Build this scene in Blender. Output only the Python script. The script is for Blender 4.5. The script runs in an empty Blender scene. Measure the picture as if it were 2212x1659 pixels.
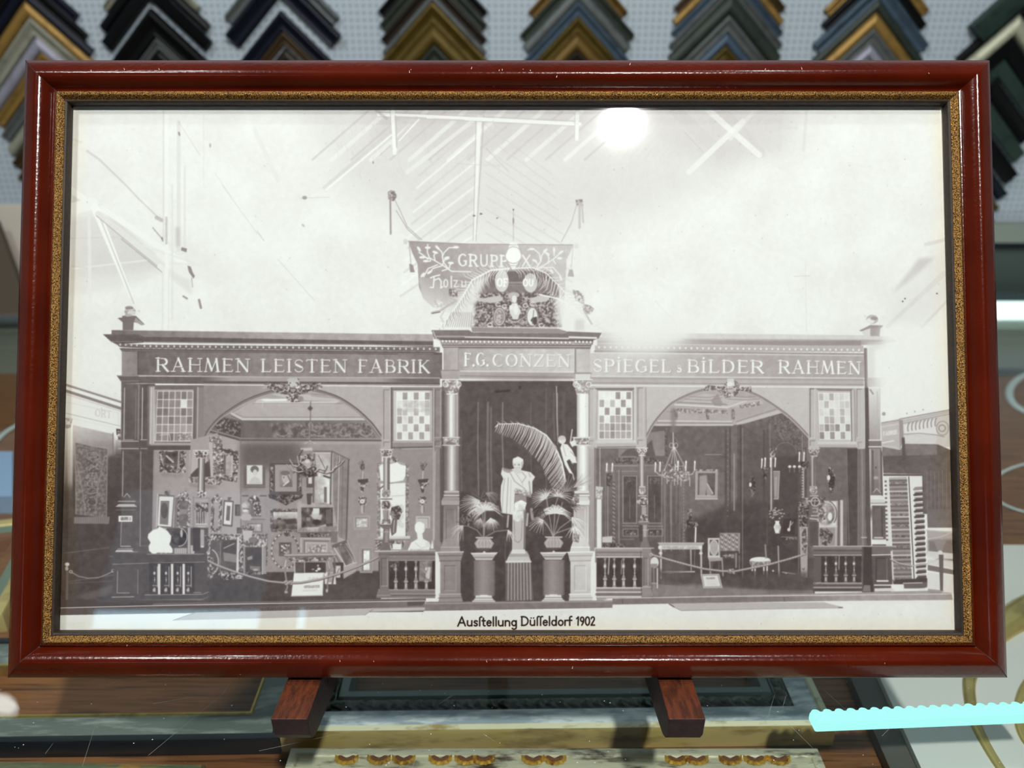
import bpy, bmesh, math, random
import numpy as np
from mathutils import Vector, Matrix
random.seed(4)
# ================================================================ camera, world, exposure
FPX, CX, CY = 1661.0, 1106.0, 829.5            # focal length and centre in photo pixels (2212 x 1659)
PITCH = math.radians(24.0); CAMZ = 0.52        # metres above the glass counter top (z = 0)
CS, SN = math.cos(PITCH), math.sin(PITCH)
CAM = Vector((0, 0, CAMZ)); FW = Vector((0, CS, -SN)); UP = Vector((0, SN, CS)); RT = Vector((1, 0, 0))
scn = bpy.context.scene
cd = bpy.data.cameras.new('camera'); cam = bpy.data.objects.new('camera', cd); scn.collection.objects.link(cam)
cam.location = CAM; cam.rotation_euler = (math.pi/2-PITCH, 0, 0)
cd.sensor_width = 36.0; cd.sensor_fit = 'HORIZONTAL'; cd.lens = FPX/2212*36; cd.clip_start = .02
cd.dof.use_dof = True; cd.dof.focus_distance = .632; cd.dof.aperture_fstop = 4.2
scn.camera = cam
w = bpy.data.worlds.new('world'); scn.world = w; w.use_nodes = True
w.node_tree.nodes['Background'].inputs[0].default_value = (.75, .85, 1, 1); w.node_tree.nodes['Background'].inputs[1].default_value = .3
scn.view_settings.view_transform = 'Standard'; scn.view_settings.look = 'None'; scn.view_settings.exposure = 0.0; scn.view_settings.gamma = 1.0; scn.view_settings.use_curve_mapping = False
cy = scn.cycles; cy.max_bounces = 7; cy.diffuse_bounces = 3; cy.glossy_bounces = 3; cy.transmission_bounces = 3; cy.transparent_max_bounces = 8; cy.caustics_refractive = False; cy.use_adaptive_sampling = True; cy.adaptive_min_samples = 16; cy.adaptive_threshold = .04
LAMP_L = 1720.0                                 # brightness of the spotlight behind the camera
# ================================================================ helpers
def ray(u, v): return FW+RT*((u-CX)/FPX)-UP*((v-CY)/FPX)
def at_z(u, v, z):
    d = ray(u, v); return CAM+d*((z-CAM.z)/d.z)
def at_y(u, v, y):
    d = ray(u, v); return CAM+d*((y-CAM.y)/d.y)
# frame of reference of the leaning picture: E1 right, E2 up the picture, E3 towards the viewer
TI = .0445; E1 = Vector((1, 0, 0)); E2 = (UP*math.sqrt(1-TI*TI)+FW*TI).normalized(); E3 = E1.cross(E2).normalized()
FWID, FHEI = .80, .5034
TLC = CAM+RT*-.4037+UP*.2682+FW*.6423
FC = TLC+E1*(FWID/2)-E2*(FHEI/2)                # centre of the frame
FM = Matrix((E1, E2, E3)).transposed().to_4x4(); FM.translation = FC
def on_frame(u, v, wz):                          # photo pixel -> local (x, y) in the picture plane at height wz
    d = ray(u, v); p0 = FC+E3*wz; t = (p0-CAM).dot(E3)/d.dot(E3); q = CAM+d*t-FC
    return q.dot(E1), q.dot(E2)
C = scn.collection
def link(o, parent=None):
    C.objects.link(o)
    if parent: o.parent = parent
    return o
def meshobj(name, verts, faces, mat, parent=None, smooth=False, mats=None, fm=None):
    me = bpy.data.meshes.new(name); me.from_pydata([tuple(v) for v in verts], [], faces)
    for m in (mats or [mat]): me.materials.append(m)
    if fm:
        for p, i in zip(me.polygons, fm): p.material_index = i
    if smooth:
        for p in me.polygons: p.use_smooth = True
    bm = bmesh.new(); bm.from_mesh(me); bmesh.ops.recalc_face_normals(bm, faces=bm.faces); bm.to_mesh(me); bm.free()
    return link(bpy.data.objects.new(name, me), parent)
def sharp(o, ang=35):
    me = o.data
    for p in me.polygons: p.use_smooth = True
    bm = bmesh.new(); bm.from_mesh(me)
    for e in bm.edges:
        if len(e.link_faces) == 2 and e.calc_face_angle(0) > math.radians(ang): e.smooth = False
    bm.to_mesh(me); bm.free(); return o
def tag(o, label=None, cat=None, group=None, kind=None):
    if label: o['label'] = label
    if cat: o['category'] = cat
    if group: o['group'] = group
    if kind: o['kind'] = kind
    return o
def thing(name, label, cat, loc=(0, 0, 0), group=None, M=None):
    o = bpy.data.objects.new(name, None); C.objects.link(o); o.empty_display_size = .02
    if M is not None: o.matrix_world = M
    else: o.location = loc
    return tag(o, label, cat, group)
def box(name, x0, x1, y0, y1, z0, z1, mat, parent=None, bev=0):
    bm = bmesh.new(); bmesh.ops.create_cube(bm, size=1)
    for v in bm.verts: v.co = Vector(((x0+x1)/2+v.co.x*(x1-x0), (y0+y1)/2+v.co.y*(y1-y0), (z0+z1)/2+v.co.z*(z1-z0)))
    if bev: bmesh.ops.bevel(bm, geom=bm.edges[:], offset=bev, segments=2, profile=.5, affect='EDGES')
    me = bpy.data.meshes.new(name); bm.to_mesh(me); bm.free(); me.materials.append(mat)
    return link(bpy.data.objects.new(name, me), parent)
def struct(o): o['kind'] = 'structure'; return o
# ---- materials
def mat(name, col, rough=.5, metal=0., spec=.5, coat=0., col2=None, nscale=20., stretch=(1, 1, 1), ramp=(.4, .6), bump=0., bscale=200., detail=4., emit=None, estr=0.):
    m = bpy.data.materials.new(name); m.use_nodes = True; nt = m.node_tree; b = nt.nodes['Principled BSDF']
    b.inputs['Base Color'].default_value = (*col, 1); b.inputs['Roughness'].default_value = rough; b.inputs['Metallic'].default_value = metal
    b.inputs['Specular IOR Level'].default_value = spec; b.inputs['Coat Weight'].default_value = coat; b.inputs['Coat Roughness'].default_value = .08
    tc = nt.nodes.new('ShaderNodeTexCoord'); mp = nt.nodes.new('ShaderNodeMapping'); mp.inputs['Scale'].default_value = stretch
    nt.links.new(tc.outputs['Object'], mp.inputs['Vector'])
    if col2 is not None:
        n = nt.nodes.new('ShaderNodeTexNoise'); n.inputs['Scale'].default_value = nscale; n.inputs['Detail'].default_value = detail; n.inputs['Roughness'].default_value = .65
        r = nt.nodes.new('ShaderNodeValToRGB'); r.color_ramp.elements[0].position = ramp[0]; r.color_ramp.elements[1].position = ramp[1]
        r.color_ramp.elements[0].color = (*col, 1); r.color_ramp.elements[1].color = (*col2, 1)
        nt.links.new(mp.outputs[0], n.inputs['Vector']); nt.links.new(n.outputs['Fac'], r.inputs['Fac']); nt.links.new(r.outputs['Color'], b.inputs['Base Color'])
    if bump:
        n2 = nt.nodes.new('ShaderNodeTexNoise'); n2.inputs['Scale'].default_value = bscale; n2.inputs['Detail'].default_value = 3
        bp = nt.nodes.new('ShaderNodeBump'); bp.inputs['Strength'].default_value = bump; bp.inputs['Distance'].default_value = .002
        nt.links.new(mp.outputs[0], n2.inputs['Vector']); nt.links.new(n2.outputs['Fac'], bp.inputs['Height']); nt.links.new(bp.outputs[0], b.inputs['Normal'])
    if emit: b.inputs['Emission Color'].default_value = (*emit, 1); b.inputs['Emission Strength'].default_value = estr
    return m
def glassmat(name, tint, dust=0., droug=.2, refl=.035):
    m = bpy.data.materials.new(name); m.use_nodes = True; nt = m.node_tree; nt.nodes.remove(nt.nodes['Principled BSDF']); out = nt.nodes['Material Output']
    tr = nt.nodes.new('ShaderNodeBsdfTransparent'); tr.inputs[0].default_value = (*tint, 1)
    gl = nt.nodes.new('ShaderNodeBsdfGlossy'); gl.inputs['Roughness'].default_value = 0.0
    lw = nt.nodes.new('ShaderNodeLayerWeight'); lw.inputs['Blend'].default_value = .5     # reflectance .04 + .96 (1 - cos)^5 on both faces
    pw = nt.nodes.new('ShaderNodeMath'); pw.operation = 'POWER'; pw.inputs[1].default_value = 5; nt.links.new(lw.outputs['Facing'], pw.inputs[0])
    fr = nt.nodes.new('ShaderNodeMath'); fr.operation = 'MULTIPLY_ADD'; fr.inputs[1].default_value = .96; fr.inputs[2].default_value = refl; nt.links.new(pw.outputs[0], fr.inputs[0])
    mx = nt.nodes.new('ShaderNodeMixShader'); nt.links.new(fr.outputs[0], mx.inputs[0]); nt.links.new(tr.outputs[0], mx.inputs[1]); nt.links.new(gl.outputs[0], mx.inputs[2])
    res = mx
    if dust:
        g2 = nt.nodes.new('ShaderNodeBsdfGlossy'); g2.inputs['Roughness'].default_value = droug
        m2 = nt.nodes.new('ShaderNodeMixShader'); m2.inputs[0].default_value = dust
        nt.links.new(mx.outputs[0], m2.inputs[1]); nt.links.new(g2.outputs[0], m2.inputs[2]); res = m2
    nt.links.new(res.outputs[0], out.inputs['Surface']); return m
def emis(name, col, s):
    m = bpy.data.materials.new(name); m.use_nodes = True; nt = m.node_tree; nt.nodes.remove(nt.nodes['Principled BSDF'])
    e = nt.nodes.new('ShaderNodeEmission'); e.inputs[0].default_value = (*col, 1); e.inputs[1].default_value = s
    nt.links.new(e.outputs[0], nt.nodes['Material Output'].inputs['Surface']); return m
def srgb(*c): return tuple(((x/255.)/12.92 if x/255. <= .04045 else ((x/255.+.055)/1.055)**2.4) for x in c)
# ---------------------------------------------------------------- the old photograph: a flat print, drawn stroke by stroke
import numpy as np, math
class Canvas:
    def __init__(s, w, h, M, bg=238.):
        s.w, s.h, s.M = w, h, M
        s.a = np.full((h, w), bg, np.float32)
        s.rng = np.random.RandomState(7)
        s.k = w/1911.0
        s.n1 = s.noise(3.6); s.n2 = s.noise(9.); s.n3 = s.noise(60.); s.n4 = s.noise(2.1)
    def noise(s, c):
        c = c*s.k
        Y, X = np.mgrid[0:s.h, 0:s.w].astype(np.float32)
        u = (X*.83+Y*.56)/c; v = (Y*.83-X*.56+s.w)/c
        g = s.rng.rand(int(v.max())+3, int(u.max())+3).astype(np.float32)
        xi = u.astype(np.int32); yi = v.astype(np.int32); fx = u-xi; fy = v-yi
        fy = fy*fy*(3-2*fy); fx = fx*fx*(3-2*fx)
        return (g[yi, xi]*(1-fx)+g[yi, xi+1]*fx)*(1-fy)+(g[yi+1, xi]*(1-fx)+g[yi+1, xi+1]*fx)*fy-.5
    def T(s, pts):
        p = np.array([(x, y, 1.) for x, y in pts]) @ s.M.T
        return p[:, :2]/p[:, 2:3]
    def box(s, p, m):
        x0 = max(0, int(p[:, 0].min()-m)); x1 = min(s.w, int(p[:, 0].max()+m)+2)
        y0 = max(0, int(p[:, 1].min()-m)); y1 = min(s.h, int(p[:, 1].max()+m)+2)
        return x0, x1, y0, y1
    def polymask(s, p, soft=0):
        x0, x1, y0, y1 = s.box(p, 2+2*soft)
        if x1 <= x0 or y1 <= y0: return None
        S = 3
        ys = (np.arange((y1-y0)*S)+.5)/S+y0
        acc = np.zeros(((y1-y0)*S, (x1-x0)), np.float32)
        n = len(p)
        xe = np.arange(x0, x1)
        for i in range(n):
            ax, ay = p[i]; bx, by = p[(i+1) % n]
            if ay == by: continue
            sg = 1. if by > ay else -1.
            if ay > by: ax, ay, bx, by = bx, by, ax, ay
            r0 = np.searchsorted(ys, ay); r1 = np.searchsorted(ys, by)
            if r1 <= r0: continue
            xc = ax+(ys[r0:r1]-ay)*(bx-ax)/(by-ay)
            acc[r0:r1] += sg*np.clip(xe[None, :]+1-xc[:, None], 0, 1)
        m = np.clip(np.abs(acc), 0, 1).reshape(y1-y0, S, x1-x0).mean(1)
        if soft: m = blur(m, soft)
        return x0, x1, y0, y1, m
    def put(s, bm, v, al=1.):
        if bm is None: return
        x0, x1, y0, y1, m = bm
        r = s.a[y0:y1, x0:x1]
        if callable(v): v = v(x0, x1, y0, y1)
        r += (v-r)*m*al
    def add(s, bm, v):
        if bm is None: return
        x0, x1, y0, y1, m = bm
        s.a[y0:y1, x0:x1] += m*v
    def P(s, pts, v, al=1., soft=0, tex=0):
        bm = s.polymask(s.T(pts), soft*s.k)
        if bm is None: return
        x0, x1, y0, y1, m = bm
        if tex: v = v+tex*s.n2[y0:y1, x0:x1]+tex*.6*s.n1[y0:y1, x0:x1]
        s.put(bm, v, al)
    def R(s, x0, y0, x1, y1, v, al=1., soft=0, tex=0):
        s.P([(x0, y0), (x1, y0), (x1, y1), (x0, y1)], v, al, soft, tex)
    def G(s, pts, v0, v1, p0, p1, al=1., soft=0, tex=0):      # gradient from p0 to p1
        bm = s.polymask(s.T(pts), soft*s.k)
        if bm is None: return
        x0, x1, y0, y1, m = bm
        a, b = s.T([p0, p1]); d = b-a; L2 = (d*d).sum()
        t = ((np.arange(x0, x1)-a[0])[None, :]*d[0]+(np.arange(y0, y1)-a[1])[:, None]*d[1])/L2
        t = np.clip(t, 0, 1)
        v = v0+(v1-v0)*t
        if tex: v = v+tex*s.n2[y0:y1, x0:x1]+tex*.6*s.n1[y0:y1, x0:x1]
        s.put(bm, v, al)
    def GR(s, x0, y0, x1, y1, v0, v1, ax='y', **k):
        s.G([(x0, y0), (x1, y0), (x1, y1), (x0, y1)], v0, v1, (x0, y0), (x0, y1) if ax == 'y' else (x1, y0), **k)
    def L(s, pts, w, v, al=1., w2=None):                       # round-capped polyline, width may taper to w2
        p = s.T(pts); h = w*s.k/2; h2 = h if w2 is None else w2*s.k/2
        x0, x1, y0, y1 = s.box(p, max(h, h2)+1.5)
        if x1 <= x0 or y1 <= y0: return
        X = np.arange(x0, x1)+.5; Y = np.arange(y0, y1)+.5
        m = np.zeros((y1-y0, x1-x0), np.float32)
        n = len(p)-1
        for i in range(n):
            ax, ay = p[i]; bx, by = p[i+1]
            ha = h+(h2-h)*i/n; hb = h+(h2-h)*(i+1)/n
            mm = max(ha, hb)+1.5
            i0 = max(0, int(min(ax, bx)-mm)-x0); i1 = min(x1-x0, int(max(ax, bx)+mm)+2-x0)
            j0 = max(0, int(min(ay, by)-mm)-y0); j1 = min(y1-y0, int(max(ay, by)+mm)+2-y0)
            if i1 <= i0 or j1 <= j0: continue
            XX = X[i0:i1][None, :]-ax; YY = Y[j0:j1][:, None]-ay
            dx, dy = bx-ax, by-ay; L2 = dx*dx+dy*dy+1e-9
            t = np.clip((XX*dx+YY*dy)/L2, 0, 1)
            d = np.hypot(XX-t*dx, YY-t*dy)
            hh = ha+(hb-ha)*t
            c = np.clip(hh-d+.5, 0, 1)*np.minimum(1, hh*2)
            m[j0:j1, i0:i1] = np.maximum(m[j0:j1, i0:i1], c)
        s.put((x0, x1, y0, y1, m), v, al)
    def E(s, cx, cy, rx, ry, v, al=1., soft=0, rot=0, tex=0):
        n = 28; c, q = math.cos(rot), math.sin(rot)
        pts = []
        for i in range(n):
            a = 2*math.pi*i/n; x = rx*math.cos(a); y = ry*math.sin(a)
            pts.append((cx+x*c-y*q, cy+x*q+y*c))
        s.P(pts, v, al, soft, tex)
    def O(s, cx, cy, rx, ry, w, v, a0=0, a1=360, al=1.):
        n = max(8, int(abs(a1-a0)/12))
        s.L([(cx+rx*math.cos(math.radians(a0+(a1-a0)*i/n)), cy+ry*math.sin(math.radians(a0+(a1-a0)*i/n))) for i in range(n+1)], w, v, al)
    def ORN(s, pts, lo, hi, sc=1, soft=0, thr=.0, al=.88):      # carved ornament: high-contrast noise inside a shape
        bm = s.polymask(s.T(pts), soft*s.k)
        if bm is None: return
        x0, x1, y0, y1, m = bm
        n = (s.n1*.8+s.n4*.35 if sc == 1 else s.n2*.8+s.n1*.4 if sc == 2 else s.n4*.45+s.n1*.6)[y0:y1, x0:x1]
        t = np.clip((n-thr-.04)*2.1+.42, 0, 1)
        s.put(bm, lo+(hi-lo)*t, al)
    def ORR(s, x0, y0, x1, y1, lo, hi, **k): s.ORN([(x0, y0), (x1, y0), (x1, y1), (x0, y1)], lo, hi, **k)
def blur(m, r):
    r = int(max(1, round(r)))
    for ax in (0, 1):
        for _ in range(2):
            c = np.cumsum(np.pad(m, [(r+1, r) if a == ax else (0, 0) for a in (0, 1)], mode='edge'), axis=ax, dtype=np.float64)
            n = m.shape[ax]
            if ax == 0: m = ((c[2*r+1:2*r+1+n]-c[:n])/(2*r+1)).astype(np.float32)
            else: m = ((c[:, 2*r+1:2*r+1+n]-c[:, :n])/(2*r+1)).astype(np.float32)
    return m
def arc(cx, cy, rx, ry, a0, a1, n=14):
    return [(cx+rx*math.cos(math.radians(a0+(a1-a0)*i/n)), cy+ry*math.sin(math.radians(a0+(a1-a0)*i/n))) for i in range(n+1)]
# roman capitals: unit box, y down, (points, thick?)
TK, TN = 1, 0
def sf(x, y, d=.12): return ([(x-d, y), (x+d, y)], TN)
GL = {
 'R': (.72, [([(.12, 0), (.12, 1)], TK), ([(.12, .03), (.4, .03)]+arc(.4, .27, .24, .24, -90, 90)+[(.12, .51)], TN), (arc(.4, .27, .22, .24, -50, 50), TK), ([(.38, .52), (.68, 1)], TK), sf(.12, 1), sf(.1, 0), sf(.7, 1, .06)]),
 'A': (.8, [([(.4, 0), (.1, 1)], TN), ([(.4, 0), (.7, 1)], TK), ([(.2, .64), (.6, .64)], TN), sf(.1, 1), sf(.7, 1)]),
 'H': (.78, [([(.12, 0), (.12, 1)], TK), ([(.68, 0), (.68, 1)], TN), ([(.12, .48), (.68, .48)], TN), sf(.12, 0), sf(.12, 1), sf(.68, 0), sf(.68, 1)]),
 'M': (.86, [([(.18, 0), (.06, 1)], TN), ([(.18, 0), (.42, .92)], TK), ([(.42, .92), (.68, 0)], TN), ([(.68, 0), (.78, 1)], TK), sf(.06, 1, .08), sf(.78, 1)]),
 'E': (.62, [([(.12, 0), (.12, 1)], TK), ([(.02, .02), (.56, .02), (.56, .1)], TN), ([(.12, .48), (.48, .48)], TN), ([(.02, .98), (.56, .98), (.6, .86)], TN)]),
 'N': (.78, [([(.12, 0), (.12, 1)], TN), ([(.12, 0), (.66, .96)], TK), ([(.68, 0), (.68, 1)], TN), sf(.1, 0), sf(.12, 1), sf(.68, 0)]),
 'L': (.6, [([(.12, 0), (.12, 1)], TK), ([(.02, .98), (.54, .98), (.58, .84)], TN), sf(.12, 0)]),
 'I': (.26, [([(.12, 0), (.12, 1)], TK), sf(.12, 0), sf(.12, 1)]),
 'i': (.26, [([(.12, .12), (.12, 1)], TK), ([(.12, -.16), (.12, -.15)], TK), sf(.12, .12), sf(.12, 1)]),
 'S': (.56, [(arc(.28, .25, .22, .23, -20, -250)[:], TN), ([(.12, .4), (.42, .6)], TK), (arc(.28, .74, .23, .24, -50, 170), TN)]),
 'T': (.66, [([(.33, 0), (.33, 1)], TK), ([(.02, .12), (.02, .02), (.64, .02), (.64, .12)], TN), sf(.33, 1)]),
 'F': (.58, [([(.12, 0), (.12, 1)], TK), ([(.02, .02), (.54, .02), (.54, .12)], TN), ([(.12, .48), (.44, .48)], TN), sf(.12, 1)]),
 'B': (.66, [([(.12, 0), (.12, 1)], TK), ([(.02, .02), (.36, .02)]+arc(.36, .25, .2, .23, -90, 90)+[(.12, .48)], TN), ([(.38, .48)]+arc(.38, .73, .24, .25, -90, 90)+[(.02, .98)], TN), (arc(.38, .73, .24, .25, -50, 50), TK)]),
 'K': (.72, [([(.12, 0), (.12, 1)], TK), ([(.6, .02), (.14, .56)], TN), ([(.26, .44), (.66, 1)], TK), sf(.12, 0), sf(.12, 1), sf(.6, .02, .08), sf(.68, 1, .07)]),
 'C': (.72, [(arc(.4, .5, .34, .5, -50, -310, 20), TN), (arc(.4, .5, .34, .5, -130, -230), TK)]),
 'O': (.74, [(arc(.37, .5, .33, .5, 0, 360, 24), TN), (arc(.37, .5, .33, .5, 130, 230), TK), (arc(.37, .5, .33, .5, -50, 50), TK)]),
 'G': (.74, [(arc(.4, .5, .34, .5, -50, -310, 20), TN), (arc(.4, .5, .34, .5, -130, -230), TK), ([(.66, .86), (.66, .58)], TK), ([(.5, .58), (.7, .58)], TN)]),
 'Z': (.62, [([(.06, .12), (.06, .02), (.58, .02)], TN), ([(.58, .02), (.04, .98)], TK), ([(.04, .98), (.58, .98), (.6, .86)], TN)]),
 'P': (.64, [([(.12, 0), (.12, 1)], TK), ([(.02, .02), (.36, .02)]+arc(.36, .27, .22, .25, -90, 90)+[(.12, .52)], TN), (arc(.36, .27, .22, .25, -50, 50), TK), sf(.12, 1)]),
 'D': (.74, [([(.12, 0), (.12, 1)], TK), ([(.02, .02), (.34, .02)]+arc(.34, .5, .32, .48, -90, 90)+[(.02, .98)], TN), (arc(.34, .5, .32, .48, -45, 45), TK)]),
 '&': (.6, [(arc(.3, .22, .16, .2, 60, 400), TN), (arc(.28, .7, .22, .27, -110, 150, 18), TK), ([(.2, .35), (.56, .98)], TN)]),
 '.': (.16, [([(.08, .97), (.08, .98)], 2)]),
 'U': (.74, [([(.12, 0), (.12, .62)]+arc(.38, .64, .26, .34, 180, 0)[::1], TN), ([(.64, .62), (.64, 0)], TN)]),
 'X': (.7, [([(.06, 0), (.64, 1)], TK), ([(.64, 0), (.06, 1)], TN)]),
}
def put_word(c, s, x0, y0, x1, y1, h0, h1, v, tk=.17, tn=.075, gap=.16, al=1., sh=None):
    """letters spread along the baseline (x0,y0)-(x1,y1); heights h0..h1"""
    tot = sum((GL[ch][0] if ch != ' ' else .5) for ch in s)+gap*(len(s)-1)
    L = x1-x0; wx = L/tot; t = 0.
    for ch in s:
        if ch != ' ':
            for pts, k in GL[ch][1]:
                q = []
                for (a, b) in pts:
                    X = x0+(t+a)*wx; f = (X-x0)/L; hh = h0+(h1-h0)*f
                    q.append((X, y0+(y1-y0)*f-(1-b)*hh))
                hm = (h0+h1)/2
                w = hm*(tk if k == 1 else tn if k == 0 else tk*1.2)
                if sh is not None: c.L([(a+1.1, b+1.0) for a, b in q], w, sh, .55)
                c.L(q, w, v, al)
            t += GL[ch][0]+gap
        else: t += .5+gap
# caption hand: x-height letters; unit = x height 1 (baseline y 0, x height -1, ascender -1.75)
CG = {
 'A': (1.35, [[(0, .05), (.65, -1.75), (1.2, 0)], [(.3, -.6), (.95, -.6)]]),
 'u': (.95, [[(.08, -1), (.08, -.35)]+arc(.42, -.33, .34, .33, 180, 10, 8), [(.78, -1), (.78, 0)]]),
 's': (.7, [arc(.36, -.74, .26, .25, -30, -190, 8)+[(.2, -.6), (.5, -.42)]+arc(.32, -.24, .26, .24, -30, 150, 8)]),
 'f': (.42, [[(.16, 0), (.16, -1.4)]+arc(.42, -1.45, .26, .3, 180, 290, 6)]),
 'F': (.6, [[(.16, 0), (.16, -1.4)]+arc(.42, -1.45, .26, .3, 180, 290, 6), [(-.05, -1), (.5, -1)]]),
 't': (.6, [[(.22, -1.5), (.22, -.2)]+arc(.42, -.2, .2, .2, 180, 70, 5), [(0, -1), (.5, -1)]]),
 'e': (.85, [[(.08, -.55), (.72, -.55)]+arc(.4, -.5, .33, .5, -10, -320, 16)]),
 'l': (.32, [[(.12, -1.75), (.12, 0)]]),
 'n': (.95, [[(.1, -1), (.1, 0)], [(.1, -.6)]+arc(.44, -.66, .34, .34, 190, 360, 8)+[(.78, 0)]]),
 'g': (.95, [arc(.42, -.52, .34, .48, 0, 360, 16), [(.78, -1), (.78, .3)]+arc(.44, .32, .34, .32, 0, 150, 8)]),
 'D': (1.3, [[(.1, -1.7), (.1, 0)], [(0, -1.7), (.4, -1.7)]+arc(.4, -.85, .72, .85, -90, 90, 12)+[(.05, 0)]]),
 'U': (.95, [[(.08, -1), (.08, -.35)]+arc(.42, -.33, .34, .33, 180, 10, 8), [(.78, -1), (.78, 0)], [(.2, -1.45), (.21, -1.45)], [(.62, -1.45), (.63, -1.45)]]),
 'd': (.98, [arc(.42, -.5, .35, .5, 0, 360, 16), [(.8, -1.75), (.8, 0)]]),
 'o': (.92, [arc(.44, -.5, .37, .5, 0, 360, 16)]),
 'r': (.6, [[(.1, -1), (.1, 0)], [(.1, -.6)]+arc(.4, -.66, .3, .34, 190, 300, 5)]),
 '1': (.6, [[(.05, -1.35), (.38, -1.7), (.32, 0)]]),
 '9': (.8, [arc(.36, -1.2, .3, .45, 0, 360, 14), [(.66, -1.3), (.6, -.6), (.3, 0)]]),
 '0': (.95, [arc(.44, -.84, .38, .84, 0, 360, 18)]),
 '2': (.8, [arc(.36, -1.28, .3, .4, 190, 380, 10)+[(.05, 0)], [(.05, -.02), (.7, -.02)]]),
 ' ': (.3, []),
}
def caption(c, s, x0, x1, yb, xh, v, w):
    tot = sum(CG[ch][0]+.12 for ch in s); k = (x1-x0)/tot; t = 0
    for ch in s:
        for st in CG[ch][1]:
            c.L([(x0+(t+a)*k, yb+b*xh) for a, b in st], w, v)
        t += CG[ch][0]+.12
def column(c, x0, x1, y0, y1, d, l, e=None):               # a round shaft lit from one side
    m = x0+(x1-x0)*.45; e = d if e is None else e
    c.GR(x0, y0, m, y1, d, l, 'x'); c.GR(m, y0, x1, y1, l, e, 'x')
    c.GR(x0+(x1-x0)*.72, y0, x1-1, y1, (l+e)/2, e-15, 'x', al=.5)
def panel(c, x0, y0, x1, y1, v, dk=-28, lt=30, w=1.4):
    c.L([(x0, y1), (x0, y0), (x1, y0)], w, v+dk); c.L([(x1, y0), (x1, y1), (x0, y1)], w, v+lt)
def capital(c, x0, x1, y0, y1, lo, hi):
    c.P([(x0, y0), (x1, y0), (x1-(x1-x0)*.1, y0+(y1-y0)*.45), (x1-(x1-x0)*.24, y1), (x0+(x1-x0)*.24, y1), (x0+(x1-x0)*.1, y0+(y1-y0)*.45)], lo)
    c.ORN([(x0, y0+2), (x1, y0+2), (x1-(x1-x0)*.2, y1), (x0+(x1-x0)*.2, y1)], lo, hi, sc=4)
    c.L([(x0-1, y0+1), (x1+1, y0+1)], 2, hi)
    r = (x1-x0)*.13
    for x in (x0+r+1, x1-r-1):
        c.O(x, y0+(y1-y0)*.35, r, r, 1.6, hi); c.E(x, y0+(y1-y0)*.35, 1, 1, lo)
    c.L([(x0+(x1-x0)*.22, y1-1), (x1-(x1-x0)*.22, y1-1)], 2, hi)
def baluster(c, x, y0, y1, w, v, hi):
    h = y1-y0
    prof = [(0, .45), (.05, .45), (.07, .2), (.16, .2), (.2, .5), (.3, .62), (.36, .3), (.48, .12), (.56, .12), (.6, .42), (.64, .5), (.68, .62), (.7, .78), (.73, .78), (.75, .5), (.95, .58), (.97, .72), (1, .72)]
    pts = [(x-w*b/1.5, y0+h*a) for a, b in prof]+[(x+w*b/1.5, y0+h*a) for a, b in reversed(prof)]
    c.P(pts, v); 
    c.E(x-w*.05, y0+h*.27, w*.26, h*.055, hi); c.R(x-w*.22, y0+h*.79, x+w*.2, y0+h*.93, hi, .7)
    c.L([(x, y0+h*.42), (x, y0+h*.58)], 1.2, hi); c.L([(x-w*.2, y0+h*.51), (x+w*.2, y0+h*.51)], 1, hi)
    c.L([(x-w*.5, y0+h*.715), (x+w*.5, y0+h*.715)], 1.1, hi)
def frame(c, x0, y0, x1, y1, b, lo, hi, inner=90, orn=True, line=True, tilt=0):
    q = [(x0, y0), (x1, y0+tilt), (x1, y1+tilt), (x0, y1)]
    if orn: c.ORN(q, lo, hi, sc=4)
    else:
        c.P(q, (lo+hi)/2); c.L(q+[q[0]], 1.2, hi); 
    c.P([(x0+b, y0+b), (x1-b, y0+b+tilt), (x1-b, y1-b+tilt), (x0+b, y1-b)], inner, tex=50)
    if line:
        c.L([(x0+b, y1-b), (x0+b, y0+b), (x1-b, y0+b+tilt)], 1.2, lo); c.L([(x1-b, y0+b+tilt), (x1-b, y1-b+tilt), (x0+b, y1-b)], 1.2, hi)
def eggs(c, x0, y0, x1, y1, n, w, hi, lo):
    for i in range(n):
        t = (i+.5)/n; x = x0+(x1-x0)*t; y = y0+(y1-y0)*t
        c.O(x, y, w*.36, 3.6, 1.2, lo, 0, 180, al=.8); c.E(x-.3, y-1, 2.1, 2.6, hi); 
def glazing(c, x0, y0, x1, y1, nx, ny, line, pat, w=1.6, x0b=None, x1b=None):
    x0b = x0 if x0b is None else x0b; x1b = x1 if x1b is None else x1b
    def pt(i, j):
        t = j/ny; xa = x0+(x0b-x0)*t; xb = x1+(x1b-x1)*t
        return (xa+(xb-xa)*i/nx, y0+(y1-y0)*t)
    for j in range(ny):
        for i in range(nx):
            v = pat[j][i]
            if v is not None: c.P([pt(i, j), pt(i+1, j), pt(i+1, j+1), pt(i, j+1)], v, tex=10)
    for i in range(nx+1): c.L([pt(i, 0), pt(i, ny)], w, line)
    for j in range(ny+1): c.L([pt(0, j), pt(nx, j)], w, line)
LARCH = [(441, 950), (449, 933), (461, 917), (477, 901), (498, 886), (526, 869), (559, 855), (595, 845), (632, 840), (672, 843), (700, 849), (735, 862), (771, 886), (798, 911), (812, 928), (823, 944)]
RARCH = [(1396, 945), (1408, 922), (1421, 904), (1436, 887), (1453, 871), (1484, 855), (1520, 843), (1552, 839), (1580, 838), (1600, 841), (1622, 849), (1642, 858), (1665, 872), (1685, 886), (1704, 900), (1728, 923), (1747, 944)]

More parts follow.
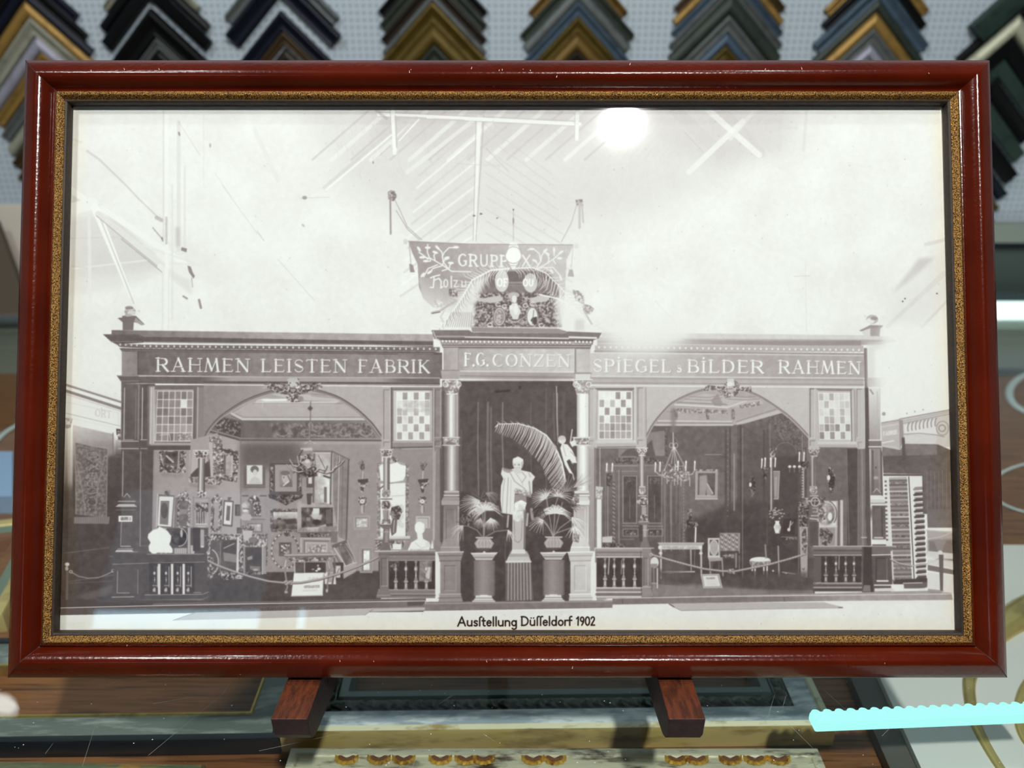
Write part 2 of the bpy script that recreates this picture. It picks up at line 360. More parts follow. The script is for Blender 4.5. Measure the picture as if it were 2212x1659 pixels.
def smooth(p, k=4):                                          # Catmull-Rom through the points
    q = [p[0]]+list(p)+[p[-1]]; r = []
    for i in range(1, len(q)-2):
        for j in range(k):
            t = j/float(k); a, b, c_, d = q[i-1], q[i], q[i+1], q[i+2]
            r.append(tuple(.5*(2*b[m]+(c_[m]-a[m])*t+(2*a[m]-5*b[m]+4*c_[m]-d[m])*t*t+(3*b[m]-a[m]-3*c_[m]+d[m])*t**3) for m in (0, 1)))
    return r+[p[-1]]
def sky(c):
    q = [(120, 225), (2075, 225), (2075, 1385), (120, 1385)]
    bm = c.polymask(c.T(q)); x0, x1, y0, y1, m = bm
    c.add(bm, 7*c.n3[y0:y1, x0:x1]+3*c.n2[y0:y1, x0:x1])
    # roof boards behind the centre, washed out towards the sides
    c.P([(640, 236), (1740, 236), (1640, 330), (1400, 470), (1130, 520), (980, 520), (790, 450)], 216, .75, soft=40)
    c.P([(800, 232), (1290, 232), (1250, 300), (1100, 330), (900, 320), (800, 290)], 198, .55, soft=22)
    c.P([(1390, 236), (1720, 236), (1700, 330), (1560, 360), (1440, 320)], 205, .5, soft=18)
    rs = np.random.RandomState(3)
    for i in range(15):                                       # rafters running down to both sides of the post
        x = 700+i*42; c.L([(x+95, 240), (x-25, 345)], 9 if i % 2 else 5, 243 if i % 2 else 196, .55)
    for i in range(11):
        y = 270+i*26; c.L([(1030, y), (905-i*4, y+110)], 5, 250 if i % 2 else 206, .5)
        c.L([(1050, y), (1190+i*5, y+105)], 4, 206, .4)
    for i in range(60):
        x = 720+rs.rand()*300; y = 250+rs.rand()*130; c.L([(x, y), (x+4, y+13)], .9, 195, .5)
    for i in range(40):
        x = 1120+rs.rand()*90; y = 250+rs.rand()*100; c.L([(x, y), (x+14, y+15)], .9, 205, .45)
    for i in range(14):
        c.L([(1410+i*20, 238), (1330+i*16, 340)], 4, 214, .35)
    for a in ((1460, 240, 1555, 330), (1560, 238, 1640, 330)): c.L([(a[0], a[1]), (a[2], a[3])], 26, 205, .35)
    c.L([(1530, 238), (1640, 335)], 13, 240, .85); c.L([(1605, 262), (1488, 372)], 12, 238, .85)
    c.L([(1478, 285), (1520, 330)], 2, 190, .6); c.L([(1632, 236), (1578, 300)], 8, 232, .7)
    for x in (1666, 1690, 1742): c.L([(x, 238), (x-6, 325)], 7, 216, .5)
    c.L([(1680, 275), (1720, 276)], 8, 214, .5)
    # post, ties and the collar beam
    c.L([(1045, 250), (1028, 520)], 4, 190, .75, w2=2); c.L([(1035, 255), (1024, 520)], 11, 240, .9, w2=5); c.L([(1029, 258), (1022, 520)], 2, 170, .55)
    c.L([(818, 247), (1252, 268)], 8, 244); c.L([(818, 242), (1252, 262)], 1.6, 196); c.L([(818, 252), (1252, 273)], 1.6, 200)
    c.L([(856, 252), (920, 255)], 3, 205); c.L([(935, 257), (1002, 260)], 3, 205); c.L([(812, 238), (835, 256)], 6, 170, .5)
    c.L([(848, 236), (853, 330)], 9, 243); c.L([(854, 250), (857, 318)], 3, 190, .8); c.L([(843, 236), (846, 300)], 1.5, 205)
    c.L([(860, 300), (900, 255)], 7, 200, .6); c.L([(862, 304), (905, 258)], 3, 243)
    c.L([(842, 285), (700, 405)], 7, 205, .5); c.L([(845, 292), (705, 410)], 4, 245, .9); c.L([(843, 314), (820, 336)], 1, 170, .8)
    c.L([(1020, 262), (880, 372)], 9, 238, .6); c.L([(858, 330), (870, 380)], 6, 216, .5)
    c.L([(1065, 262), (1065, 275)], 3, 215); c.L([(1247, 245), (1246, 300)], 8, 240); c.L([(1242, 245), (1241, 300)], 1.5, 205)
    c.L([(985, 353), (1030, 356), (1080, 358)], 1.2, 200, .8); c.L([(1050, 320), (1078, 350), (1100, 372)], 1, 170, .7)
    c.E(806, 351, 1, 3, 120); c.E(845, 416, 5, 5, 120, .7); c.E(1039, 462, 3, 2, 90, .8); c.E(1024, 466, 3, 2, 110, .8); c.E(1074, 471, 2.6, 1.4, 100, .7, rot=-.6)
    # left-hand trusses
    c.G([(150, 476), (195, 466), (250, 470), (330, 545), (352, 578), (300, 590), (152, 600)], 226, 214, (150, 470), (300, 590), soft=5)
    c.P([(150, 585), (345, 570), (352, 590), (300, 610), (152, 640)], 224, .7, soft=8)
    c.P([(154, 402), (190, 432), (154, 448)], 214, .7, soft=3); c.L([(152, 515), (255, 512)], 2, 206, .7); c.L([(155, 581), (318, 562)], 4, 236, .8); c.L([(155, 575), (200, 580)], 2, 205, .6)
    c.L([(152, 452), (200, 440)], 26, 242); c.L([(154, 410), (215, 455)], 14, 243)
    c.L([(205, 448), (283, 640)], 17, 246, w2=9); c.L([(216, 470), (289, 655)], 3, 210, .9)
    c.L([(192, 470), (195, 650)], 7, 234, .8)
    c.L([(212, 462), (352, 574)], 13, 228); c.L([(208, 466), (345, 580)], 2, 178, .8); c.L([(262, 516), (350, 588)], 2, 150, .6)
    c.L([(220, 450), (400, 570)], 12, 243); c.L([(310, 530), (430, 572), (360, 568)], 5, 232, .8); c.L([(345, 575), (412, 630)], 11, 236)
    c.L([(188, 326), (215, 345), (272, 400), (300, 430), (342, 470)], 5, 208, .85, w2=3); c.L([(338, 470), (350, 476)], 8, 175, .7)
    c.L([(330, 492), (352, 518)], 2.5, 165, .8); c.L([(350, 514), (352, 520)], 4, 110, .7)
    for x, y0, y1, w, v in ((360, 236, 700, 8, 243), (353, 240, 520, 3, 218), (372, 400, 690, 4, 226), (386, 265, 540, 8, 222), (399, 360, 545, 5, 226), (440, 245, 400, 1, 215), (351, 590, 720, 2, 222), (364, 590, 720, 2, 226)):
        c.L([(x, y0), (x, y1)], w, v, .75)
    c.R(357, 468, 362, 528, 190, .7); c.R(379, 490, 389, 532, 195, .7, soft=2); c.P([(392, 534), (404, 537), (403, 545), (391, 541)], 120, .8)
    c.P([(405, 574), (412, 576), (417, 590), (421, 596), (418, 602), (408, 588)], 120, .8); c.L([(414, 600), (416, 620)], 2, 150, .7)
    c.P([(365, 580), (395, 600), (413, 605), (412, 635), (370, 600)], 218, .6, soft=3)
    c.L([(430, 648), (434, 665)], 5, 130, .8); c.L([(396, 640), (404, 645)], 4, 110, .6); c.E(387, 289, 2, 5, 130, .8, rot=-.3); c.E(454, 314, 2, 5, 160, .7)
    c.L([(385, 262), (432, 335)], 1.3, 200, .6); c.L([(480, 400), (556, 505)], 1.4, 205, .6); c.L([(556, 500), (570, 520)], 2, 190, .6); c.L([(550, 280), (600, 390)], 10, 228, .5)
    c.L([(465, 375), (500, 425)], 1.2, 210, .6); c.L([(600, 560), (680, 650)], 1.2, 205, .7); c.L([(648, 428), (712, 426)], 1.2, 200, .8); c.E(658, 427, 5, 4, 120, .6); c.L([(155, 300), (176, 308)], 5, 226, .8)
    c.E(655, 487, 4, 2, 150, .6, rot=.8)
    # right-hand haze and rafters
    c.P([(1905, 705), (1960, 610), (2040, 520), (2048, 640), (1990, 705)], 226, .6, soft=10)
    c.P([(1928, 634), (1960, 590), (1985, 558), (2020, 556), (1990, 585), (1950, 618)], 198, .75, soft=4)
    c.L([(2000, 528), (2042, 518)], 8, 205, .5); c.L([(1916, 706), (2040, 590)], 7, 216, .6, w2=12); c.L([(1990, 708), (2046, 650)], 6, 212, .6)
    c.L([(1740, 560), (1742, 715)], 1.2, 215, .6); c.L([(1715, 597), (1750, 596)], 2, 200, .5)
    for x, y in ((1955, 645), (1950, 651), (2024, 634)): c.E(x, y, 1.6, 1.4, 60)
    c.L([(1415, 650), (1480, 720), (1560, 800)], 1, 205, .5)
    for i in range(130):
        x = 160+rs.rand()*1870; y = 245+rs.rand()*450; r = .5+rs.rand()*1.1; c.E(x, y, r, r, 165, .5)
    # yellowed margin
    bm = c.polymask(c.T(q)); x0, x1, y0, y1, m = bm

def banner(c):
    # cords and tassels of the hung banner
    for pts in ([(846, 418), (862, 450), (880, 490), (911, 518)], [(856, 455), (880, 495), (905, 517)]): c.L(pts, 1.6, 165, .9)
    c.ORN([(838, 414), (852, 412), (858, 424), (850, 435), (838, 430)], 110, 200, sc=4); c.L([(843, 425), (844, 505)], 4, 150, .9)
    c.L([(1246, 440), (1235, 480), (1213, 522)], 2, 190, .9); c.ORN([(1243, 432), (1258, 430), (1260, 444), (1246, 446)], 130, 215, sc=4)
    c.L([(1252, 440), (1252, 492)], 5, 195, .9); c.L([(1257, 442), (1260, 480)], 4, 195, .9)
    c.G([(882, 521), (1010, 527), (1238, 529), (1232, 545), (1224, 560), (1220, 640), (1215, 700), (1150, 660), (960, 660), (935, 664), (915, 645), (905, 620), (902, 570), (890, 545)], 160, 205, (900, 540), (1230, 600), tex=8)
    c.G([(905, 600), (1020, 600), (1010, 680), (940, 668), (912, 645)], 165, 236, (960, 600), (930, 665), al=.75)
    c.L([(882, 521), (1010, 527), (1238, 529)], 1.4, 150); c.E(876, 522, 5, 6, 215); c.E(1245, 531, 5, 6, 222)
    c.L([(884, 528), (888, 575)], 1.6, 175); c.P([(884, 570), (892, 572), (896, 588), (886, 588)], 150)
    c.L([(1238, 530), (1234, 580)], 1.6, 205); c.P([(1230, 582), (1237, 582), (1240, 598), (1226, 597)], 180)
    W = 240
    for pts in ([(905, 545), (915, 552), (925, 560)], [(924, 528), (923, 545), (930, 562)], [(945, 535), (955, 545), (957, 565), (968, 580)], [(985, 535), (970, 535), (960, 545), (955, 555)], [(910, 555), (930, 558), (955, 572), (975, 586), (1017, 587)],
                [(942, 545), (937, 552), (940, 562)], [(970, 558), (960, 562), (956, 572)], [(978, 568), (972, 572), (970, 582)], [(918, 565), (930, 564)], [(945, 572), (925, 580), (915, 598)], [(955, 574), (935, 580), (928, 590)], [(965, 582), (955, 585)]):
        c.L(pts, 2.6, W)
    for x, y, r in ((905, 538, 1), (924, 535, 0), (945, 535, .8), (985, 534, 0), (912, 556, 0), (913, 594, -.9), (928, 588, -.6), (965, 557, -.3), (920, 564, 0), (940, 545, .3), (974, 568, 0)): c.E(x, y, 6.5, 2.8, W, rot=r)
    for pts in ([(1140, 540), (1152, 537), (1165, 548), (1168, 565), (1158, 580)], [(1180, 540), (1170, 552), (1168, 565)], [(1212, 545), (1195, 560), (1180, 570), (1160, 582)], [(1182, 548), (1186, 558), (1184, 568)], [(1170, 578), (1195, 578), (1210, 595), (1212, 605)],
                [(1196, 535), (1197, 552)], [(1200, 570), (1195, 562)], [(1180, 580), (1192, 588)], [(1155, 563), (1163, 572)], [(1205, 558), (1212, 558)]):
        c.L(pts, 2.4, 238)
    for x, y, r in ((1148, 538, 0), (1178, 541, -.6), (1197, 540, 1.5), (1212, 545, -.6), (1182, 548, .6), (1209, 558, 0), (1155, 563, .4), (1211, 600, 1.2), (1192, 586, 1)): c.E(x, y, 6, 2.6, 238, rot=r)
    put_word(c, 'GRUPP', 990, 574, 1096, 576, 25, 24, 241, tk=.17, tn=.13, gap=.2); put_word(c, 'X', 1127, 575, 1146, 575, 24, 24, 238, tk=.16, tn=.12)
    # second line in blackletter-like strokes: Holz ... or ... our
    for pts in ([(930, 600), (938, 597), (950, 594)], [(938, 597), (936, 621), (930, 621)], [(937, 606), (948, 601), (953, 608), (952, 622), (957, 619)]): c.L(pts, 3, 240)
    c.O(963, 612, 4, 8, 2.6, 240); c.L([(975, 597), (975, 620)], 3, 240); c.L([(980, 606), (988, 606), (981, 619), (990, 619)], 2.4, 236); c.L([(998, 607), (998, 619), (1006, 619), (1006, 607)], 2.4, 236)
    # pediment screen with relief, palm fronds, lamp globe
    c.P([(1052, 586), (1180, 586), (1205, 612), (1214, 706), (1022, 706), (1030, 640), (1040, 600)], 128, tex=14)
    c.P([(1052, 586), (1180, 586), (1195, 600), (1150, 612), (1050, 606)], 105, .7, soft=4)
    c.R(1095, 609, 1140, 612, 160); c.L([(1060, 600), (1100, 616), (1160, 618)], 1.5, 150)
    c.ORN([(1028, 632), (1200, 632), (1212, 706), (1016, 706)], 88, 205, sc=1, soft=2)
    c.E(1084, 607, 15, 24, 222, .92); c.E(1146, 611, 15, 21, 216, .92)
    put_word(c, 'OF', 1074, 618, 1096, 618, 16, 16, 250, tk=.2, tn=.2); put_word(c, 'OU', 1130, 618, 1152, 618, 15, 15, 248, tk=.2, tn=.2)
    c.P([(1020, 641), (1045, 644), (1082, 638), (1085, 650), (1060, 655), (1030, 650), (1019, 655)], 200); c.P([(1143, 645), (1168, 638), (1188, 640), (1178, 652), (1150, 654)], 200)
    c.E(1110, 637, 12, 6, 190); c.E(1111, 646, 5.5, 8, 232); c.P([(1099, 668), (1106, 655), (1117, 655), (1125, 672), (1118, 690), (1108, 690)], 222); c.E(1104, 664, 4, 5, 240); c.E(1114, 668, 5, 12, 238)
    c.O(1112, 682, 14, 14, 2.5, 200, 10, 170); c.O(1112, 678, 16, 14, 2, 100, 10, 170)
    c.E(1079, 684, 14, 21, 205, rot=.15); c.O(1079, 684, 13, 20, 2, 120); c.O(1079, 684, 9, 15, 1.4, 110); c.ORN([(1072, 672), (1086, 672), (1086, 696), (1072, 696)], 130, 215, sc=4)
    c.E(1150, 684, 13, 21, 232, rot=-.15); c.O(1150, 684, 12, 20, 1.8, 130); c.P([(1150, 686), (1160, 684), (1160, 700), (1154, 702), (1146, 692)], 80); c.L([(1153, 670), (1150, 700)], 1.5, 120)
    for x, y in ((1076, 658), (1090, 662), (1135, 660), (1150, 657)): c.O(x, y, 5, 4, 2, 225, 30, 320)
    for x, y in ((1058, 702), (1170, 703)): c.O(x, y, 5, 4, 2.2, 228, 0, 300)
    def frond(p, n, ln, v, w, side=1, a0=60, a1=60):
        for i in range(n):
            t = i/(n-1.); j = t*(len(p)-1); k = min(int(j), len(p)-2); f = j-k
            x = p[k][0]+(p[k+1][0]-p[k][0])*f; y = p[k][1]+(p[k+1][1]-p[k][1])*f
            d = math.atan2(p[k+1][1]-p[k][1], p[k+1][0]-p[k][0]); a = d+side*math.radians(a0+(a1-a0)*t+c.rng.uniform(-6, 6)); l = ln*(.55+.45*math.sin(math.pi*min(1, t*1.1)))*c.rng.uniform(.8, 1.1)
            c.L([(x, y), (x+l*.6*math.cos(a), y+l*.6*math.sin(a)), (x+l*math.cos(a+side*.25), y+l*math.sin(a+side*.25))], w, v, w2=.5)
    A = [(1100, 580), (1060, 584), (1020, 605), (1000, 640), (980, 670), (942, 716)]
    B = [(1110, 580), (1150, 578), (1180, 590), (1215, 625), (1240, 660), (1262, 690), (1300, 716)]
    c.P([(990, 640), (1022, 610), (1060, 590), (1045, 615), (1025, 660), (1025, 705), (985, 706)], 232, .8, soft=4)
    c.P([(1195, 640), (1228, 645), (1250, 680), (1250, 706), (1205, 706)], 236, .85, soft=5)
    frond(A, 34, 42, 236, 2.2, -1, 50, 50); frond(A, 34, 30, 228, 2, 1, 50, 60); frond(A[2:], 16, 26, 150, 1.2, -1, 40, 40)
    frond(B, 36, 44, 236, 2.2, 1, 50, 60); frond(B, 30, 26, 226, 1.8, -1, 50, 50); frond(B[:3], 14, 34, 110, 1.1, 1, 40, 50)
    c.L(A, 4, 240, w2=3); c.L(B, 3.5, 236, w2=1.5); c.L([(1165, 636), (1205, 645), (1240, 665), (1275, 700)], 3, 240)
    for i in range(12): c.L([(962+i*5, 706), (975+i*4, 675)], 1.2, 130, .7)
    # cherubs at both sides
    c.E(947, 656, 9, 8, 240); c.ORN([(938, 650), (954, 648), (956, 664), (940, 664)], 190, 246, sc=4); c.E(979, 632, 9, 8, 180); c.ORN([(970, 624), (988, 624), (988, 642), (968, 640)], 110, 220, sc=4)
    c.L([(933, 676), (950, 672), (965, 662), (985, 650)], 5, 190); c.L([(934, 677), (950, 674)], 2, 110); c.L([(960, 670), (952, 685), (958, 695)], 4, 215)
    c.ORN([(1236, 625), (1250, 628), (1262, 640), (1262, 658), (1244, 650)], 150, 240, sc=4); c.ORN([(1255, 655), (1275, 660), (1284, 668), (1276, 680), (1262, 676)], 150, 240, sc=4); c.L([(1262, 672), (1278, 700)], 4, 200)
    c.R(1242, 690, 1262, 714, 205, .6, soft=2)
    # globe lamp
    c.L([(1109, 455), (1109, 520)], 1.2, 175); c.E(1109, 453, 1.5, 2, 90); c.E(1109, 477, 1.3, 8, 130)
    c.P([(1102, 524), (1117, 524), (1122, 540), (1128, 556), (1116, 572), (1112, 582), (1106, 582), (1102, 572), (1090, 556), (1097, 540)], 244); c.O(1109, 551, 18, 18, 1.6, 180); c.E(1109, 553, 14, 14, 250); c.L([(1100, 529), (1118, 529)], 1.4, 175); c.L([(1104, 574), (1114, 574)], 1.6, 190)

def facade(c):
    # ---- entablature, left wing
    c.G([(241, 713), (820, 721), (936, 722), (936, 740), (820, 736), (310, 727), (241, 724)], 118, 172, (260, 720), (600, 722), tex=14)
    c.P([(222, 722), (300, 723), (310, 727), (820, 736), (936, 737), (936, 750), (820, 746), (310, 740), (252, 744), (240, 738)], 98, tex=8)
    c.L([(310, 739), (820, 745), (936, 747)], 2, 165); c.L([(241, 738), (306, 738)], 1.4, 140)
    c.P([(248, 742), (300, 744), (820, 749), (950, 750), (950, 760), (820, 758), (300, 752), (262, 750)], 118)
    eggs(c, 254, 745, 302, 747, 4, 12, 205, 90); eggs(c, 306, 748.5, 948, 755, 50, 12.6, 215, 95)
    c.P([(258, 752), (300, 753), (936, 760), (955, 762), (955, 768), (300, 760), (263, 759)], 92); c.L([(262, 756), (300, 757), (936, 764)], 1.2, 150)
    c.G([(298, 759), (955, 767), (955, 818), (298, 812)], 108, 142, (300, 780), (560, 780), tex=12); c.G([(860, 764), (955, 767), (955, 818), (860, 816)], 140, 112, (860, 0+780), (955, 780), tex=8)
    c.GR(263, 759, 298, 812, 150, 138, 'x', tex=8); c.L([(298, 760), (298, 812)], 2, 88)
    c.P([(252, 811), (296, 811), (300, 813), (950, 818), (950, 834), (300, 828), (262, 829), (262, 825)], 104, tex=5)
    c.G([(430, 814), (950, 818), (950, 826), (430, 823)], 104, 168, (430, 820), (500, 820)); c.G([(800, 817), (950, 818), (950, 826), (800, 825)], 165, 110, (820, 820), (870, 820))
    c.L([(296, 811), (560, 814), (950, 816.5)], 1.5, 196); c.L([(440, 826), (950, 829)], 1.6, 90); c.L([(440, 829.5), (950, 832)], 2.4, 172); c.L([(255, 812), (294, 812)], 1.5, 160)
    c.L([(262, 823), (300, 823)], 1.2, 150)
    put_word(c, 'RAHMEN', 337, 802, 539, 803.5, 28.5, 27.5, 240, sh=70); put_word(c, 'LEISTEN', 564, 803.5, 749, 804.5, 27, 27, 240, sh=80); put_word(c, 'FABRIK', 774, 804.5, 928, 805.5, 27, 27, 238, sh=75)
    # finials on their little pedestals
    c.P([(264, 682), (293, 682), (289, 693), (288, 713), (265, 713), (265, 693)], 120); c.P([(254, 687), (293, 682), (313, 701), (290, 696), (266, 697)], 118); c.P([(293, 686), (312, 701), (306, 703), (290, 694)], 165)
    c.E(281, 673, 12, 9, 165); c.E(284, 676, 9, 6, 215); c.E(279, 665, 9, 4, 130, .8); c.E(277, 681, 8, 3, 180); c.L([(271, 670), (290, 668)], 1.5, 225); c.E(300, 672, 3, 2, 190, .5, rot=.5)
    # ---- entablature, right wing, half dissolved in light
    c.G([(1290, 728), (1920, 728), (1936, 737), (1900, 745), (1870, 745), (1290, 742)], 200, 178, (1300, 730), (1860, 730), tex=6)
    c.P([(1300, 718), (1860, 724), (1925, 727), (1923, 734), (1300, 730)], 214, tex=6)
    c.G([(1290, 736), (1860, 737), (1860, 752), (1290, 746)], 180, 152, (1480, 740), (1600, 740)); c.L([(1480, 735), (1860, 736)], 1.4, 150, .8); c.L([(1290, 742), (1862, 749)], 2, 208); c.L([(1290, 747), (1862, 753)], 1.4, 150)
    c.R(1285, 746, 1865, 760, 186); eggs(c, 1288, 751, 1862, 757, 46, 12.4, 232, 165)
    c.L([(1285, 759), (1500, 761), (1865, 765)], 4, 158); c.L([(1280, 763), (1866, 768)], 1.4, 212)
    c.G([(1275, 763), (1866, 769), (1867, 816), (1275, 812)], 205, 176, (1300, 790), (1600, 790), tex=8)
    c.P([(1866, 752), (1873, 752), (1875, 845), (1868, 845)], 128)
    c.P([(1873, 740), (1900, 738), (1936, 733), (1915, 748), (1890, 756), (1888, 832), (1874, 832)], 220, .7, soft=3)
    c.P([(1275, 813), (1866, 817), (1866, 836), (1275, 832)], 184, tex=5); c.L([(1275, 813), (1866, 817)], 1.5, 225); c.L([(1275, 817), (1866, 821)], 2.4, 165); c.L([(1275, 827), (1866, 831)], 1.6, 150); c.L([(1275, 831), (1866, 835)], 2, 214)
    c.GR(1873, 816, 1912, 836, 190, 236, 'x', al=.8)
    put_word(c, 'SPiEGEL', 1282, 803, 1449, 804.5, 27, 26.5, 244, sh=150); put_word(c, '&', 1462, 804, 1473, 804, 15, 15, 244, sh=140, tk=.2); put_word(c, 'BiLDER', 1485, 804.5, 1649, 806, 27, 26.5, 246, sh=140); put_word(c, 'RAHMEN', 1682, 806, 1859, 808, 27, 26, 246, sh=130)
    c.P([(1879, 704), (1903, 704), (1901, 714), (1900, 726), (1880, 726), (1879, 712)], 168); c.P([(1856, 714), (1880, 702), (1908, 703), (1904, 708), (1880, 709), (1860, 716)], 155); c.P([(1862, 716), (1880, 709), (1880, 726), (1866, 726)], 218)
    c.E(1884, 690, 13, 10, 190); c.E(1880, 693, 9, 6, 232); c.E(1888, 688, 8, 4, 140, .7)
    # pale lamp haze and the print's own fading, painted over the cornice
    c.P([(1325, 690), (1500, 690), (1490, 728), (1440, 755), (1360, 760), (1320, 742)], 238, .92, soft=16); c.P([(1290, 700), (1480, 700), (1430, 775), (1310, 770)], 236, .45, soft=20)
    c.P([(1905, 700), (2060, 700), (2060, 900), (1905, 880)], 240, .85, soft=10)
    # ---- the raised centre
    c.P([(932, 713), (1013, 713), (1020, 718), (1222, 720), (1226, 716), (1300, 719), (1293, 731), (1282, 735), (1280, 745), (952, 742), (950, 735), (938, 732)], 122, tex=8)
    c.P([(1018, 707), (1205, 710), (1225, 716), (1222, 720), (1020, 717)], 150)
    c.L([(936, 716), (942, 732), (952, 736)], 2, 205); c.R(940, 725, 1005, 728.5, 170); c.L([(1005, 728), (1228, 731)], 3, 216); c.L([(1230, 728.5), (1288, 730)], 4, 232); c.L([(950, 732.5), (1280, 735.5)], 2.4, 90)
    c.P([(950, 735), (1280, 738), (1278, 745), (952, 744)], 178); eggs(c, 953, 738, 990, 738.5, 5, 8, 235, 100); eggs(c, 996, 739, 1236, 741, 26, 9, 240, 110); eggs(c, 1240, 739, 1280, 740, 5, 8, 240, 120)
    c.P([(953, 744), (1278, 745), (1275, 754), (957, 752)], 120); c.L([(957, 748), (1275, 749)], 1.6, 200)
    c.G([(958, 751), (990, 751), (990, 802), (958, 800)], 168, 190, (958, 0), (990, 0), tex=10)
    c.G([(989, 752), (1243, 754), (1243, 803), (989, 802)], 178, 206, (1000, 0), (1150, 0), tex=14); panel(c, 990, 753, 1240, 801, 190, -35, 25)
    c.G([(1243, 754), (1275, 754), (1275, 806), (1243, 806)], 205, 190, (1243, 0), (1275, 0), tex=10); c.L([(1243, 752), (1243, 805)], 3, 140)
    put_word(c, 'F.G.', 1003, 790, 1055, 790, 27, 27, 250, sh=120); put_word(c, 'CONZEN', 1064, 791, 1231, 792, 26, 25, 248, sh=145, al=.9); c.P([(1140, 765), (1200, 765), (1195, 792), (1145, 792)], 215, .25, soft=6)
    c.P([(952, 800), (990, 800), (995, 803), (1240, 805), (1243, 804), (1278, 805), (1276, 822), (955, 821)], 176, tex=5); c.L([(952, 800), (992, 800)], 1.4, 130); c.L([(994, 812), (1238, 815)], 1.6, 135); c.L([(993, 819), (1240, 821)], 2.6, 232); c.L([(1240, 806), (1278, 806)], 2, 150)
    c.P([(955, 808), (990, 808), (990, 822), (957, 822)], 172); c.P([(1243, 808), (1276, 808), (1274, 824), (1243, 824)], 222)
    # curtain
    c.R(992, 823, 1262, 1304, 84, tex=9); c.P([(1050, 823), (1200, 823), (1190, 960), (1060, 950)], 92, .5, soft=20)
    c.R(990, 1090, 1250, 1304, 76, .8, soft=12, tex=10)
    for x, y0, y1, w, v in ((996, 930, 1060, 5, 108), (1033, 870, 1068, 3, 140), (1054, 870, 1070, 5, 134), (1061, 880, 1065, 4, 126), (1086, 870, 1012, 3, 150), (1147, 870, 1030, 2, 118), (1180, 840, 1100, 3, 112), (1204, 850, 940, 3, 165), (1197, 850, 950, 5, 108), (1218, 850, 940, 7, 100), (1092, 1175, 1225, 3, 108)):
        c.L([(x, y0), (x-1, (y0+y1)/2), (x+1, y1)], w, v, .7)
    c.L([(1202, 835), (1205, 960)], 2.2, 190, w2=1); c.L([(1072, 846), (1100, 844)], 5, 58, .9); c.E(1123, 837, 2.5, 4, 55, .8)
def left_side(c):
    rs = np.random.RandomState(11)
    # neighbouring stand at the left edge, fading from white down into shade
    c.P([(120, 838), (266, 872), (266, 1000), (120, 1000)], 236, soft=1)
    c.L([(138, 830), (266, 870)], 4.5, 150); c.L([(138, 834.5), (266, 875)], 3, 238); c.L([(138, 843), (266, 884)], 6, 138); c.L([(138, 850), (266, 890)], 3, 214)
    c.L([(140, 892), (262, 921)], 1.6, 190); c.L([(140, 900), (262, 928)], 1.2, 222); c.L([(140, 868), (256, 892), (256, 918)], 1, 212)
    put_word(c, 'ORT', 206, 899, 240, 903, 15, 15, 208, tk=.14, tn=.1)
    c.G([(120, 912), (157, 918), (246, 938), (246, 940), (266, 985), (266, 1306), (120, 1306)], 214, 84, (150, 915), (165, 1045), tex=8)
    c.G([(120, 905), (148, 908), (150, 1306), (120, 1306)], 228, 92, (130, 905), (130, 1080)); c.G([(146, 906), (157, 908), (157, 1120), (146, 1120)], 240, 120, (150, 930), (150, 1090))
    c.ORN([(140, 902), (157, 905), (152, 925), (140, 926)], 150, 236, sc=4)
    c.G([(246, 934), (251, 936), (251, 985), (246, 985)], 240, 110, (248, 940), (248, 985)); c.L([(244, 935), (244, 985)], 1.5, 120)
    c.P([(251, 926), (260, 927), (262, 940), (252, 940)], 80); c.ORN([(254, 930), (262, 932), (261, 952), (254, 950)], 70, 230, sc=4); c.GR(250, 950, 264, 985, 190, 90)
    c.GR(120, 1050, 266, 1306, 84, 80, al=.8, soft=6, tex=8); c.GR(233, 985, 268, 1306, 84, 76, tex=6, soft=3)
    c.G([(200, 1180), (246, 1170), (246, 1306), (200, 1306)], 88, 70, (220, 1180), (220, 1306), al=.6, soft=8)
    c.P([(162, 955), (197, 963), (233, 969), (231, 1119), (163, 1111)], 122, tex=14)
    c.ORN([(164, 958), (232, 971), (230, 1117), (165, 1110)], 104, 152, sc=1, al=.7)
    c.ORN([(186, 985), (214, 985), (210, 1105), (184, 1105)], 84, 165, sc=4, al=.55)
    c.L([(162, 955), (197, 963), (233, 969)], 1.4, 175); c.L([(163, 957), (164, 1110)], 1.4, 160); c.L([(232, 970), (230, 1117)], 1.4, 150); c.L([(166, 1000), (178, 1060), (184, 1105)], 2, 148); c.L([(226, 985), (212, 1050), (206, 1100)], 2, 148)
    for y in (983, 1028, 1045, 1060, 1085): c.O(199, y, 11, 6, 1.4, 158)
    c.E(199, 1084, 8, 8, 92, .8); c.L([(168, 964), (228, 975)], 1, 150)
    c.P([(160, 1117), (237, 1116), (235, 1132), (159, 1131)], 132)
    for i in range(38): c.L([(161+i*2, 1118), (160.5+i*2, 1131)], .8, 160 if i % 2 else 105)
    # rope, posts and floor at the far left
    for a, b, v in (((138, 1195), (235, 1183), 128), ((142, 1257), (245, 1242), 118), ((150, 1190+70), (245, 1255), 108)): c.L([a, b], 1.2, v)
    c.P([(160, 1290), (245, 1262), (245, 1282), (190, 1296)], 104, .8, soft=2)
    c.E(145, 1219, 5, 4, 222); c.E(144, 1228, 3.5, 5, 190); c.L([(145, 1236), (144, 1300)], 5, 108); c.O(153, 1235, 3, 2.6, 1.4, 210)
    c.L([(156, 1237), (170, 1245), (190, 1249), (212, 1248), (230, 1241), (244, 1234)], 1.6, 168); c.O(244, 1233, 3, 3, 1.3, 190)
    # corner pillar
    c.R(262, 829, 335, 1305, 92, tex=8); c.GR(262, 829, 300, 975, 106, 96, tex=8)
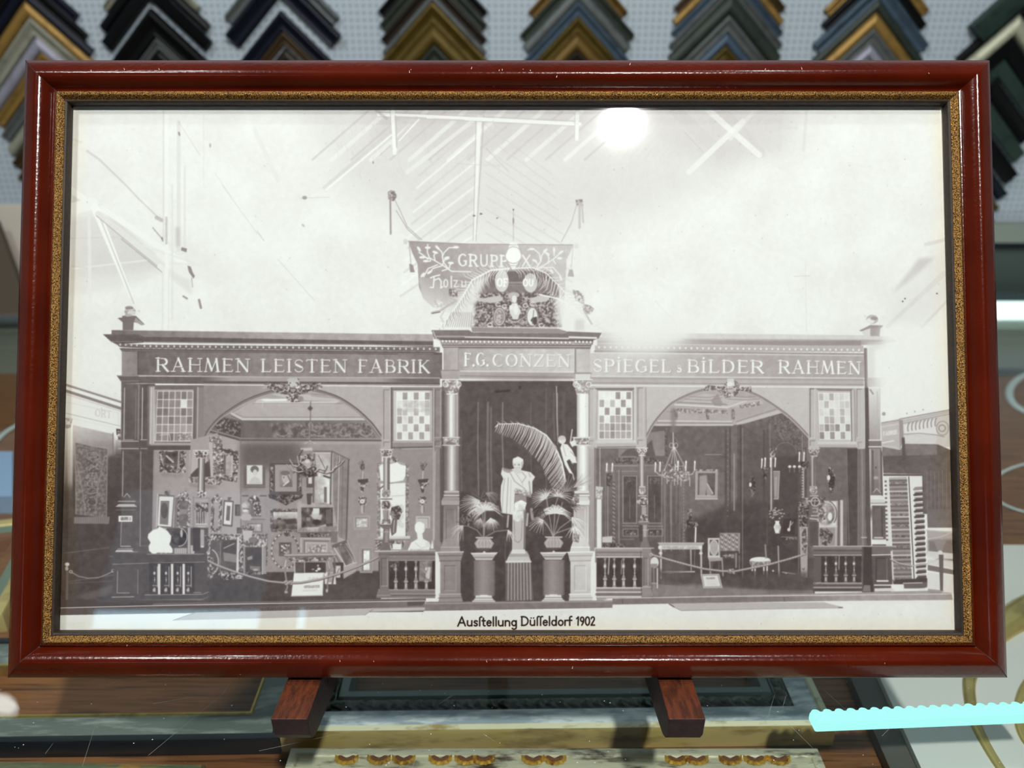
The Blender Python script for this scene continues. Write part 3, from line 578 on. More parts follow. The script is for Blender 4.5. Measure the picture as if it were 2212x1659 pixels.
    for x, y0, y1, w, v in ((269, 838, 952, 1.8, 205), (263, 832, 950, 1.4, 130), (300, 832, 950, 2.5, 150), (294, 840, 950, 1.4, 140), (308, 838, 950, 2, 205), (303, 834, 950, 1, 120), (266, 975, 1072, 1.6, 190), (304, 975, 1180, 1.8, 160), (262, 1128, 1180, 1.4, 170), (298, 1226, 1284, 1.4, 145)):
        c.L([(x, y0), (x-1.5, y1)], w, v)
    c.R(262, 950, 262+56, 972, 96); 
    for x0, y0, x1, v in ((257, 953, 299, 196), (256, 969, 299, 200), (304, 950, 318, 190), (304, 969, 318, 170), (265, 950, 288, 160)): c.L([(x0, y0), (x1, y0)], 1.8, v)
    c.L([(268, 1074), (274, 1066), (281, 1074)], 1.5, 190); c.L([(256, 1083), (292, 1083)], 2, 190); c.P([(256, 1089), (290, 1089), (297, 1095), (249, 1095)], 196); c.L([(250, 1101.5), (292, 1101.5)], 1.4, 135)
    c.R(256, 1114, 286, 1127, 238); put_word(c, 'GRUPPE', 261, 1123.5, 277, 1123.5, 6, 6, 120, tk=.25, tn=.15); put_word(c, 'II', 279, 1123.5, 283, 1123.5, 5.5, 5.5, 130, tk=.2, tn=.15)
    for x0, y0, x1, v, w in ((261, 1180, 282, 190, 2), (254, 1185.5, 287, 190, 1.4), (250, 1192, 296, 175, 1.4), (236, 1202, 246, 130, 1.2), (244, 1219, 300, 150, 1.6), (253, 1280, 280, 190, 1.8), (242, 1290, 289, 170, 2), (237, 1300, 288, 190, 2), (303, 1179, 313, 130, 1.2)): c.L([(x0, y0), (x1, y0)], w, v)
    c.P([(252, 1188), (285, 1188), (289, 1192), (248, 1192)], 205); c.L([(254, 1234), (254, 1280)], 1.2, 150)
    # window 1
    c.R(318, 832, 442, 972, 112, tex=6)
    c.GR(322, 835, 334, 960, 150, 190, 'x'); c.L([(327, 838), (325, 958)], 2.5, 210); c.L([(333, 842), (332, 958)], 1.5, 205)
    g = [[120, 128, 134, 138, 128, 146], [132, 140, 142, 150, 232, 156], [124, 128, 142, 144, 122, 144], [134, 150, 132, 142, 158, 128], [148, 152, 158, 162, 168, 164], [138, 150, 124, 142, 162, 176]]
    glazing(c, 340, 845, 417, 953, 6, 6, 228, g, 1.7, 336, 415); c.L([(336, 843), (334, 953)], 1.3, 222); c.L([(336, 842.5), (417, 842.5)], 1.4, 215)
    c.L([(345, 940), (366, 938), (368, 950)], 1.6, 210); c.ORR(384, 936, 414, 950, 110, 210, sc=4, al=.6)
    c.P([(322, 962), (336, 956), (418, 957), (421, 962)], 176); c.L([(322, 962), (420, 962)], 1.6, 130); c.R(320, 963, 425, 972, 92)
    c.R(418, 834, 441, 972, 122, tex=5); c.R(428, 838, 440, 950, 138); c.L([(427.5, 837), (426, 950)], 2, 200); c.L([(421, 836), (420, 955)], 2, 100); c.L([(424, 950), (439, 950)], 1.5, 175); c.L([(424, 969), (439, 969)], 1.5, 180)
    # spandrel wall
    c.G([(440, 832), (825, 835), (825, 1000), (440, 1000)], 142, 182, (440, 0), (700, 0), tex=4)

def left_room(c):
    # walls
    c.R(846, 968, 936, 1192, 152, tex=4)
    c.P([(332, 972), (443, 972)]+smooth(LARCH)+[(823, 1240), (332, 1240)], 158, tex=5)
    c.G([(332, 972), (443, 972), (443, 950), (521, 958), (521, 1190), (332, 1215)], 160, 176, (340, 0), (520, 0), tex=4)
    c.P(LARCH[3:]+[(823, 960), (470, 960)], 172)
    c.G([(480, 902), (523, 908), (560, 850), (600, 842), (520, 880)], 120, 175, (480, 0), (560, 0))
    c.P([(500, 893), (523, 903), (800, 903), (790, 900), (760, 872), (545, 868)], 182, tex=4)
    c.P([(556, 863), (575, 860), (640, 868), (735, 866), (720, 874), (548, 874)], 205); c.P([(562, 862), (620, 861), (620, 866), (572, 867)], 240); c.L([(545, 872), (740, 872)], 1.6, 150)
    c.P([(585, 852), (620, 848), (720, 858), (735, 866), (640, 864)], 200, .8); c.L([(568, 868), (566, 880)], 1, 220)
    for y in (855, 859): c.L([(672, y-4), (715, y), (735, y+3)], 1, 130)
    c.L([(500, 893), (523, 905.5), (795, 905.5)], 4, 206); c.L([(508, 893), (527, 901), (785, 901)], 1, 130); c.L([(500, 899), (523, 909), (797, 909)], 1.4, 110)
    c.P([(460, 918), (480, 900), (523, 909), (797, 909), (823, 942), (823, 949), (521, 949), (450, 935)], 112, tex=8)
    c.G([(700, 909), (797, 909), (823, 942), (823, 949), (700, 949)], 118, 150, (700, 0), (800, 0), al=.8)
    c.ORN([(462, 918), (483, 903), (520, 912), (520, 945), (470, 930)], 78, 190, sc=1, thr=.12)
    c.ORN([(585, 914), (795, 914), (812, 945), (590, 945)], 92, 150, sc=2, al=.75); c.ORN([(640, 914), (795, 914), (812, 945), (640, 945)], 100, 168, sc=1, al=.5)
    for x in (610, 690, 745, 790): c.O(x, 934, 13, 8, 2, 170, 10, 150, al=.8)
    c.L([(453, 932), (519, 951), (823, 951.5)], 3, 92); c.L([(455, 929), (521, 947), (823, 948)], 1.4, 170)
    c.P([(521, 954), (660, 954), (650, 1000), (640, 1015), (521, 1020)], 112, .75, soft=10); c.P([(521, 960), (640, 960), (640, 1004), (521, 1004)], 96, .6, soft=8); c.L([(520, 950), (520, 1150)], 1.6, 120)
    c.R(521, 1010, 535, 1060, 110, .6, soft=5)
    # floor
    c.P([(333, 1215), (521, 1236), (823, 1234), (823, 1306), (333, 1306)], 80, tex=8); c.P([(540, 1270), (820, 1240), (820, 1300), (700, 1304)], 98, .5, soft=10)
    c.L([(574, 1236), (823, 1233)], 1.2, 120)
    # arch moulding and its carved head
    c.L(smooth(LARCH), 7, 118); c.L([(x, y-3.4) for x, y in smooth(LARCH)], 1.2, 86); c.L([(x+.5, y+3) for x, y in smooth(LARCH)], 1.3, 190); c.L([(x, y) for x, y in smooth(LARCH)], 1.2, 150)
    for i in range(26):
        a = math.radians(200-i*1.5) if i < 13 else math.radians(-20+(i-13)*1.5)
        x = 632+math.cos(a)*(18+3.4*(i % 13)); y = 836+math.sin(a)*8+c.rng.uniform(-6, 6)
        c.E(x, y, 7, 2.4, 90+90*(i % 3 == 0)+40*(i % 2), rot=c.rng.uniform(-.7, .7))
    c.ORN([(577, 836), (590, 827), (618, 834), (625, 820), (640, 820), (650, 834), (680, 826), (695, 840), (676, 846), (650, 852), (612, 852), (590, 846)], 74, 218, sc=4)
    c.ORN([(621, 818), (645, 818), (650, 832), (640, 850), (655, 860), (650, 868), (630, 869), (618, 858), (622, 832)], 72, 225, sc=1)
    c.P([(624, 816), (642, 816), (645, 826), (622, 826)], 196); c.E(634, 831, 9, 4, 205); c.E(633, 841, 6, 6, 160); c.L([(628, 839), (638, 839)], 1.4, 70); c.E(650, 862, 6, 6, 150); c.L([(622, 862), (628, 858), (626, 866)], 2, 215)

def pictures(c):
    # wall under window 1
    c.L([(333, 975), (329, 1190)], 3, 150)
    c.ORN([(344, 974), (402, 974), (402, 1020), (392, 1022), (345, 1020)], 70, 215, sc=4); c.P([(352, 976), (390, 976), (386, 1008), (353, 1004)], 110); c.P([(358, 976), (385, 976), (384, 1003), (356, 1000)], 88, tex=30); c.L([(360, 985), (374, 998)], 4, 190); c.L([(386, 976), (385, 1008)], 3, 170)
    c.P([(402, 974), (412, 974), (410, 1040), (400, 1040)], 165); c.L([(411, 974), (409, 1042)], 2, 215)
    c.P([(412, 950), (470, 935), (478, 960), (478, 1045), (408, 1040)], 168); c.P([(415, 974), (446, 974), (456, 972), (456, 1030), (412, 1030)], 186); c.P([(412, 1025), (425, 1012), (445, 1000), (458, 985), (458, 1030), (412, 1030)], 88); c.P([(446, 985), (457, 975), (450, 1000)], 150)
    c.ORN([(452, 944), (478, 942), (481, 960), (480, 1048), (460, 1044)], 96, 226, sc=4); c.ORN([(408, 1030), (478, 1032), (476, 1048), (408, 1042)], 92, 226, sc=4); c.P([(451, 955), (459, 955), (461, 1030), (455, 1030)], 190)
    c.ORN([(478, 966), (516, 975), (512, 1042), (476, 1036)], 72, 225, sc=4); c.P([(483, 982), (502, 986), (499, 1028), (482, 1024)], 176, tex=30); c.P([(483, 982), (488, 983), (487, 1025), (482, 1024)], 110); c.P([(500, 985), (504, 986), (502, 1032), (498, 1030)], 190); c.L([(476, 970), (513, 979)], 4, 84)
    c.P([(408, 1046), (470, 1050), (460, 1056), (410, 1050)], 120, .6, soft=2); c.P([(348, 1022), (396, 1026), (394, 1030), (350, 1028)], 128, .6, soft=2)
    # lower row by the column
    c.P([(342, 1068), (377, 1070), (372, 1140), (338, 1140)], 110); c.P([(344, 1072), (375, 1073), (370, 1138), (340, 1136)], 228); c.P([(347, 1082), (366, 1082), (363, 1134), (345, 1132)], 128); c.E(355, 1103, 8, 17, 92); c.L([(341, 1068), (338, 1138)], 2.5, 205); c.ORR(356, 1060, 368, 1070, 80, 190, sc=4)
    c.P([(378, 1075), (384, 1075), (382, 1140), (376, 1140)], 130)
    c.ORN([(384, 1068), (402, 1060), (412, 1078), (410, 1140), (382, 1140)], 76, 225, sc=4); c.P([(388, 1082), (406, 1082), (404, 1136), (386, 1136)], 116, tex=24); c.P([(388, 1100), (405, 1100), (404, 1110), (387, 1112)], 165, .7)
    c.R(416, 1072, 420, 1142, 150); c.R(450, 1074, 455, 1144, 160)
    c.ORN([(456, 1080), (470, 1066), (480, 1078), (478, 1150), (455, 1150)], 84, 225, sc=4); c.P([(461, 1084), (474, 1086), (471, 1142), (459, 1140)], 166, tex=6); c.L([(462, 1098), (460, 1135)], 2, 80)
    c.P([(483, 1080), (505, 1082), (502, 1138), (480, 1136)], 105); c.P([(486, 1084), (502, 1085), (499, 1134), (483, 1132)], 228); c.P([(490, 1092), (498, 1093), (496, 1125), (488, 1124)], 120, tex=30); c.ORR(492, 1074, 500, 1081, 80, 190, sc=4)
    frame(c, 508, 1090, 518, 1114, 2, 70, 110, 120, orn=False); frame(c, 512, 1140, 522, 1152, 2, 80, 110, 100, orn=False)
    # dark screen, round picture and the white shell-shaped mirror on the balustrade
    c.R(360, 1140, 450, 1196, 90, tex=6); c.L([(360, 1140), (450, 1140)], 1.5, 130); c.E(386, 1160, 18, 18, 76, tex=60); c.O(386, 1160, 18, 20, 2, 185, -80, 90); c.E(392, 1152, 3, 9, 190); c.P([(376, 1184), (404, 1184), (404, 1196), (376, 1196)], 205)
    for i in range(7): c.L([(378+i*4, 1184), (378+i*4, 1196)], 1.4, 120)
    c.R(405, 1140, 412, 1196, 150); c.L([(408, 1140), (408, 1196)], 2, 205); c.R(412, 1178, 420, 1196, 190)
    c.P([(352, 1141), (362, 1147), (370, 1158), (369, 1168), (366, 1176), (373, 1186), (373, 1194), (360, 1196), (330, 1197), (322, 1190), (321, 1180), (325, 1172), (319, 1162), (320, 1154), (330, 1145), (340, 1142), (344, 1137)], 243)
    c.ORR(338, 1194, 366, 1197.5, 110, 235, sc=4)
    # slim column with carved drum
    capital(c, 419, 449, 972, 991, 90, 235); column(c, 428, 443, 990, 1062, 86, 190, 92); c.L([(434, 992), (432, 1060)], 3, 222); c.ORN([(426, 1060), (446, 1060), (444, 1076), (428, 1076)], 90, 245, sc=1)
    c.ORN([(420, 1086), (450, 1086), (450, 1106), (420, 1106)], 64, 215, sc=4); c.L([(422, 1081), (448, 1081)], 2, 180); c.L([(420, 1075), (450, 1076)], 2, 150)
    c.P([(424, 1106), (445, 1106), (444, 1132), (425, 1132)], 110, tex=30)
    for x in (428, 433, 438, 443): c.L([(x, 1106), (x, 1130)], 1.6, 200)
    c.L([(424, 1132), (446, 1132)], 2.4, 215); c.L([(427, 1138), (443, 1138)], 2, 205); c.P([(433, 1144), (441, 1144), (441, 1180), (433, 1180)], 176); c.L([(420, 1157), (446, 1157)], 1.3, 170); c.R(417, 1140, 432, 1190, 70); c.E(437, 1181, 4, 2, 220)
    # the back wall
    c.R(527, 1050-43, 573, 1050+4, 112); c.R(533, 1005, 567, 1046, 226); c.E(550, 1014, 9, 8, 118); c.E(551, 1021, 5, 7, 214); c.P([(536, 1046), (542, 1034), (551, 1029), (560, 1034), (566, 1046)], 206); c.L([(530, 1050), (571, 1050)], 3, 130)
    c.P([(582, 1000), (652, 1000), (652, 1068), (582, 1068)], 96); c.R(594, 1004, 641, 1062, 166); c.R(603, 1016, 632, 1052, 150); c.ORR(584, 1008, 590, 1062, 76, 190, sc=4); c.ORR(645, 1008, 651, 1062, 76, 190, sc=4)
    c.E(618, 1032, 9, 13, 190); c.E(616, 1022, 10, 5, 120); c.P([(606, 1050), (616, 1044), (630, 1036), (632, 1052), (606, 1052)], 120); c.L([(612, 1049), (624, 1040)], 2.4, 235); c.L([(622, 1028), (628, 1040)], 3, 120); c.E(613, 1031, 2, 1.2, 100)
    c.P([(579, 1068), (655, 1068), (652, 1076), (640, 1080), (628, 1086), (618, 1092), (607, 1086), (594, 1080), (582, 1076)], 78); c.ORN([(582, 1069), (652, 1069), (640, 1080), (618, 1090), (594, 1080)], 62, 170, sc=4)
    # arched shrine, bust in front of it
    c.O(548, 1086, 19, 22, 4, 160, 180, 360); c.O(548, 1088, 13, 15, 2, 110, 180, 360); c.P([(530, 1072), (566, 1072), (572, 1074), (571, 1124), (526, 1124), (526, 1074)], 160); c.P([(534, 1084), (538, 1074), (548, 1070), (558, 1074), (562, 1084), (564, 1116), (534, 1116)], 118); c.L([(524, 1071), (536, 1071)], 2.5, 96); c.L([(562, 1071), (575, 1071)], 2.5, 96); c.L([(526, 1122), (572, 1122)], 3, 130)
    c.E(554, 1090, 8, 16, 74); c.ORN([(538, 1076), (556, 1074), (564, 1092), (564, 1112), (552, 1114), (546, 1092)], 74, 236, sc=1, thr=.05); c.E(550, 1074, 3, 4, 225)
    c.E(532, 1097, 10, 14, 176); c.E(528, 1092, 6, 5, 205); c.L([(526, 1099), (537, 1100)], 2.5, 110); c.E(530, 1103, 6, 3, 225); c.E(540, 1100, 3, 9, 120, .7); c.P([(518, 1118), (524, 1110), (540, 1110), (545, 1118), (540, 1124), (532, 1128), (522, 1122)], 186); c.P([(526, 1124), (538, 1124), (536, 1134), (540, 1138), (524, 1138), (529, 1132)], 150)
    c.R(534, 1130, 567, 1150, 120); c.R(537, 1132, 564, 1148, 176, tex=70); c.ORN([(520, 1136), (550, 1136), (546, 1150), (524, 1150)], 90, 190, sc=1)
    # big mirror frame at left, second painting
    c.ORN([(448, 1153), (526, 1155), (525, 1250), (440, 1238), (448, 1180)], 76, 226, sc=4); c.P([(455, 1168), (512, 1166), (512, 1236), (452, 1232)], 96, tex=14); c.P([(480, 1168), (510, 1166), (510, 1200), (480, 1196)], 82); c.L([(476, 1172), (476, 1240)], 1.4, 150); c.P([(512, 1160), (517, 1160), (515, 1240), (510, 1240)], 215); c.P([(482, 1193), (512, 1198), (510, 1215), (484, 1212)], 140); c.L([(484, 1184), (506, 1174)], 2.5, 165)
    c.O(452, 1214, 20, 28, 3, 180, -70, 80); c.ORN([(447, 1204), (462, 1204), (460, 1248), (446, 1256), (444, 1230)], 84, 225, sc=4)
    c.ORN([(478, 1240), (526, 1238), (526, 1250), (478, 1253)], 60, 220, sc=4)
    c.P([(525, 1155), (578, 1152), (576, 1240), (526, 1240)], 150); c.ORN([(526, 1155), (578, 1153), (578, 1182), (526, 1180)], 96, 215, sc=1); c.R(530, 1182, 566, 1242, 80, tex=8); c.L([(567, 1180), (567, 1240)], 2.4, 225); c.ORN([(572, 1180), (579, 1180), (577, 1222), (572, 1222)], 90, 210, sc=4); c.R(567, 1182, 574, 1240, 160)
    c.P([(534, 1204), (545, 1200), (545, 1208), (535, 1210)], 160); c.P([(540, 1222), (562, 1224), (562, 1234), (540, 1230)], 128); c.E(552, 1231, 6, 2.5, 180); c.ORR(532, 1234, 566, 1242, 70, 190, sc=4, al=.7); c.P([(524, 1146), (546, 1146), (544, 1160), (556, 1166), (540, 1170), (526, 1166)], 196); c.E(547, 1166, 10, 6, 128)
    # sea piece
    frame(c, 584, 1099, 646, 1149, 6, 84, 190, 160); c.GR(590, 1106, 644, 1122, 205, 180, tex=40); c.GR(590, 1122, 644, 1143, 150, 100, tex=60); c.P([(610, 1122), (640, 1120), (642, 1132), (620, 1132)], 78, .9, soft=1); c.E(603, 1121, 5, 2.5, 96); c.R(585, 1144, 641, 1148, 120, .5)
    # large genre painting with carved frame
    c.P([(642, 1086), (648, 1080), (654, 1088), (668, 1088), (690, 1081), (708, 1088), (722, 1082), (730, 1088), (728, 1148), (642, 1150)], 176, tex=14); c.P([(651, 1097), (719, 1097), (719, 1138), (651, 1141)], 94, tex=46)
    c.E(681, 1110, 8, 9, 225, .9, soft=1); c.P([(676, 1097), (690, 1097), (690, 1108), (676, 1110)], 225); c.P([(669, 1112), (696, 1112), (694, 1122), (686, 1126), (676, 1120)], 205, .9, soft=1); c.R(662, 1118, 670, 1125, 150); c.E(684, 1128, 9, 6, 70); c.P([(704, 1100), (716, 1100), (716, 1130), (704, 1132)], 112); c.P([(690, 1136), (704, 1132), (706, 1140), (690, 1142)], 180); c.R(663, 1098, 668, 1104, 170); c.R(665, 1099.5, 667, 1102.5, 80)
    c.ORN([(645, 1140), (728, 1136), (728, 1149), (643, 1151)], 140, 196, sc=2); c.L([(651, 1097), (719, 1097)], 1.3, 80); c.L([(642, 1151), (728, 1149)], 1.5, 105); c.E(732, 1090, 3, 6, 235); c.P([(692, 1085), (700, 1083), (710, 1088), (690, 1090)], 150)
    # tall glass cabinet
    c.P([(677, 974), (718, 974), (755, 992), (751, 1168), (730, 1172), (728, 1090), (715, 1088), (676, 1086)], 176, tex=5); c.P([(719, 976), (755, 993), (751, 1168), (732, 1160), (720, 1090)], 142, tex=10)
    c.L([(677, 975), (718, 975), (755, 993)], 3, 120); c.L([(677, 979), (716, 979)], 2, 215); c.L([(717, 977), (714, 1088)], 4, 110); c.L([(719, 979), (716, 1085)], 1.2, 220); c.L([(679, 980), (677, 1085)], 3, 110); c.L([(753, 994), (748, 1166)], 2.5, 96); c.L([(733, 985), (729, 1160)], 2, 196); c.L([(741, 985), (738, 1160)], 1.4, 120)
    c.P([(683, 982), (714, 982), (711, 1085), (681, 1085)], 190, tex=30); c.P([(690, 1018), (712, 1024), (711, 1060), (700, 1085), (694, 1085), (684, 1050)], 220, .8, tex=60); c.L([(688, 984), (702, 1012)], 1.6, 110); c.R(700, 1052, 706, 1085, 120); c.R(706, 1050, 712, 1088, 235); c.L([(700, 1028), (712, 1032)], 4, 90)
    c.R(662, 1020, 677, 1053, 100); c.R(666, 1030, 674, 1045, 220); c.P([(662, 1066), (676, 1066), (672, 1074), (672, 1090), (664, 1090)], 88)
    c.P([(648, 1150), (715, 1150), (715, 1160), (650, 1162)], 112); c.ORR(662, 1152, 712, 1160, 60, 180, sc=4); c.P([(715, 1148), (730, 1148), (728, 1172), (714, 1172)], 128)
    # oval frame, small still life, panel picture, leaning frames
    c.O(616, 1190, 29, 37, 4.5, 128); c.O(616, 1190, 29, 37, 1.5, 205, 120, 300)
    for i in range(40):
        a = i*math.pi/20; c.E(616+29.5*math.cos(a), 1190+37.5*math.sin(a), 1.6, 1.6, 225 if i % 2 else 84)
    c.ORN([(606, 1154), (614, 1147), (622, 1147), (632, 1156), (618, 1160)], 84, 225, sc=4); frame(c, 603, 1172, 629, 1201, 3, 80, 120, 150, orn=False); c.ORR(607, 1176, 625, 1197, 96, 230, sc=1)
    c.P([(650, 1162), (714, 1164), (716, 1196), (650, 1196)], 168); c.L([(650, 1196), (650, 1162), (714, 1164)], 1.4, 220); c.L([(657, 1196), (657, 1168), (710, 1169)], 1.4, 90); c.L([(662, 1196), (662, 1173), (706, 1174), (706, 1196)], 2, 200); c.R(665, 1176, 705, 1196, 178); c.ORR(666, 1177, 704, 1196, 130, 225, sc=1)
    c.P([(716, 1178), (748, 1166), (756, 1170), (770, 1222), (760, 1234), (742, 1250), (735, 1216)], 150); c.P([(716, 1178), (748, 1166), (751, 1172), (720, 1186)], 110)
    for a, b, w, v in (((722, 1184), (748, 1225), 3, 205), ((731, 1180), (748, 1222), 1.4, 80), ((736, 1176), (764, 1216), 3, 195), ((742, 1172), (768, 1210), 1.6, 90), ((750, 1168), (770, 1216), 2, 180), ((716, 1190), (736, 1218), 3, 190), ((722, 1196), (738, 1222), 2, 90)): c.L([a, b], w, v)
    c.P([(731, 1180), (742, 1174), (762, 1212), (748, 1222)], 122, tex=24); c.P([(742, 1225), (770, 1216), (769, 1234), (743, 1250)], 176); c.L([(742, 1224), (770, 1215)], 1.4, 220); c.L([(743, 1250), (769, 1235)], 1.4, 120)
    c.P([(718, 1215), (742, 1215), (741, 1254), (727, 1254), (724, 1240)], 78); c.P([(724, 1222), (736, 1222), (735, 1248), (726, 1248)], 205); c.L([(727, 1240), (733, 1228)], 1.5, 110); c.P([(700, 1235), (724, 1235), (726, 1262), (702, 1262)], 226); c.R(707, 1236, 720, 1258, 170)
    # small rococo table
    c.P([(614, 1198), (650, 1194), (712, 1193), (727, 1197), (722, 1202), (640, 1202), (618, 1203)], 150); c.L([(614, 1199), (726, 1197)], 1.4, 215); c.L([(617, 1203), (720, 1202)], 1.6, 84)
    c.P([(618, 1203), (720, 1203), (718, 1214), (706, 1208), (690, 1213), (660, 1214), (640, 1210), (622, 1222), (615, 1216)], 150); c.ORN([(620, 1204), (718, 1204), (712, 1211), (660, 1213), (630, 1214)], 88, 220, sc=4)
    c.L([(620, 1208), (614, 1222), (618, 1250), (621, 1268), (617, 1278)], 5, 150, w2=2.5); c.L([(618, 1210), (615, 1225)], 2, 215); c.L([(708, 1208), (712, 1228), (707, 1262), (708, 1275)], 4.5, 140, w2=2.5); c.L([(722, 1206), (724, 1225), (718, 1262)], 3.5, 110); c.L([(709, 1212), (712, 1228)], 1.4, 220); c.E(618, 1279, 4, 3, 170); c.E(706, 1276, 2.5, 4, 190)
    c.R(636, 1215, 704, 1238, 96, tex=8); c.R(659, 1215, 702, 1236, 76); c.L([(658, 1214), (658, 1236)], 1.8, 190); c.L([(636, 1215), (637, 1240)], 3, 190); c.E(687, 1222, 2, 3, 190); c.E(689, 1229, 4, 3, 225); c.E(676, 1230, 3, 1.6, 170); c.E(684, 1233, 3, 2, 235)
    # placard
    c.P([(635, 1238), (700, 1237), (697, 1286), (629, 1288)], 240); c.L([(629, 1288), (697, 1286.5)], 1.8, 170); c.L([(698, 1240), (697, 1286)], 1, 190)
    put_word(c, 'ULMER', 665, 1252, 687, 1252, 4.5, 4.5, 205, tk=.25, tn=.2); put_word(c, 'OPERARTEN', 657, 1270, 690, 1269, 4.5, 4.5, 150, tk=.25, tn=.2); c.L([(655, 1276), (683, 1275)], 3.5, 222)
    # consoles, clock, small pictures right of the cabinet
    for x in (783, 913):
        c.ORN([(x-10, 1038), (x+14, 1036), (x+13, 1046), (x+4, 1052), (x+2, 1064), (x-2, 1064), (x-6, 1050)], 74, 220, sc=4); c.P([(x-11, 1036), (x+13, 1034), (x+10, 1042), (x-8, 1043)], 82); c.P([(x-1, 1016), (x+3, 1016), (x+5, 1026), (x+3, 1035), (x-3, 1035), (x-4, 1026)], 150); c.L([(x+1, 1018), (x, 1034)], 1.5, 220)
        for k in range(14):
            a = math.radians(c.rng.uniform(-140, -40)); l = c.rng.uniform(6, 22); c.L([(x, 1016), (x+l*.7*math.cos(a), 1016+l*math.sin(a))], 1, 92)
        c.ORN([(x-7, 1004), (x+5, 1002), (x+4, 1016), (x-4, 1014)], 80, 170, sc=4)
    for x, y in ((783, 1083), (912.5, 1083)):
        c.E(x, y, 8.5, 9, 120); c.ORN([(x-9, y-8), (x, y-12), (x+9, y-8), (x+8, y+8), (x-8, y+8)], 90, 215, sc=4); c.E(x-.5, y, 5, 5, 226); c.E(x-.5, y, 1.3, 1.3, 120); c.P([(x-3, y+8), (x+3, y+8), (x+4, y+20), (x+2, y+26), (x-2, y+26), (x-4, y+20)], 190); c.L([(x+3, y+10), (x+3, y+24)], 1.4, 96)
    frame(c, 765, 1115, 798, 1143, 4.5, 130, 185, 205, orn=False); c.ORR(771, 1121, 792, 1137, 180, 232, sc=1); frame(c, 778, 1183, 804, 1237, 5.5, 128, 178, 232, orn=False); c.L([(784, 1188), (784, 1232)], 1.6, 90)
    # pier glass with its gilt frame and console
    c.P([(814, 1006), (823, 998), (838, 997), (846, 990), (858, 996), (868, 999), (882, 1003), (882, 1160), (818, 1162), (815, 1100)], 172)
    c.ORN([(814, 1002), (823, 997), (823, 1160), (815, 1160)], 120, 215, sc=4, al=.8); c.ORN([(876, 1002), (883, 1002), (883, 1160), (876, 1160)], 104, 205, sc=4, al=.8); c.P([(819, 1010), (824, 1003), (846, 1002), (857, 998), (866, 1004), (877, 1006), (876, 1028), (870, 1040), (845, 1042), (822, 1038)], 244); c.P([(822, 1045), (876, 1043), (876, 1158), (822, 1160)], 240)
    c.L([(820, 1040), (845, 1044), (876, 1038)], 2.4, 170); c.ORN([(838, 990), (850, 986), (862, 994), (850, 1002), (838, 998)], 96, 220, sc=4); c.ORR(845, 1090, 872, 1140, 200, 240, sc=1, al=.6); c.L([(846, 1072), (874, 1070)], 1.2, 190); c.L([(820, 1056), (828, 1050)], 3, 110)
    c.ORN([(846, 1096), (862, 1092), (870, 1104), (862, 1122), (850, 1124), (842, 1110)], 60, 200, sc=1, thr=.12); c.P([(848, 1120), (858, 1122), (856, 1150), (846, 1158), (843, 1140)], 110); c.L([(852, 1124), (850, 1150)], 2, 190)
    c.L([(818, 1161), (884, 1160)], 4, 220); c.P([(808, 1163), (887, 1162), (882, 1168), (814, 1168)], 190); c.L([(810, 1167), (884, 1166)], 1.5, 90); c.ORN([(810, 1168), (876, 1168), (870, 1182), (812, 1186)], 80, 205, sc=4); c.R(848, 1175, 867, 1187, 238)
    # lady's bust, white plaster
    c.E(907, 1141, 11, 13, 243); c.E(915, 1136, 5, 8, 236); c.O(915, 1137, 4, 7, 1.2, 205); c.P([(900, 1148), (912, 1150), (914, 1164), (926, 1170), (930, 1178), (926, 1190), (880, 1190), (888, 1172), (902, 1164)], 240); c.L([(896, 1172), (910, 1184), (926, 1180)], 1.3, 205); c.E(924, 1176, 5, 6, 226); c.ORR(886, 1186, 926, 1189.5, 190, 236, sc=4)
    frame(c, 898, 1115, 929, 1141, 3.5, 170, 214, 180, orn=False) if False else c.P([(898, 1115), (929, 1115), (929, 1141), (917, 1141), (917, 1130), (898, 1130)], 196)
    c.L([(902, 1119), (925, 1119), (925, 1140)], 1.2, 130); c.E(906, 1137, 10, 10, 243)
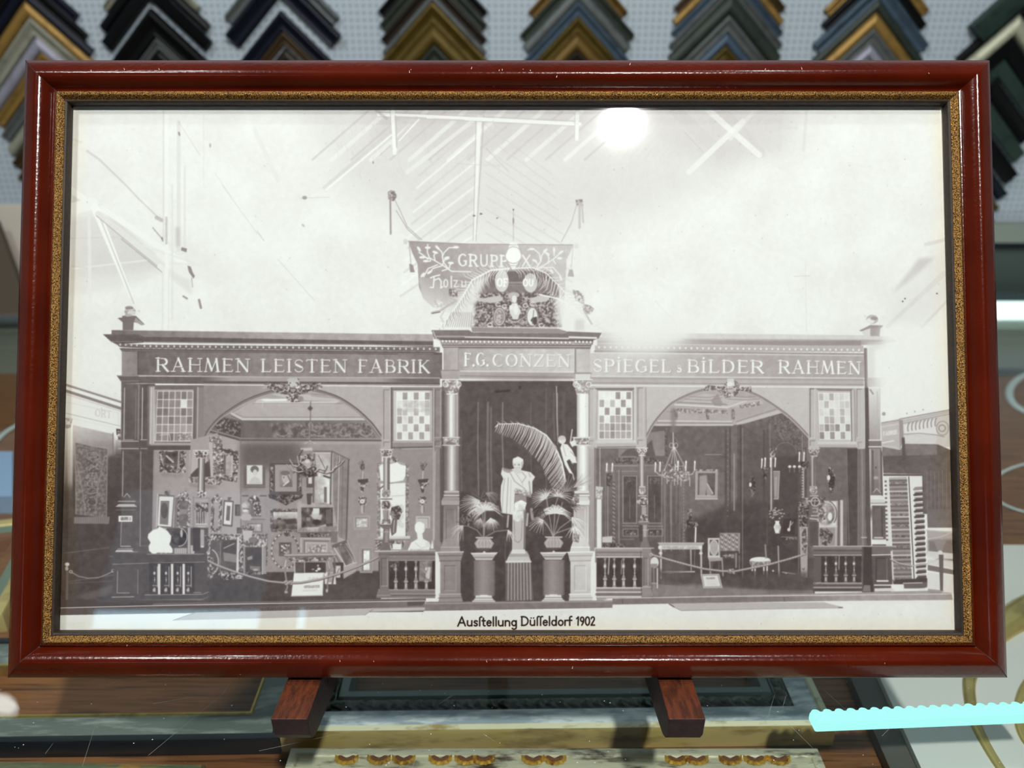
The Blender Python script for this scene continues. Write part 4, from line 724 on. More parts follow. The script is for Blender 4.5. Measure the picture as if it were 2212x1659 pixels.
def left_posts(c):
    # pilaster and window 2
    c.R(824, 836, 846, 972, 180, tex=4); panel(c, 829, 842, 842, 950, 180, -60, 20); panel(c, 829, 955, 842, 966, 176, -50, 20); c.L([(846, 838), (846, 970)], 3, 92)
    c.R(847, 836, 936, 972, 140, tex=5); c.P([(848, 841), (935, 841), (931, 846), (853, 846)], 96); c.R(850, 843, 933, 953, 206)
    A, B, W = 160, 205, 236
    g = [[W, A, W, A, W, A], [W, B, 218, 200, W, 190], [190, 198, W, 186, W, 200], [170, 225, 178, W, 176, W], [W, 196, W, 168, W, 166], [172, W, 170, W, 172, W]]
    glazing(c, 857, 847, 929, 950, 6, 6, 244, g, 1.6); c.ORR(858, 866, 928, 890, 180, 226, sc=2, al=.4); c.L([(930, 844), (930, 952)], 2, 170)
    c.R(848, 954, 936, 966, 150); c.L([(848, 955), (934, 955)], 1.6, 200); c.L([(846, 967), (934, 965)], 2, 92); c.L([(868, 970), (934, 969)], 1.3, 205)
    c.R(935, 836, 958, 1192, 142, tex=6); panel(c, 940, 842, 952, 945, 146, -40, 45); panel(c, 940, 953, 952, 964, 146, -40, 40); c.L([(940, 975), (938, 1165)], 1.8, 190); c.L([(952, 970), (952, 1170)], 3, 96); c.L([(937, 840), (936, 1185)], 1.6, 200); c.GR(953, 845, 960, 1190, 120, 90); c.P([(934, 1165), (936, 1185), (930, 1185)], 236)
    # turned column carrying the arch
    capital(c, 822, 848, 970, 988, 100, 225); column(c, 828, 842, 988, 1068, 120, 215, 100); c.L([(838, 992), (838, 1060)], 3, 120); c.P([(826, 1058), (843, 1058), (843, 1070), (838, 1075), (829, 1075), (825, 1070)], 170); c.ORR(826, 1062, 843, 1073, 130, 225, sc=4)
    c.L([(824, 1078), (846, 1078)], 2.6, 120); c.E(834, 1091, 11, 11, 110); c.O(834, 1091, 10, 10, 2, 205); c.ORN([(826, 1083), (842, 1083), (842, 1099), (826, 1099)], 80, 225, sc=4); c.P([(827, 1102), (841, 1102), (841, 1122), (828, 1122)], 128)
    for x in (830, 834, 839): c.L([(x, 1102), (x, 1121)], 1.4, 205)
    c.ORN([(825, 1122), (843, 1122), (844, 1132), (824, 1132)], 88, 215, sc=4); c.P([(820, 1134), (846, 1134), (842, 1142), (840, 1174), (846, 1190), (820, 1190), (827, 1174), (828, 1142), (822, 1138)], 118); c.P([(832, 1144), (839, 1144), (838, 1172), (831, 1172)], 150); c.L([(822, 1149), (843, 1149)], 1.2, 190); c.L([(820, 1134), (846, 1134)], 1.5, 90)
    # balustrade right of the arch
    def balu(x0, x1, xp0, xp1, y0, y1, v, n, bx0, bx1, bv, bh, side=1):
        c.R(x0, y0, x1, y1, v, tex=5)
        c.R(x0, y0+22, x1, y1-18, 66, tex=6)
        c.GR(x0, y0, x1, y0+9, v+20, v-30); c.L([(x0-4, y0), (x1, y0-1)], 1.6, v+60); c.GR(x0, y0+9, x1, y0+20, v+14, v-6); c.L([(x0, y0+9), (x1, y0+9)], 1.2, v-45); c.L([(x0, y0+20), (x1, y0+20)], 1.6, v+30)
        for i in range(n): baluster(c, bx0+(bx1-bx0)*i/(n-1.), y0+22, y1-18, 8.5, bv, bh)
        c.R(x0, y1-19, x1, y1, v); c.L([(x0, y1-18), (x1, y1-18)], 1.8, v+50); c.L([(x0, y1-9), (x1, y1-9)], 1.6, v+34); c.L([(x0, y1-6), (x1, y1-6)], 2, v-35)
        c.R(xp0, y0+8, xp1, y1-12, v-4); panel(c, xp0+4, y0+16, xp1-3, y1-26, v-4, -40, 45); c.P([(xp0-4, y1-16), (xp1+2, y1-16), (xp1+5, y1), (xp0-8, y1)], v-2); c.L([(xp0-5, y1-6), (xp1+3, y1-6)], 1.5, v+35)
    c.R(842, 1212, 936, 1272, 66)
    balu(818, 940, 820, 840, 1190, 1292, 132, 4, 855, 921, 150, 215)
    c.P([(906, 1212), (934, 1212), (932, 1256), (905, 1256)], 175, .6, tex=60); c.P([(919, 1225), (930, 1225), (928, 1250), (920, 1252)], 226, .8)
    for x in (898, 921): baluster(c, x, 1212, 1274, 8.5, 150, 215)
    c.ORR(842, 1212, 862, 1232, 66, 190, sc=4, al=.6); c.L([(810, 1191), (860, 1190)], 2, 210)
    # rope with the knot
    R = [(442, 1208), (470, 1222), (500, 1233), (540, 1246), (580, 1256), (620, 1260), (650, 1259), (690, 1252), (730, 1240), (770, 1225), (800, 1212), (816, 1204)]
    c.L(R, 5, 96); c.L([(x, y-.8) for x, y in R], 3.4, 178); c.ORN([(612, 1254), (628, 1254), (632, 1264), (614, 1264)], 96, 200, sc=4); c.L([(618, 1262), (630, 1255)], 4, 170)
    # balustrade left of the arch, under the white mirror
    c.R(245, 1196, 448, 1306, 84, tex=7); c.L([(318, 1197), (440, 1197)], 1.4, 165); c.L([(244, 1219), (330, 1216), (442, 1214)], 1.4, 150); c.R(322, 1216, 420, 1286, 66)
    for x in (345, 373, 398): c.R(x-4, 1218, x+1.5, 1284, 226)
    for i, x in enumerate((334, 359, 384, 407)):
        baluster(c, x, 1222, 1282, 9, 84, 214); c.R(x-4, 1272, x+2, 1278, 190); c.L([(x+6, 1224), (x+6, 1268)], 1.6, 200)
    c.P([(420, 1216), (444, 1216), (444, 1284), (422, 1284)], 86)
    for x0, y0, x1, y1, v, w in ((313, 1285, 436, 1284, 165, 1.6), (436, 1284, 450, 1279, 150, 1.4), (300, 1297, 437, 1295, 160, 1.6), (437, 1295, 450, 1289, 130, 1.4), (418, 1280, 434, 1280, 165, 1.4), (298, 1232, 297, 1282, 130, 1.2)): c.L([(x0, y0), (x1, y1)], w, v)
    c.R(253, 1225, 296, 1282, 92, .6); c.L([(298, 1230), (298, 1282)], 1.2, 140); c.L([(254, 1234), (253, 1281), (280, 1281)], 1.4, 175); c.L([(242, 1290), (289, 1289)], 1.8, 175); c.P([(237, 1302), (242, 1298), (287, 1297), (289, 1301)], 190)

def centre(c):
    # left pair: column on pedestal
    for X, l0, l1, v in ((977, 205, 150, 146), (1258, 244, 214, 206)):
        r = 1 if X > 1100 else 0
        c.R(X-22, 822, X+18, 1075, 92 if not r else 150, .8) if not r else c.R(X-6, 824, X+14, 1075, 170)
        capital(c, X-21, X+20, 819, 852, 130 if not r else 160, 244)
        column(c, X-14+r*2, X+12+r*2, 852, 946, v-20, l0+35, v-10); c.L([(X-3, 856), (X-3, 944)], 5, 246, .8); c.L([(X+11, 852), (X+11, 1062)], 2.4, 240 if r else 200)
        c.P([(X-20, 944), (X+15, 944), (X+14, 963), (X-19, 963)], v+20); c.ORN([(X-17, 947), (X+14, 947), (X+13, 960), (X-17, 960)], 120, 236, sc=4); c.L([(X-21, 945), (X+16, 945)], 1.8, 225); c.L([(X-21, 962), (X+16, 962)], 1.8, 225)
        column(c, X-14+r*2, X+12+r*2, 963, 1064, v-30, l0+25, v-16); c.L([(X-1, 966), (X-1, 1060)], 4, 236, .7); c.P([(X-16, 1060), (X+14, 1060), (X+16, 1072), (X-19, 1072)], v+20)
        for y, q in ((1062, 225), (1067, 110), (1070, 235)): c.L([(X-18, y), (X+14, y)], 1.6, q)
        c.P([(X-19, 1073), (X+12, 1073), (X+16, 1082), (X-24, 1082)], v+14); c.P([(X-24, 1082), (X+16, 1082), (X+15, 1092), (X-23, 1092)], v+28); c.L([(X-24, 1092), (X+15, 1092)], 1.6, v-50)
        c.G([(X-19, 1093), (X+12, 1093), (X+11, 1170), (X-20, 1170)], v-16, v+10, (X-19, 1093), (X-19, 1170), tex=6); panel(c, X-13, 1101, X+6, 1165, v, -34, 22)
        c.P([(X-20, 1168), (X+11, 1168), (X+16, 1182), (X+17, 1192), (X-27, 1192), (X-25, 1182)], v+12, tex=4); c.L([(X-24, 1182), (X+16, 1182)], 1.5, v+50)
        c.P([(X-33, 1192), (X+25, 1191), (X+22, 1199), (X+18, 1213), (X-27, 1213), (X-30, 1200)], v+4); c.L([(X-32, 1193), (X+24, 1192)], 2.4, min(245, v+66)); c.L([(X-28, 1201), (X+20, 1200)], 1.6, v-45); c.L([(X-27, 1212), (X+18, 1211)], 2, v-35)
        c.GR(X-26, 1213, X+18, 1284, v+8, v-6, tex=6); panel(c, X-17, 1222, X+8, 1276, v, -36, 24); c.P([(X-28, 1282), (X+18, 1282), (X+21, 1292), (X+24, 1303), (X-31, 1303), (X-28, 1292)], v+8); c.L([(X-29, 1284), (X+19, 1283)], 1.6, v+44); c.L([(X-30, 1292), (X+22, 1291)], 1.4, v-40)
    # stage floor step
    c.P([(920, 1300), (1323, 1297), (1323, 1314), (915, 1320), (917, 1307)], 128, tex=8); c.L([(918, 1304), (1323, 1299)], 1.6, 176)
    # fluted stands with pots
    for X, y0 in ((1046, 1194), (1196, 1193)):
        c.P([(X-30, y0), (X+30, y0-1), (X+22, y0+8), (X-24, y0+8)], 225); c.L([(X-27, y0+5), (X+25, y0+5)], 1.2, 130); c.P([(X-24, y0+9), (X+22, y0+9), (X+17, y0+16), (X-18, y0+16)], 205); c.L([(X-22, y0+11), (X+22, y0+11)], 1.3, 120)
        column(c, X-23, X+21, y0+17, y0+94, 112, 172, 120)
        for i in range(15): c.L([(X-21+i*3, y0+17), (X-21+i*3, y0+92)], 1, 96 if i % 1 == 0 else 180, .8); c.L([(X-19.5+i*3, y0+17), (X-19.5+i*3, y0+92)], 1, 190, .55)
        c.P([(X-18, y0+92), (X+16, y0+92), (X+18, y0+99), (X+25, y0+106), (X-27, y0+106), (X-20, y0+99)], 225); c.L([(X-22, y0+98), (X+20, y0+98)], 1.2, 110); c.L([(X-26, y0+103), (X+24, y0+103)], 1, 130); c.P([(X-9, y0+91), (X+8, y0+91), (X+8, y0+95), (X-9, y0+95)], 236)
        c.P([(X-20, y0-34), (X+20, y0-34), (X+18, y0-31), (X-17, y0-31)], 205); c.P([(X-12, y0-31), (X+12, y0-31), (X+20, y0-22), (X+16, y0-12), (X+6, y0-6), (X-8, y0-6), (X-17, y0-12), (X-20, y0-22)], 150)
        for i in range(11):
            a = -1+.2*i; c.L([(X+13*a, y0-29), (X+20*a, y0-20), (X+14*a, y0-9)], 1.6, 226 if i % 2 else 196, .9)
        c.P([(X-16, y0-10), (X+15, y0-10), (X+8, y0-5), (X-9, y0-5)], 96); c.E(X, y0-1, 3, 2.4, 225)
    # herm with draped bust
    c.P([(1093, 1215), (1147, 1215), (1152, 1296), (1092, 1298)], 128); 
    for i in range(17): c.L([(1095+i*3.3, 1216), (1094+i*3.5, 1296)], 1.6, 190 if i % 2 else 84, .8)
    c.P([(1098, 1202), (1143, 1202), (1148, 1215), (1092, 1216)], 205); c.L([(1093, 1213), (1147, 1213)], 2.4, 232); c.P([(1104, 1190), (1138, 1190), (1144, 1202), (1098, 1202)], 176)
    c.P([(1106, 1088), (1134, 1088), (1136, 1110), (1133, 1190), (1106, 1190), (1107, 1120)], 196); c.P([(1132, 1100), (1137, 1108), (1135, 1192), (1131, 1190)], 120); c.P([(1108, 1104), (1128, 1104), (1131, 1118), (1118, 1128), (1108, 1122)], 226, tex=30); c.L([(1111, 1125), (1112, 1168), (1119, 1172), (1126, 1166), (1128, 1125)], 1.6, 150); c.P([(1106, 1187), (1134, 1187), (1136, 1196), (1104, 1196)], 225)
    c.P([(1112, 1068), (1137, 1068), (1137, 1086), (1112, 1085)], 150); c.P([(1112, 1086), (1126, 1080), (1138, 1086), (1134, 1100), (1112, 1104)], 236, tex=40)
    c.P([(1085, 1010), (1098, 1016), (1110, 1012), (1128, 1016), (1146, 1020), (1156, 1030), (1150, 1040), (1150, 1064), (1146, 1072), (1128, 1066), (1112, 1066), (1110, 1108), (1108, 1112), (1084, 1108), (1081, 1080), (1082, 1050), (1087, 1034), (1082, 1024)], 232)
    for pts, w, v in (([(1090, 1034), (1086, 1070), (1085, 1106)], 2.4, 190), ([(1098, 1032), (1096, 1070), (1094, 1108)], 2, 176), ([(1104, 1036), (1103, 1075), (1102, 1108)], 1.6, 200), ([(1100, 1018), (1112, 1040), (1134, 1056)], 2, 170), ([(1110, 1016), (1124, 1036), (1130, 1048)], 1.4, 190), ([(1128, 1020), (1136, 1030), (1128, 1042)], 2, 178), ([(1112, 1060), (1140, 1066)], 3, 170), ([(1086, 1014), (1104, 1016)], 2, 150), ([(1143, 1040), (1146, 1068)], 3, 165), ([(1142, 1022), (1146, 1030)], 2, 180)): c.L(pts, w, v, .9)
    c.ORN([(1110, 1054), (1146, 1060), (1148, 1076), (1128, 1068), (1112, 1066)], 150, 240, sc=4); c.P([(1086, 1010), (1100, 1013), (1110, 1016), (1098, 1022), (1088, 1018)], 150, .8)
    c.P([(1110, 1012), (1126, 1012), (1127, 1022), (1114, 1024)], 216); c.E(1119, 1001, 11.5, 14, 226); c.P([(1107, 1000), (1108, 991), (1119, 986), (1130, 992), (1131, 1002), (1124, 998), (1112, 998)], 238); c.E(1112, 1004, 2.5, 1.6, 165); c.E(1121, 1004, 2.6, 1.8, 160); c.L([(1112, 1011), (1122, 1011)], 3, 180); c.E(1116, 1012, 6, 3.5, 214); c.L([(1128, 998), (1128, 1010)], 2, 170)
    c.L([(1098, 1114), (1096, 1138)], 4, 190, .9); c.L([(1140, 1110), (1138, 1135)], 4, 196, .9); c.L([(1148, 1100), (1150, 1120)], 6, 180, .8)
    # great palm frond behind
    F = [(1222, 1040), (1214, 1000), (1200, 965), (1180, 940), (1155, 925), (1120, 915), (1076, 916)]
    n = 56
    for i in range(n):
        t = i/(n-1.)*(len(F)-1); k = min(int(t), len(F)-2); f = t-k
        x = F[k][0]+(F[k+1][0]-F[k][0])*f; y = F[k][1]+(F[k+1][1]-F[k][1])*f; u = i/(n-1.)
        l = 62*math.sin(math.pi*(.16+.74*u))**.8*(1-.25*u); a = math.radians(118-6*u+c.rng.uniform(-4, 4))+(.12 if u < .3 else 0)
        e = (x+l*math.cos(a), y+l*math.sin(a)); m = (x+l*.45*math.cos(a-.1), y+l*.45*math.sin(a-.1))
        c.L([(x, y), m, e], 2.2, 238 if i % 3 else 205, w2=.8)
        if i % 3 == 0 and u > .1: c.L([(x, y), (x+10*math.cos(a+2.6)-6, y-6)], 1.6, 232, w2=.6)
    c.L(F, 3.4, 244, w2=1.5); c.L([(1076, 916), (1070, 923)], 2, 235); c.L([(1190, 950), (1214, 988), (1222, 1010)], 1, 100)
    # cupid on the column
    c.E(1214, 950, 8.5, 9, 230); c.E(1214, 946, 8, 5, 205); c.P([(1214, 958), (1226, 960), (1236, 972), (1244, 990), (1246, 1000), (1236, 1000), (1230, 992), (1224, 996), (1230, 1010), (1238, 1024), (1230, 1022), (1220, 1004), (1214, 984), (1210, 968)], 238); c.P([(1230, 955), (1242, 950), (1245, 960), (1236, 966)], 236); c.L([(1236, 928), (1232, 955)], 2.4, 225); c.L([(1216, 962), (1222, 985)], 1.6, 190); c.L([(1232, 975), (1246, 990)], 1.4, 170); c.L([(1237, 1023), (1240, 1036)], 2.4, 210); c.L([(1234, 1000), (1238, 1002)], 2, 160)
    # fan palms
    def fan(x, y, n, a0, a1, l, v, w=2.6, droop=.35):
        for i in range(n):
            t = i/(n-1.); a = math.radians(a0+(a1-a0)*t); q = l*(1-.15*abs(2*t-1))*c.rng.uniform(.88, 1.08)
            e = (x+q*math.cos(a), y+q*math.sin(a)*.8+q*droop)
            c.L([(x, y), (x+q*.55*math.cos(a), y+q*.55*math.sin(a)*.85+q*droop*.15), e], w, v if i % 3 else v-40, w2=.7)
    def stalk(pts, v=150): c.L(pts, 1.8, v)
    for p in ([(1045, 1160), (1042, 1110), (1037, 1085)], [(1046, 1160), (1048, 1120), (1050, 1080)], [(1042, 1160), (1030, 1145), (1010, 1136), (1000, 1136)], [(1048, 1160), (1070, 1148), (1096, 1145)], [(1045, 1160), (1046, 1102)], [(1044, 1160), (1045, 1125)]): stalk(p)
    fan(1037, 1079, 13, 150, 390, 34, 110, 2, .1); fan(1036, 1082, 14, 100, 215, 44, 226, 2, .1); fan(1050, 1065, 8, -20, 60, 28, 170, 1.6, .3)
    fan(1047, 1102, 22, 185, 355, 46, 240, 2.6, .42); fan(1046, 1104, 14, 140, 230, 30, 220, 2.2, .4); fan(1060, 1120, 12, 20, 140, 24, 235, 2.6, .3); fan(1038, 1120, 9, 60, 150, 22, 200, 2, .3)
    fan(1000, 1136, 8, 90, 190, 30, 210, 2.2, .45); fan(1098, 1146, 5, 30, 100, 24, 230, 3, .3); c.ORN([(994, 1112), (1020, 1112), (1022, 1136), (1000, 1136)], 70, 170, sc=1, al=.7); fan(1004, 1132, 7, 200, 300, 22, 120, 1.6, 0)
    for p in ([(1195, 1158), (1180, 1130), (1172, 1122)], [(1195, 1158), (1200, 1090), (1205, 1075)], [(1196, 1158), (1215, 1085)], [(1194, 1158), (1182, 1085), (1180, 1072)], [(1196, 1158), (1210, 1140), (1235, 1122)], [(1194, 1158), (1186, 1140), (1175, 1128)], [(1200, 1152), (1240, 1138)]): stalk(p, 165)
    fan(1180, 1075, 15, 140, 300, 36, 232, 2.4, .15); fan(1206, 1072, 13, 180, 380, 36, 226, 2.4, .25); fan(1222, 1062, 14, 200, 350, 46, 160, 1.8, -.1); fan(1240, 1052, 9, 300, 350, 44, 205, 2, -.1)
    fan(1200, 1108, 24, 175, 365, 42, 242, 2.8, .42); fan(1173, 1124, 9, 90, 220, 30, 226, 2.2, .35); fan(1236, 1118, 9, 0, 90, 34, 232, 2.4, .3); fan(1240, 1136, 7, 30, 130, 34, 242, 3.4, .25); fan(1236, 1092, 10, 200, 420, 20, 100, 1.6, .1); fan(1168, 1095, 10, 60, 160, 26, 90, 2.4, .3)
    for x, y in ((1246, 1075), (1240, 1088), (1246, 1160)): c.ORN([(x-8, y-8), (x+6, y-6), (x+4, y+12), (x-6, y+10)], 70, 200, sc=4, al=.6)
def right_side(c):
    # spandrel and window bays of the right wing
    c.P([(1285, 834), (1868, 838), (1866, 1000), (1285, 1000)], 198, tex=4)
    # interior
    c.P([(1286, 968), (1396, 968), (1396, 945)]+smooth(RARCH)+[(1747, 968), (1868, 968), (1868, 1215), (1286, 1215)], 116, tex=9); c.R(1386, 1205, 1760, 1292, 96, tex=8)
    c.P(RARCH[2:-2]+[(1700, 905), (1585, 918), (1408, 918)], 176, tex=4)
    c.P([(1484, 862), (1520, 850), (1640, 862), (1650, 872), (1590, 880), (1465, 872)], 190); c.L([(1458, 874), (1572, 880)], 3, 222); c.L([(1572, 880), (1612, 866)], 3, 214); c.L([(1462, 869), (1570, 874)], 2, 140)
    for y in (856, 862): c.L([(1480, y), (1530, y+3), (1560, y-3)], 1.2, 140); c.L([(1572, y), (1610, y+2), (1640, y)], 1.2, 140)
    c.P([(1535, 866), (1550, 850), (1562, 872), (1570, 868), (1556, 878), (1544, 876)], 150, .8)
    c.ORN([(1438, 890), (1464, 882), (1575, 886), (1572, 894), (1470, 892)], 120, 205, sc=4, al=.8); c.ORN([(1596, 876), (1640, 866), (1642, 876), (1600, 882)], 120, 225, sc=4, al=.8)
    for x in (1460, 1528, 1583): c.ORR(x-3, 884, x+4, 906, 110, 170, sc=4)
    c.L([(1418, 909), (1580, 911)], 3, 208); c.L([(1412, 918), (1582, 918)], 4, 200); c.L([(1420, 913.5), (1582, 914)], 1.2, 120); c.P([(1590, 914), (1688, 884), (1696, 890), (1592, 918)], 196); c.L([(1590, 911), (1682, 882)], 1.2, 130)
    c.P([(1404, 921), (1580, 920), (1580, 1020), (1400, 1020)], 104, .8, tex=8); c.P([(1592, 920), (1690, 892), (1724, 925), (1742, 945), (1745, 1210), (1592, 1210)], 98, tex=8); c.P([(1600, 918), (1690, 893), (1728, 928), (1745, 950), (1700, 955), (1640, 940)], 110, .8, tex=16)
    c.ORN([(1660, 900), (1700, 900), (1745, 950), (1735, 990), (1715, 960), (1680, 950)], 90, 140, sc=4, al=.6)
    c.G([(1590, 1080), (1745, 1080), (1745, 1260), (1480, 1250), (1480, 1130)], 96, 78, (0, 1080), (0, 1180), soft=6, tex=8)
    c.O(1697, 980, 24, 24, 1.4, 130, 180, 360); c.R(1672, 985, 1726, 1100, 82, .8, soft=2)
    # painted niche and dark panelling, left part
    c.P([(1397, 935), (1436, 930), (1438, 985), (1400, 985)], 150, .8, tex=10); c.R(1336, 970, 1374, 988, 150, .7); c.P([(1340, 985), (1352, 972), (1370, 968), (1380, 985)], 100); c.P([(1398, 960), (1408, 950), (1412, 970), (1416, 985), (1396, 985)], 90, .8); c.ORR(1436, 925, 1442, 990, 80, 130, sc=4)
    c.ORN([(1326, 990), (1410, 988), (1440, 1002), (1410, 1000), (1330, 1004)], 80, 150, sc=4)
    c.GR(1300, 1003, 1478, 1215, 124, 92, tex=8); c.L([(1326, 1006), (1376, 1006)], 2, 165); c.L([(1393, 1006), (1420, 1004)], 2, 150); c.L([(1332, 1018), (1376, 1018)], 2, 150)
    for x0, x1 in ((1346, 1375), (1399, 1429)):
        c.R(x0, 1026, x1, 1130, 88, tex=10); c.L([(x0, 1130), (x0, 1028), (x1, 1028), (x1, 1130), (x0, 1130)], 1.6, 172); c.L([((x0+x1)/2, 1070), ((x0+x1)/2, 1120)], 1, 150); c.ORR(x0+4, 1032, x1-4, 1046, 84, 140, sc=4, al=.7)
        c.R(x0, 1143, x1+3, 1158, 84); c.L([(x0, 1158), (x0, 1143), (x1+3, 1143), (x1+3, 1158), (x0, 1158)], 1.4, 160); c.ORR(x0+4, 1146, x1-1, 1156, 74, 170, sc=4, al=.8)
    for x, v, w in ((1308, 150, 1.4), (1313, 170, 2), (1326, 140, 2.4), (1337, 150, 3), (1341, 90, 2), (1430, 150, 2), (1436, 140, 3), (1445, 92, 2), (1450, 160, 2), (1458, 90, 2), (1468, 130, 2), (1476, 150, 1.2)): c.L([(x, 1015), (x, 1190)], w, v, .8)
    for i in range(34): c.L([(1324, 1040+i*4.4), (1328, 1043+i*4.4)], 2, 160 if i % 2 else 90)
    for i in range(26): c.E(1477, 1000+i*7, 2, 2, 140)
    c.L([(1296, 968), (1296, 1052)], 1.4, 205); c.L([(1345, 1136), (1432, 1137)], 2, 150); c.L([(1340, 1165), (1370, 1165)], 2, 128)
    c.P([(1286, 1050), (1303, 1052), (1302, 1058), (1298, 1075), (1286, 1075)], 205); c.ORR(1288, 1058, 1301, 1078, 150, 240, sc=4); c.R(1289, 1078, 1300, 1184, 236); c.L([(1300, 1078), (1300, 1184)], 1.4, 130)
    def candle(x, y, h=13): c.L([(x, y), (x-.8, y+h)], 3, 236); c.E(x, y-3, 1.8, 3.4, 250)
    for x in (1311, 1323): candle(x, 1006, 12)
    c.L([(1308, 1018), (1316, 1026), (1325, 1018)], 2, 150); c.ORR(1310, 1022, 1322, 1050, 70, 130, sc=4)
    # chandelier
    c.L([(1455, 880), (1453, 970)], 1.2, 150); c.R(1449, 882, 1460, 935, 130, .7, soft=2); c.L([(1454, 935), (1455, 968)], 2, 210); c.O(1450, 962, 4, 5, 1.4, 200); c.O(1460, 962, 4, 5, 1.4, 200); c.L([(1458, 945), (1464, 955)], 1.3, 150); c.E(1456, 968, 3, 2.5, 232)
    for a, b, w in (((1453, 970), (1434, 1018), 2.6), ((1459, 970), (1481, 1012), 2.6), ((1455, 970), (1449, 1010), 1.4), ((1456, 970), (1458, 1012), 1.4), ((1457, 970), (1465, 1012), 1.4)): c.L([a, b], w, 205); 
    for a, b in (((1451, 975), (1436, 1012)), ((1461, 975), (1479, 1008))): c.L([a, b], 1, 110)
    c.P([(1431, 1018), (1490, 1018), (1489, 1030), (1478, 1034), (1440, 1034), (1430, 1030)], 168); c.ORN([(1432, 1018), (1490, 1019), (1488, 1031), (1434, 1033)], 110, 232, sc=4); c.ORN([(1444, 1002), (1474, 1002), (1474, 1018), (1444, 1018)], 96, 230, sc=1, thr=.05)
    c.O(1450, 1030, 15, 7, 2, 225, 10, 170); c.O(1480, 1030, 10, 7, 2, 220, 10, 170); c.ORN([(1434, 1032), (1490, 1032), (1484, 1040), (1440, 1040)], 96, 205, sc=4, al=.8)
    for x, h in ((1441, 12), (1457, 16), (1464, 14), (1471, 18), (1490, 18)): c.L([(x, 1034), (x, 1032+h)], 1.8, 205)
    for x, y in ((1416, 1004), (1426, 1003), (1465, 1001), (1482, 1001), (1501, 1001)): candle(x, y, 15)
    c.L([(1416, 1018), (1424, 1026), (1434, 1026)], 2, 190); c.L([(1500, 1016), (1496, 1024), (1488, 1026)], 2, 190)
    for i in range(8): c.L([(1430+i*6, 1048), (1430+i*6, 1130)], 2, 140 if i % 2 else 92, .6)
    # portrait on the wall
    c.P([(1503, 1016), (1551, 1016), (1550, 1078), (1502, 1078)], 170); c.L([(1503, 1078), (1503, 1017), (1550, 1017)], 1.2, 200); c.L([(1502, 1078), (1550, 1078)], 2, 205); c.P([(1508, 1022), (1545, 1022), (1544, 1071), (1507, 1071)], 100, tex=14); c.P([(1511, 1028), (1527, 1026), (1528, 1040), (1524, 1070), (1510, 1070)], 176, .8, soft=1); c.P([(1525, 1038), (1533, 1052), (1541, 1068), (1527, 1070)], 160); c.L([(1528, 1045), (1540, 1066)], 2, 210); c.ORR(1502, 1014, 1551, 1018, 100, 210, sc=4); c.L([(1507, 1070.5), (1544, 1070.5)], 1.2, 225)
    c.L([(1522, 982), (1560, 982)], 1.4, 170)
    # mirror strips, sconces
    for x, y0, y1, w, v in ((1568, 930, 1200, 5, 86), (1577, 925, 1200, 3, 80), (1586, 980, 1102, 3, 160), (1600, 920, 1110, 4, 84), (1604, 925, 1250, 1.2, 165), (1650, 930, 1110, 4, 84), (1657, 920, 1180, 2.5, 96), (1663, 915, 1000, 1.5, 150), (1666, 984, 1100, 3.4, 210), (1670, 990, 1100, 1.2, 100), (1733, 940, 1000, 1.6, 165), (1736, 1005, 1105, 2, 205), (1740, 1000, 1110, 3, 84)): c.L([(x, y0), (x, y1)], w, v, .85)
    for i in range(16): c.E(1733.5, 1008+i*6, 1.6, 1.8, 190); c.E(1572, 935+i*12, 1.2, 1.2, 150)
    c.ORN([(1662, 968), (1678, 968), (1672, 990), (1664, 990)], 86, 200, sc=4)
    for x, y in ((1646, 996), (1653, 994), (1665, 994), (1675, 994), (1727, 982), (1737, 982)): candle(x, y, 14)
    c.ORN([(1646, 1008), (1660, 1010), (1656, 1040), (1650, 1040)], 66, 150, sc=4); c.ORN([(1727, 998), (1748, 996), (1744, 1014), (1732, 1012)], 66, 170, sc=4)
    for x in (1706, 1716, 1727): c.E(x, 1008, 3.5, 3, 235); c.L([(x, 1010), (x, 1020)], 1.4, 150)
    c.P([(1670, 1018), (1684, 1018), (1682, 1078), (1672, 1078)], 150); c.L([(1671, 1018), (1684, 1018), (1681, 1078), (1672, 1078)], 1.6, 190); c.P([(1673, 1030), (1679, 1030), (1677, 1072), (1673, 1072)], 170)
    for x, y, s in ((1625, 1047, .8), (1795, 1032, 1.)):
        c.ORN([(x-5*s, y-24*s), (x+3*s, y-22*s), (x+9*s, y-4*s), (x+7*s, y+18*s), (x+2*s, y+36*s), (x-3*s, y+30*s), (x-7*s, y+4*s)], 58, 150 if s < 1 else 205, sc=4); c.E(x-2*s, y, 6*s, 8*s, 70); c.E(x-5*s, y, 3.6*s, 6*s, 232)
    # furniture on the right
    c.P([(1421, 1172), (1521, 1172), (1519, 1178), (1424, 1178)], 180); c.L([(1421, 1173), (1521, 1173)], 1.4, 205); c.P([(1424, 1178), (1517, 1178), (1516, 1187), (1424, 1187)], 205); c.ORR(1430, 1180, 1508, 1186, 176, 225, sc=4); c.R(1422, 1179, 1429, 1186, 232); c.R(1510, 1179, 1517, 1186, 232)
    for x in (1427, 1514): c.L([(x, 1188), (x+1, 1240)], 5, 205, w2=3); c.L([(x-1.5, 1188), (x-.8, 1236)], 1, 120); c.E(x, 1195, 4, 3, 225); c.L([(x+1, 1236), (x+1, 1250)], 3, 205, w2=1.5)
    c.L([(1492, 1187), (1493, 1232)], 4, 165, w2=2.5); c.L([(1501, 1187), (1500, 1220)], 1.6, 130); c.L([(1430, 1236), (1500, 1235)], 3, 205); c.L([(1436, 1236), (1450, 1236)], 5, 196); c.L([(1503, 1140), (1502, 1170)], 3.4, 232)
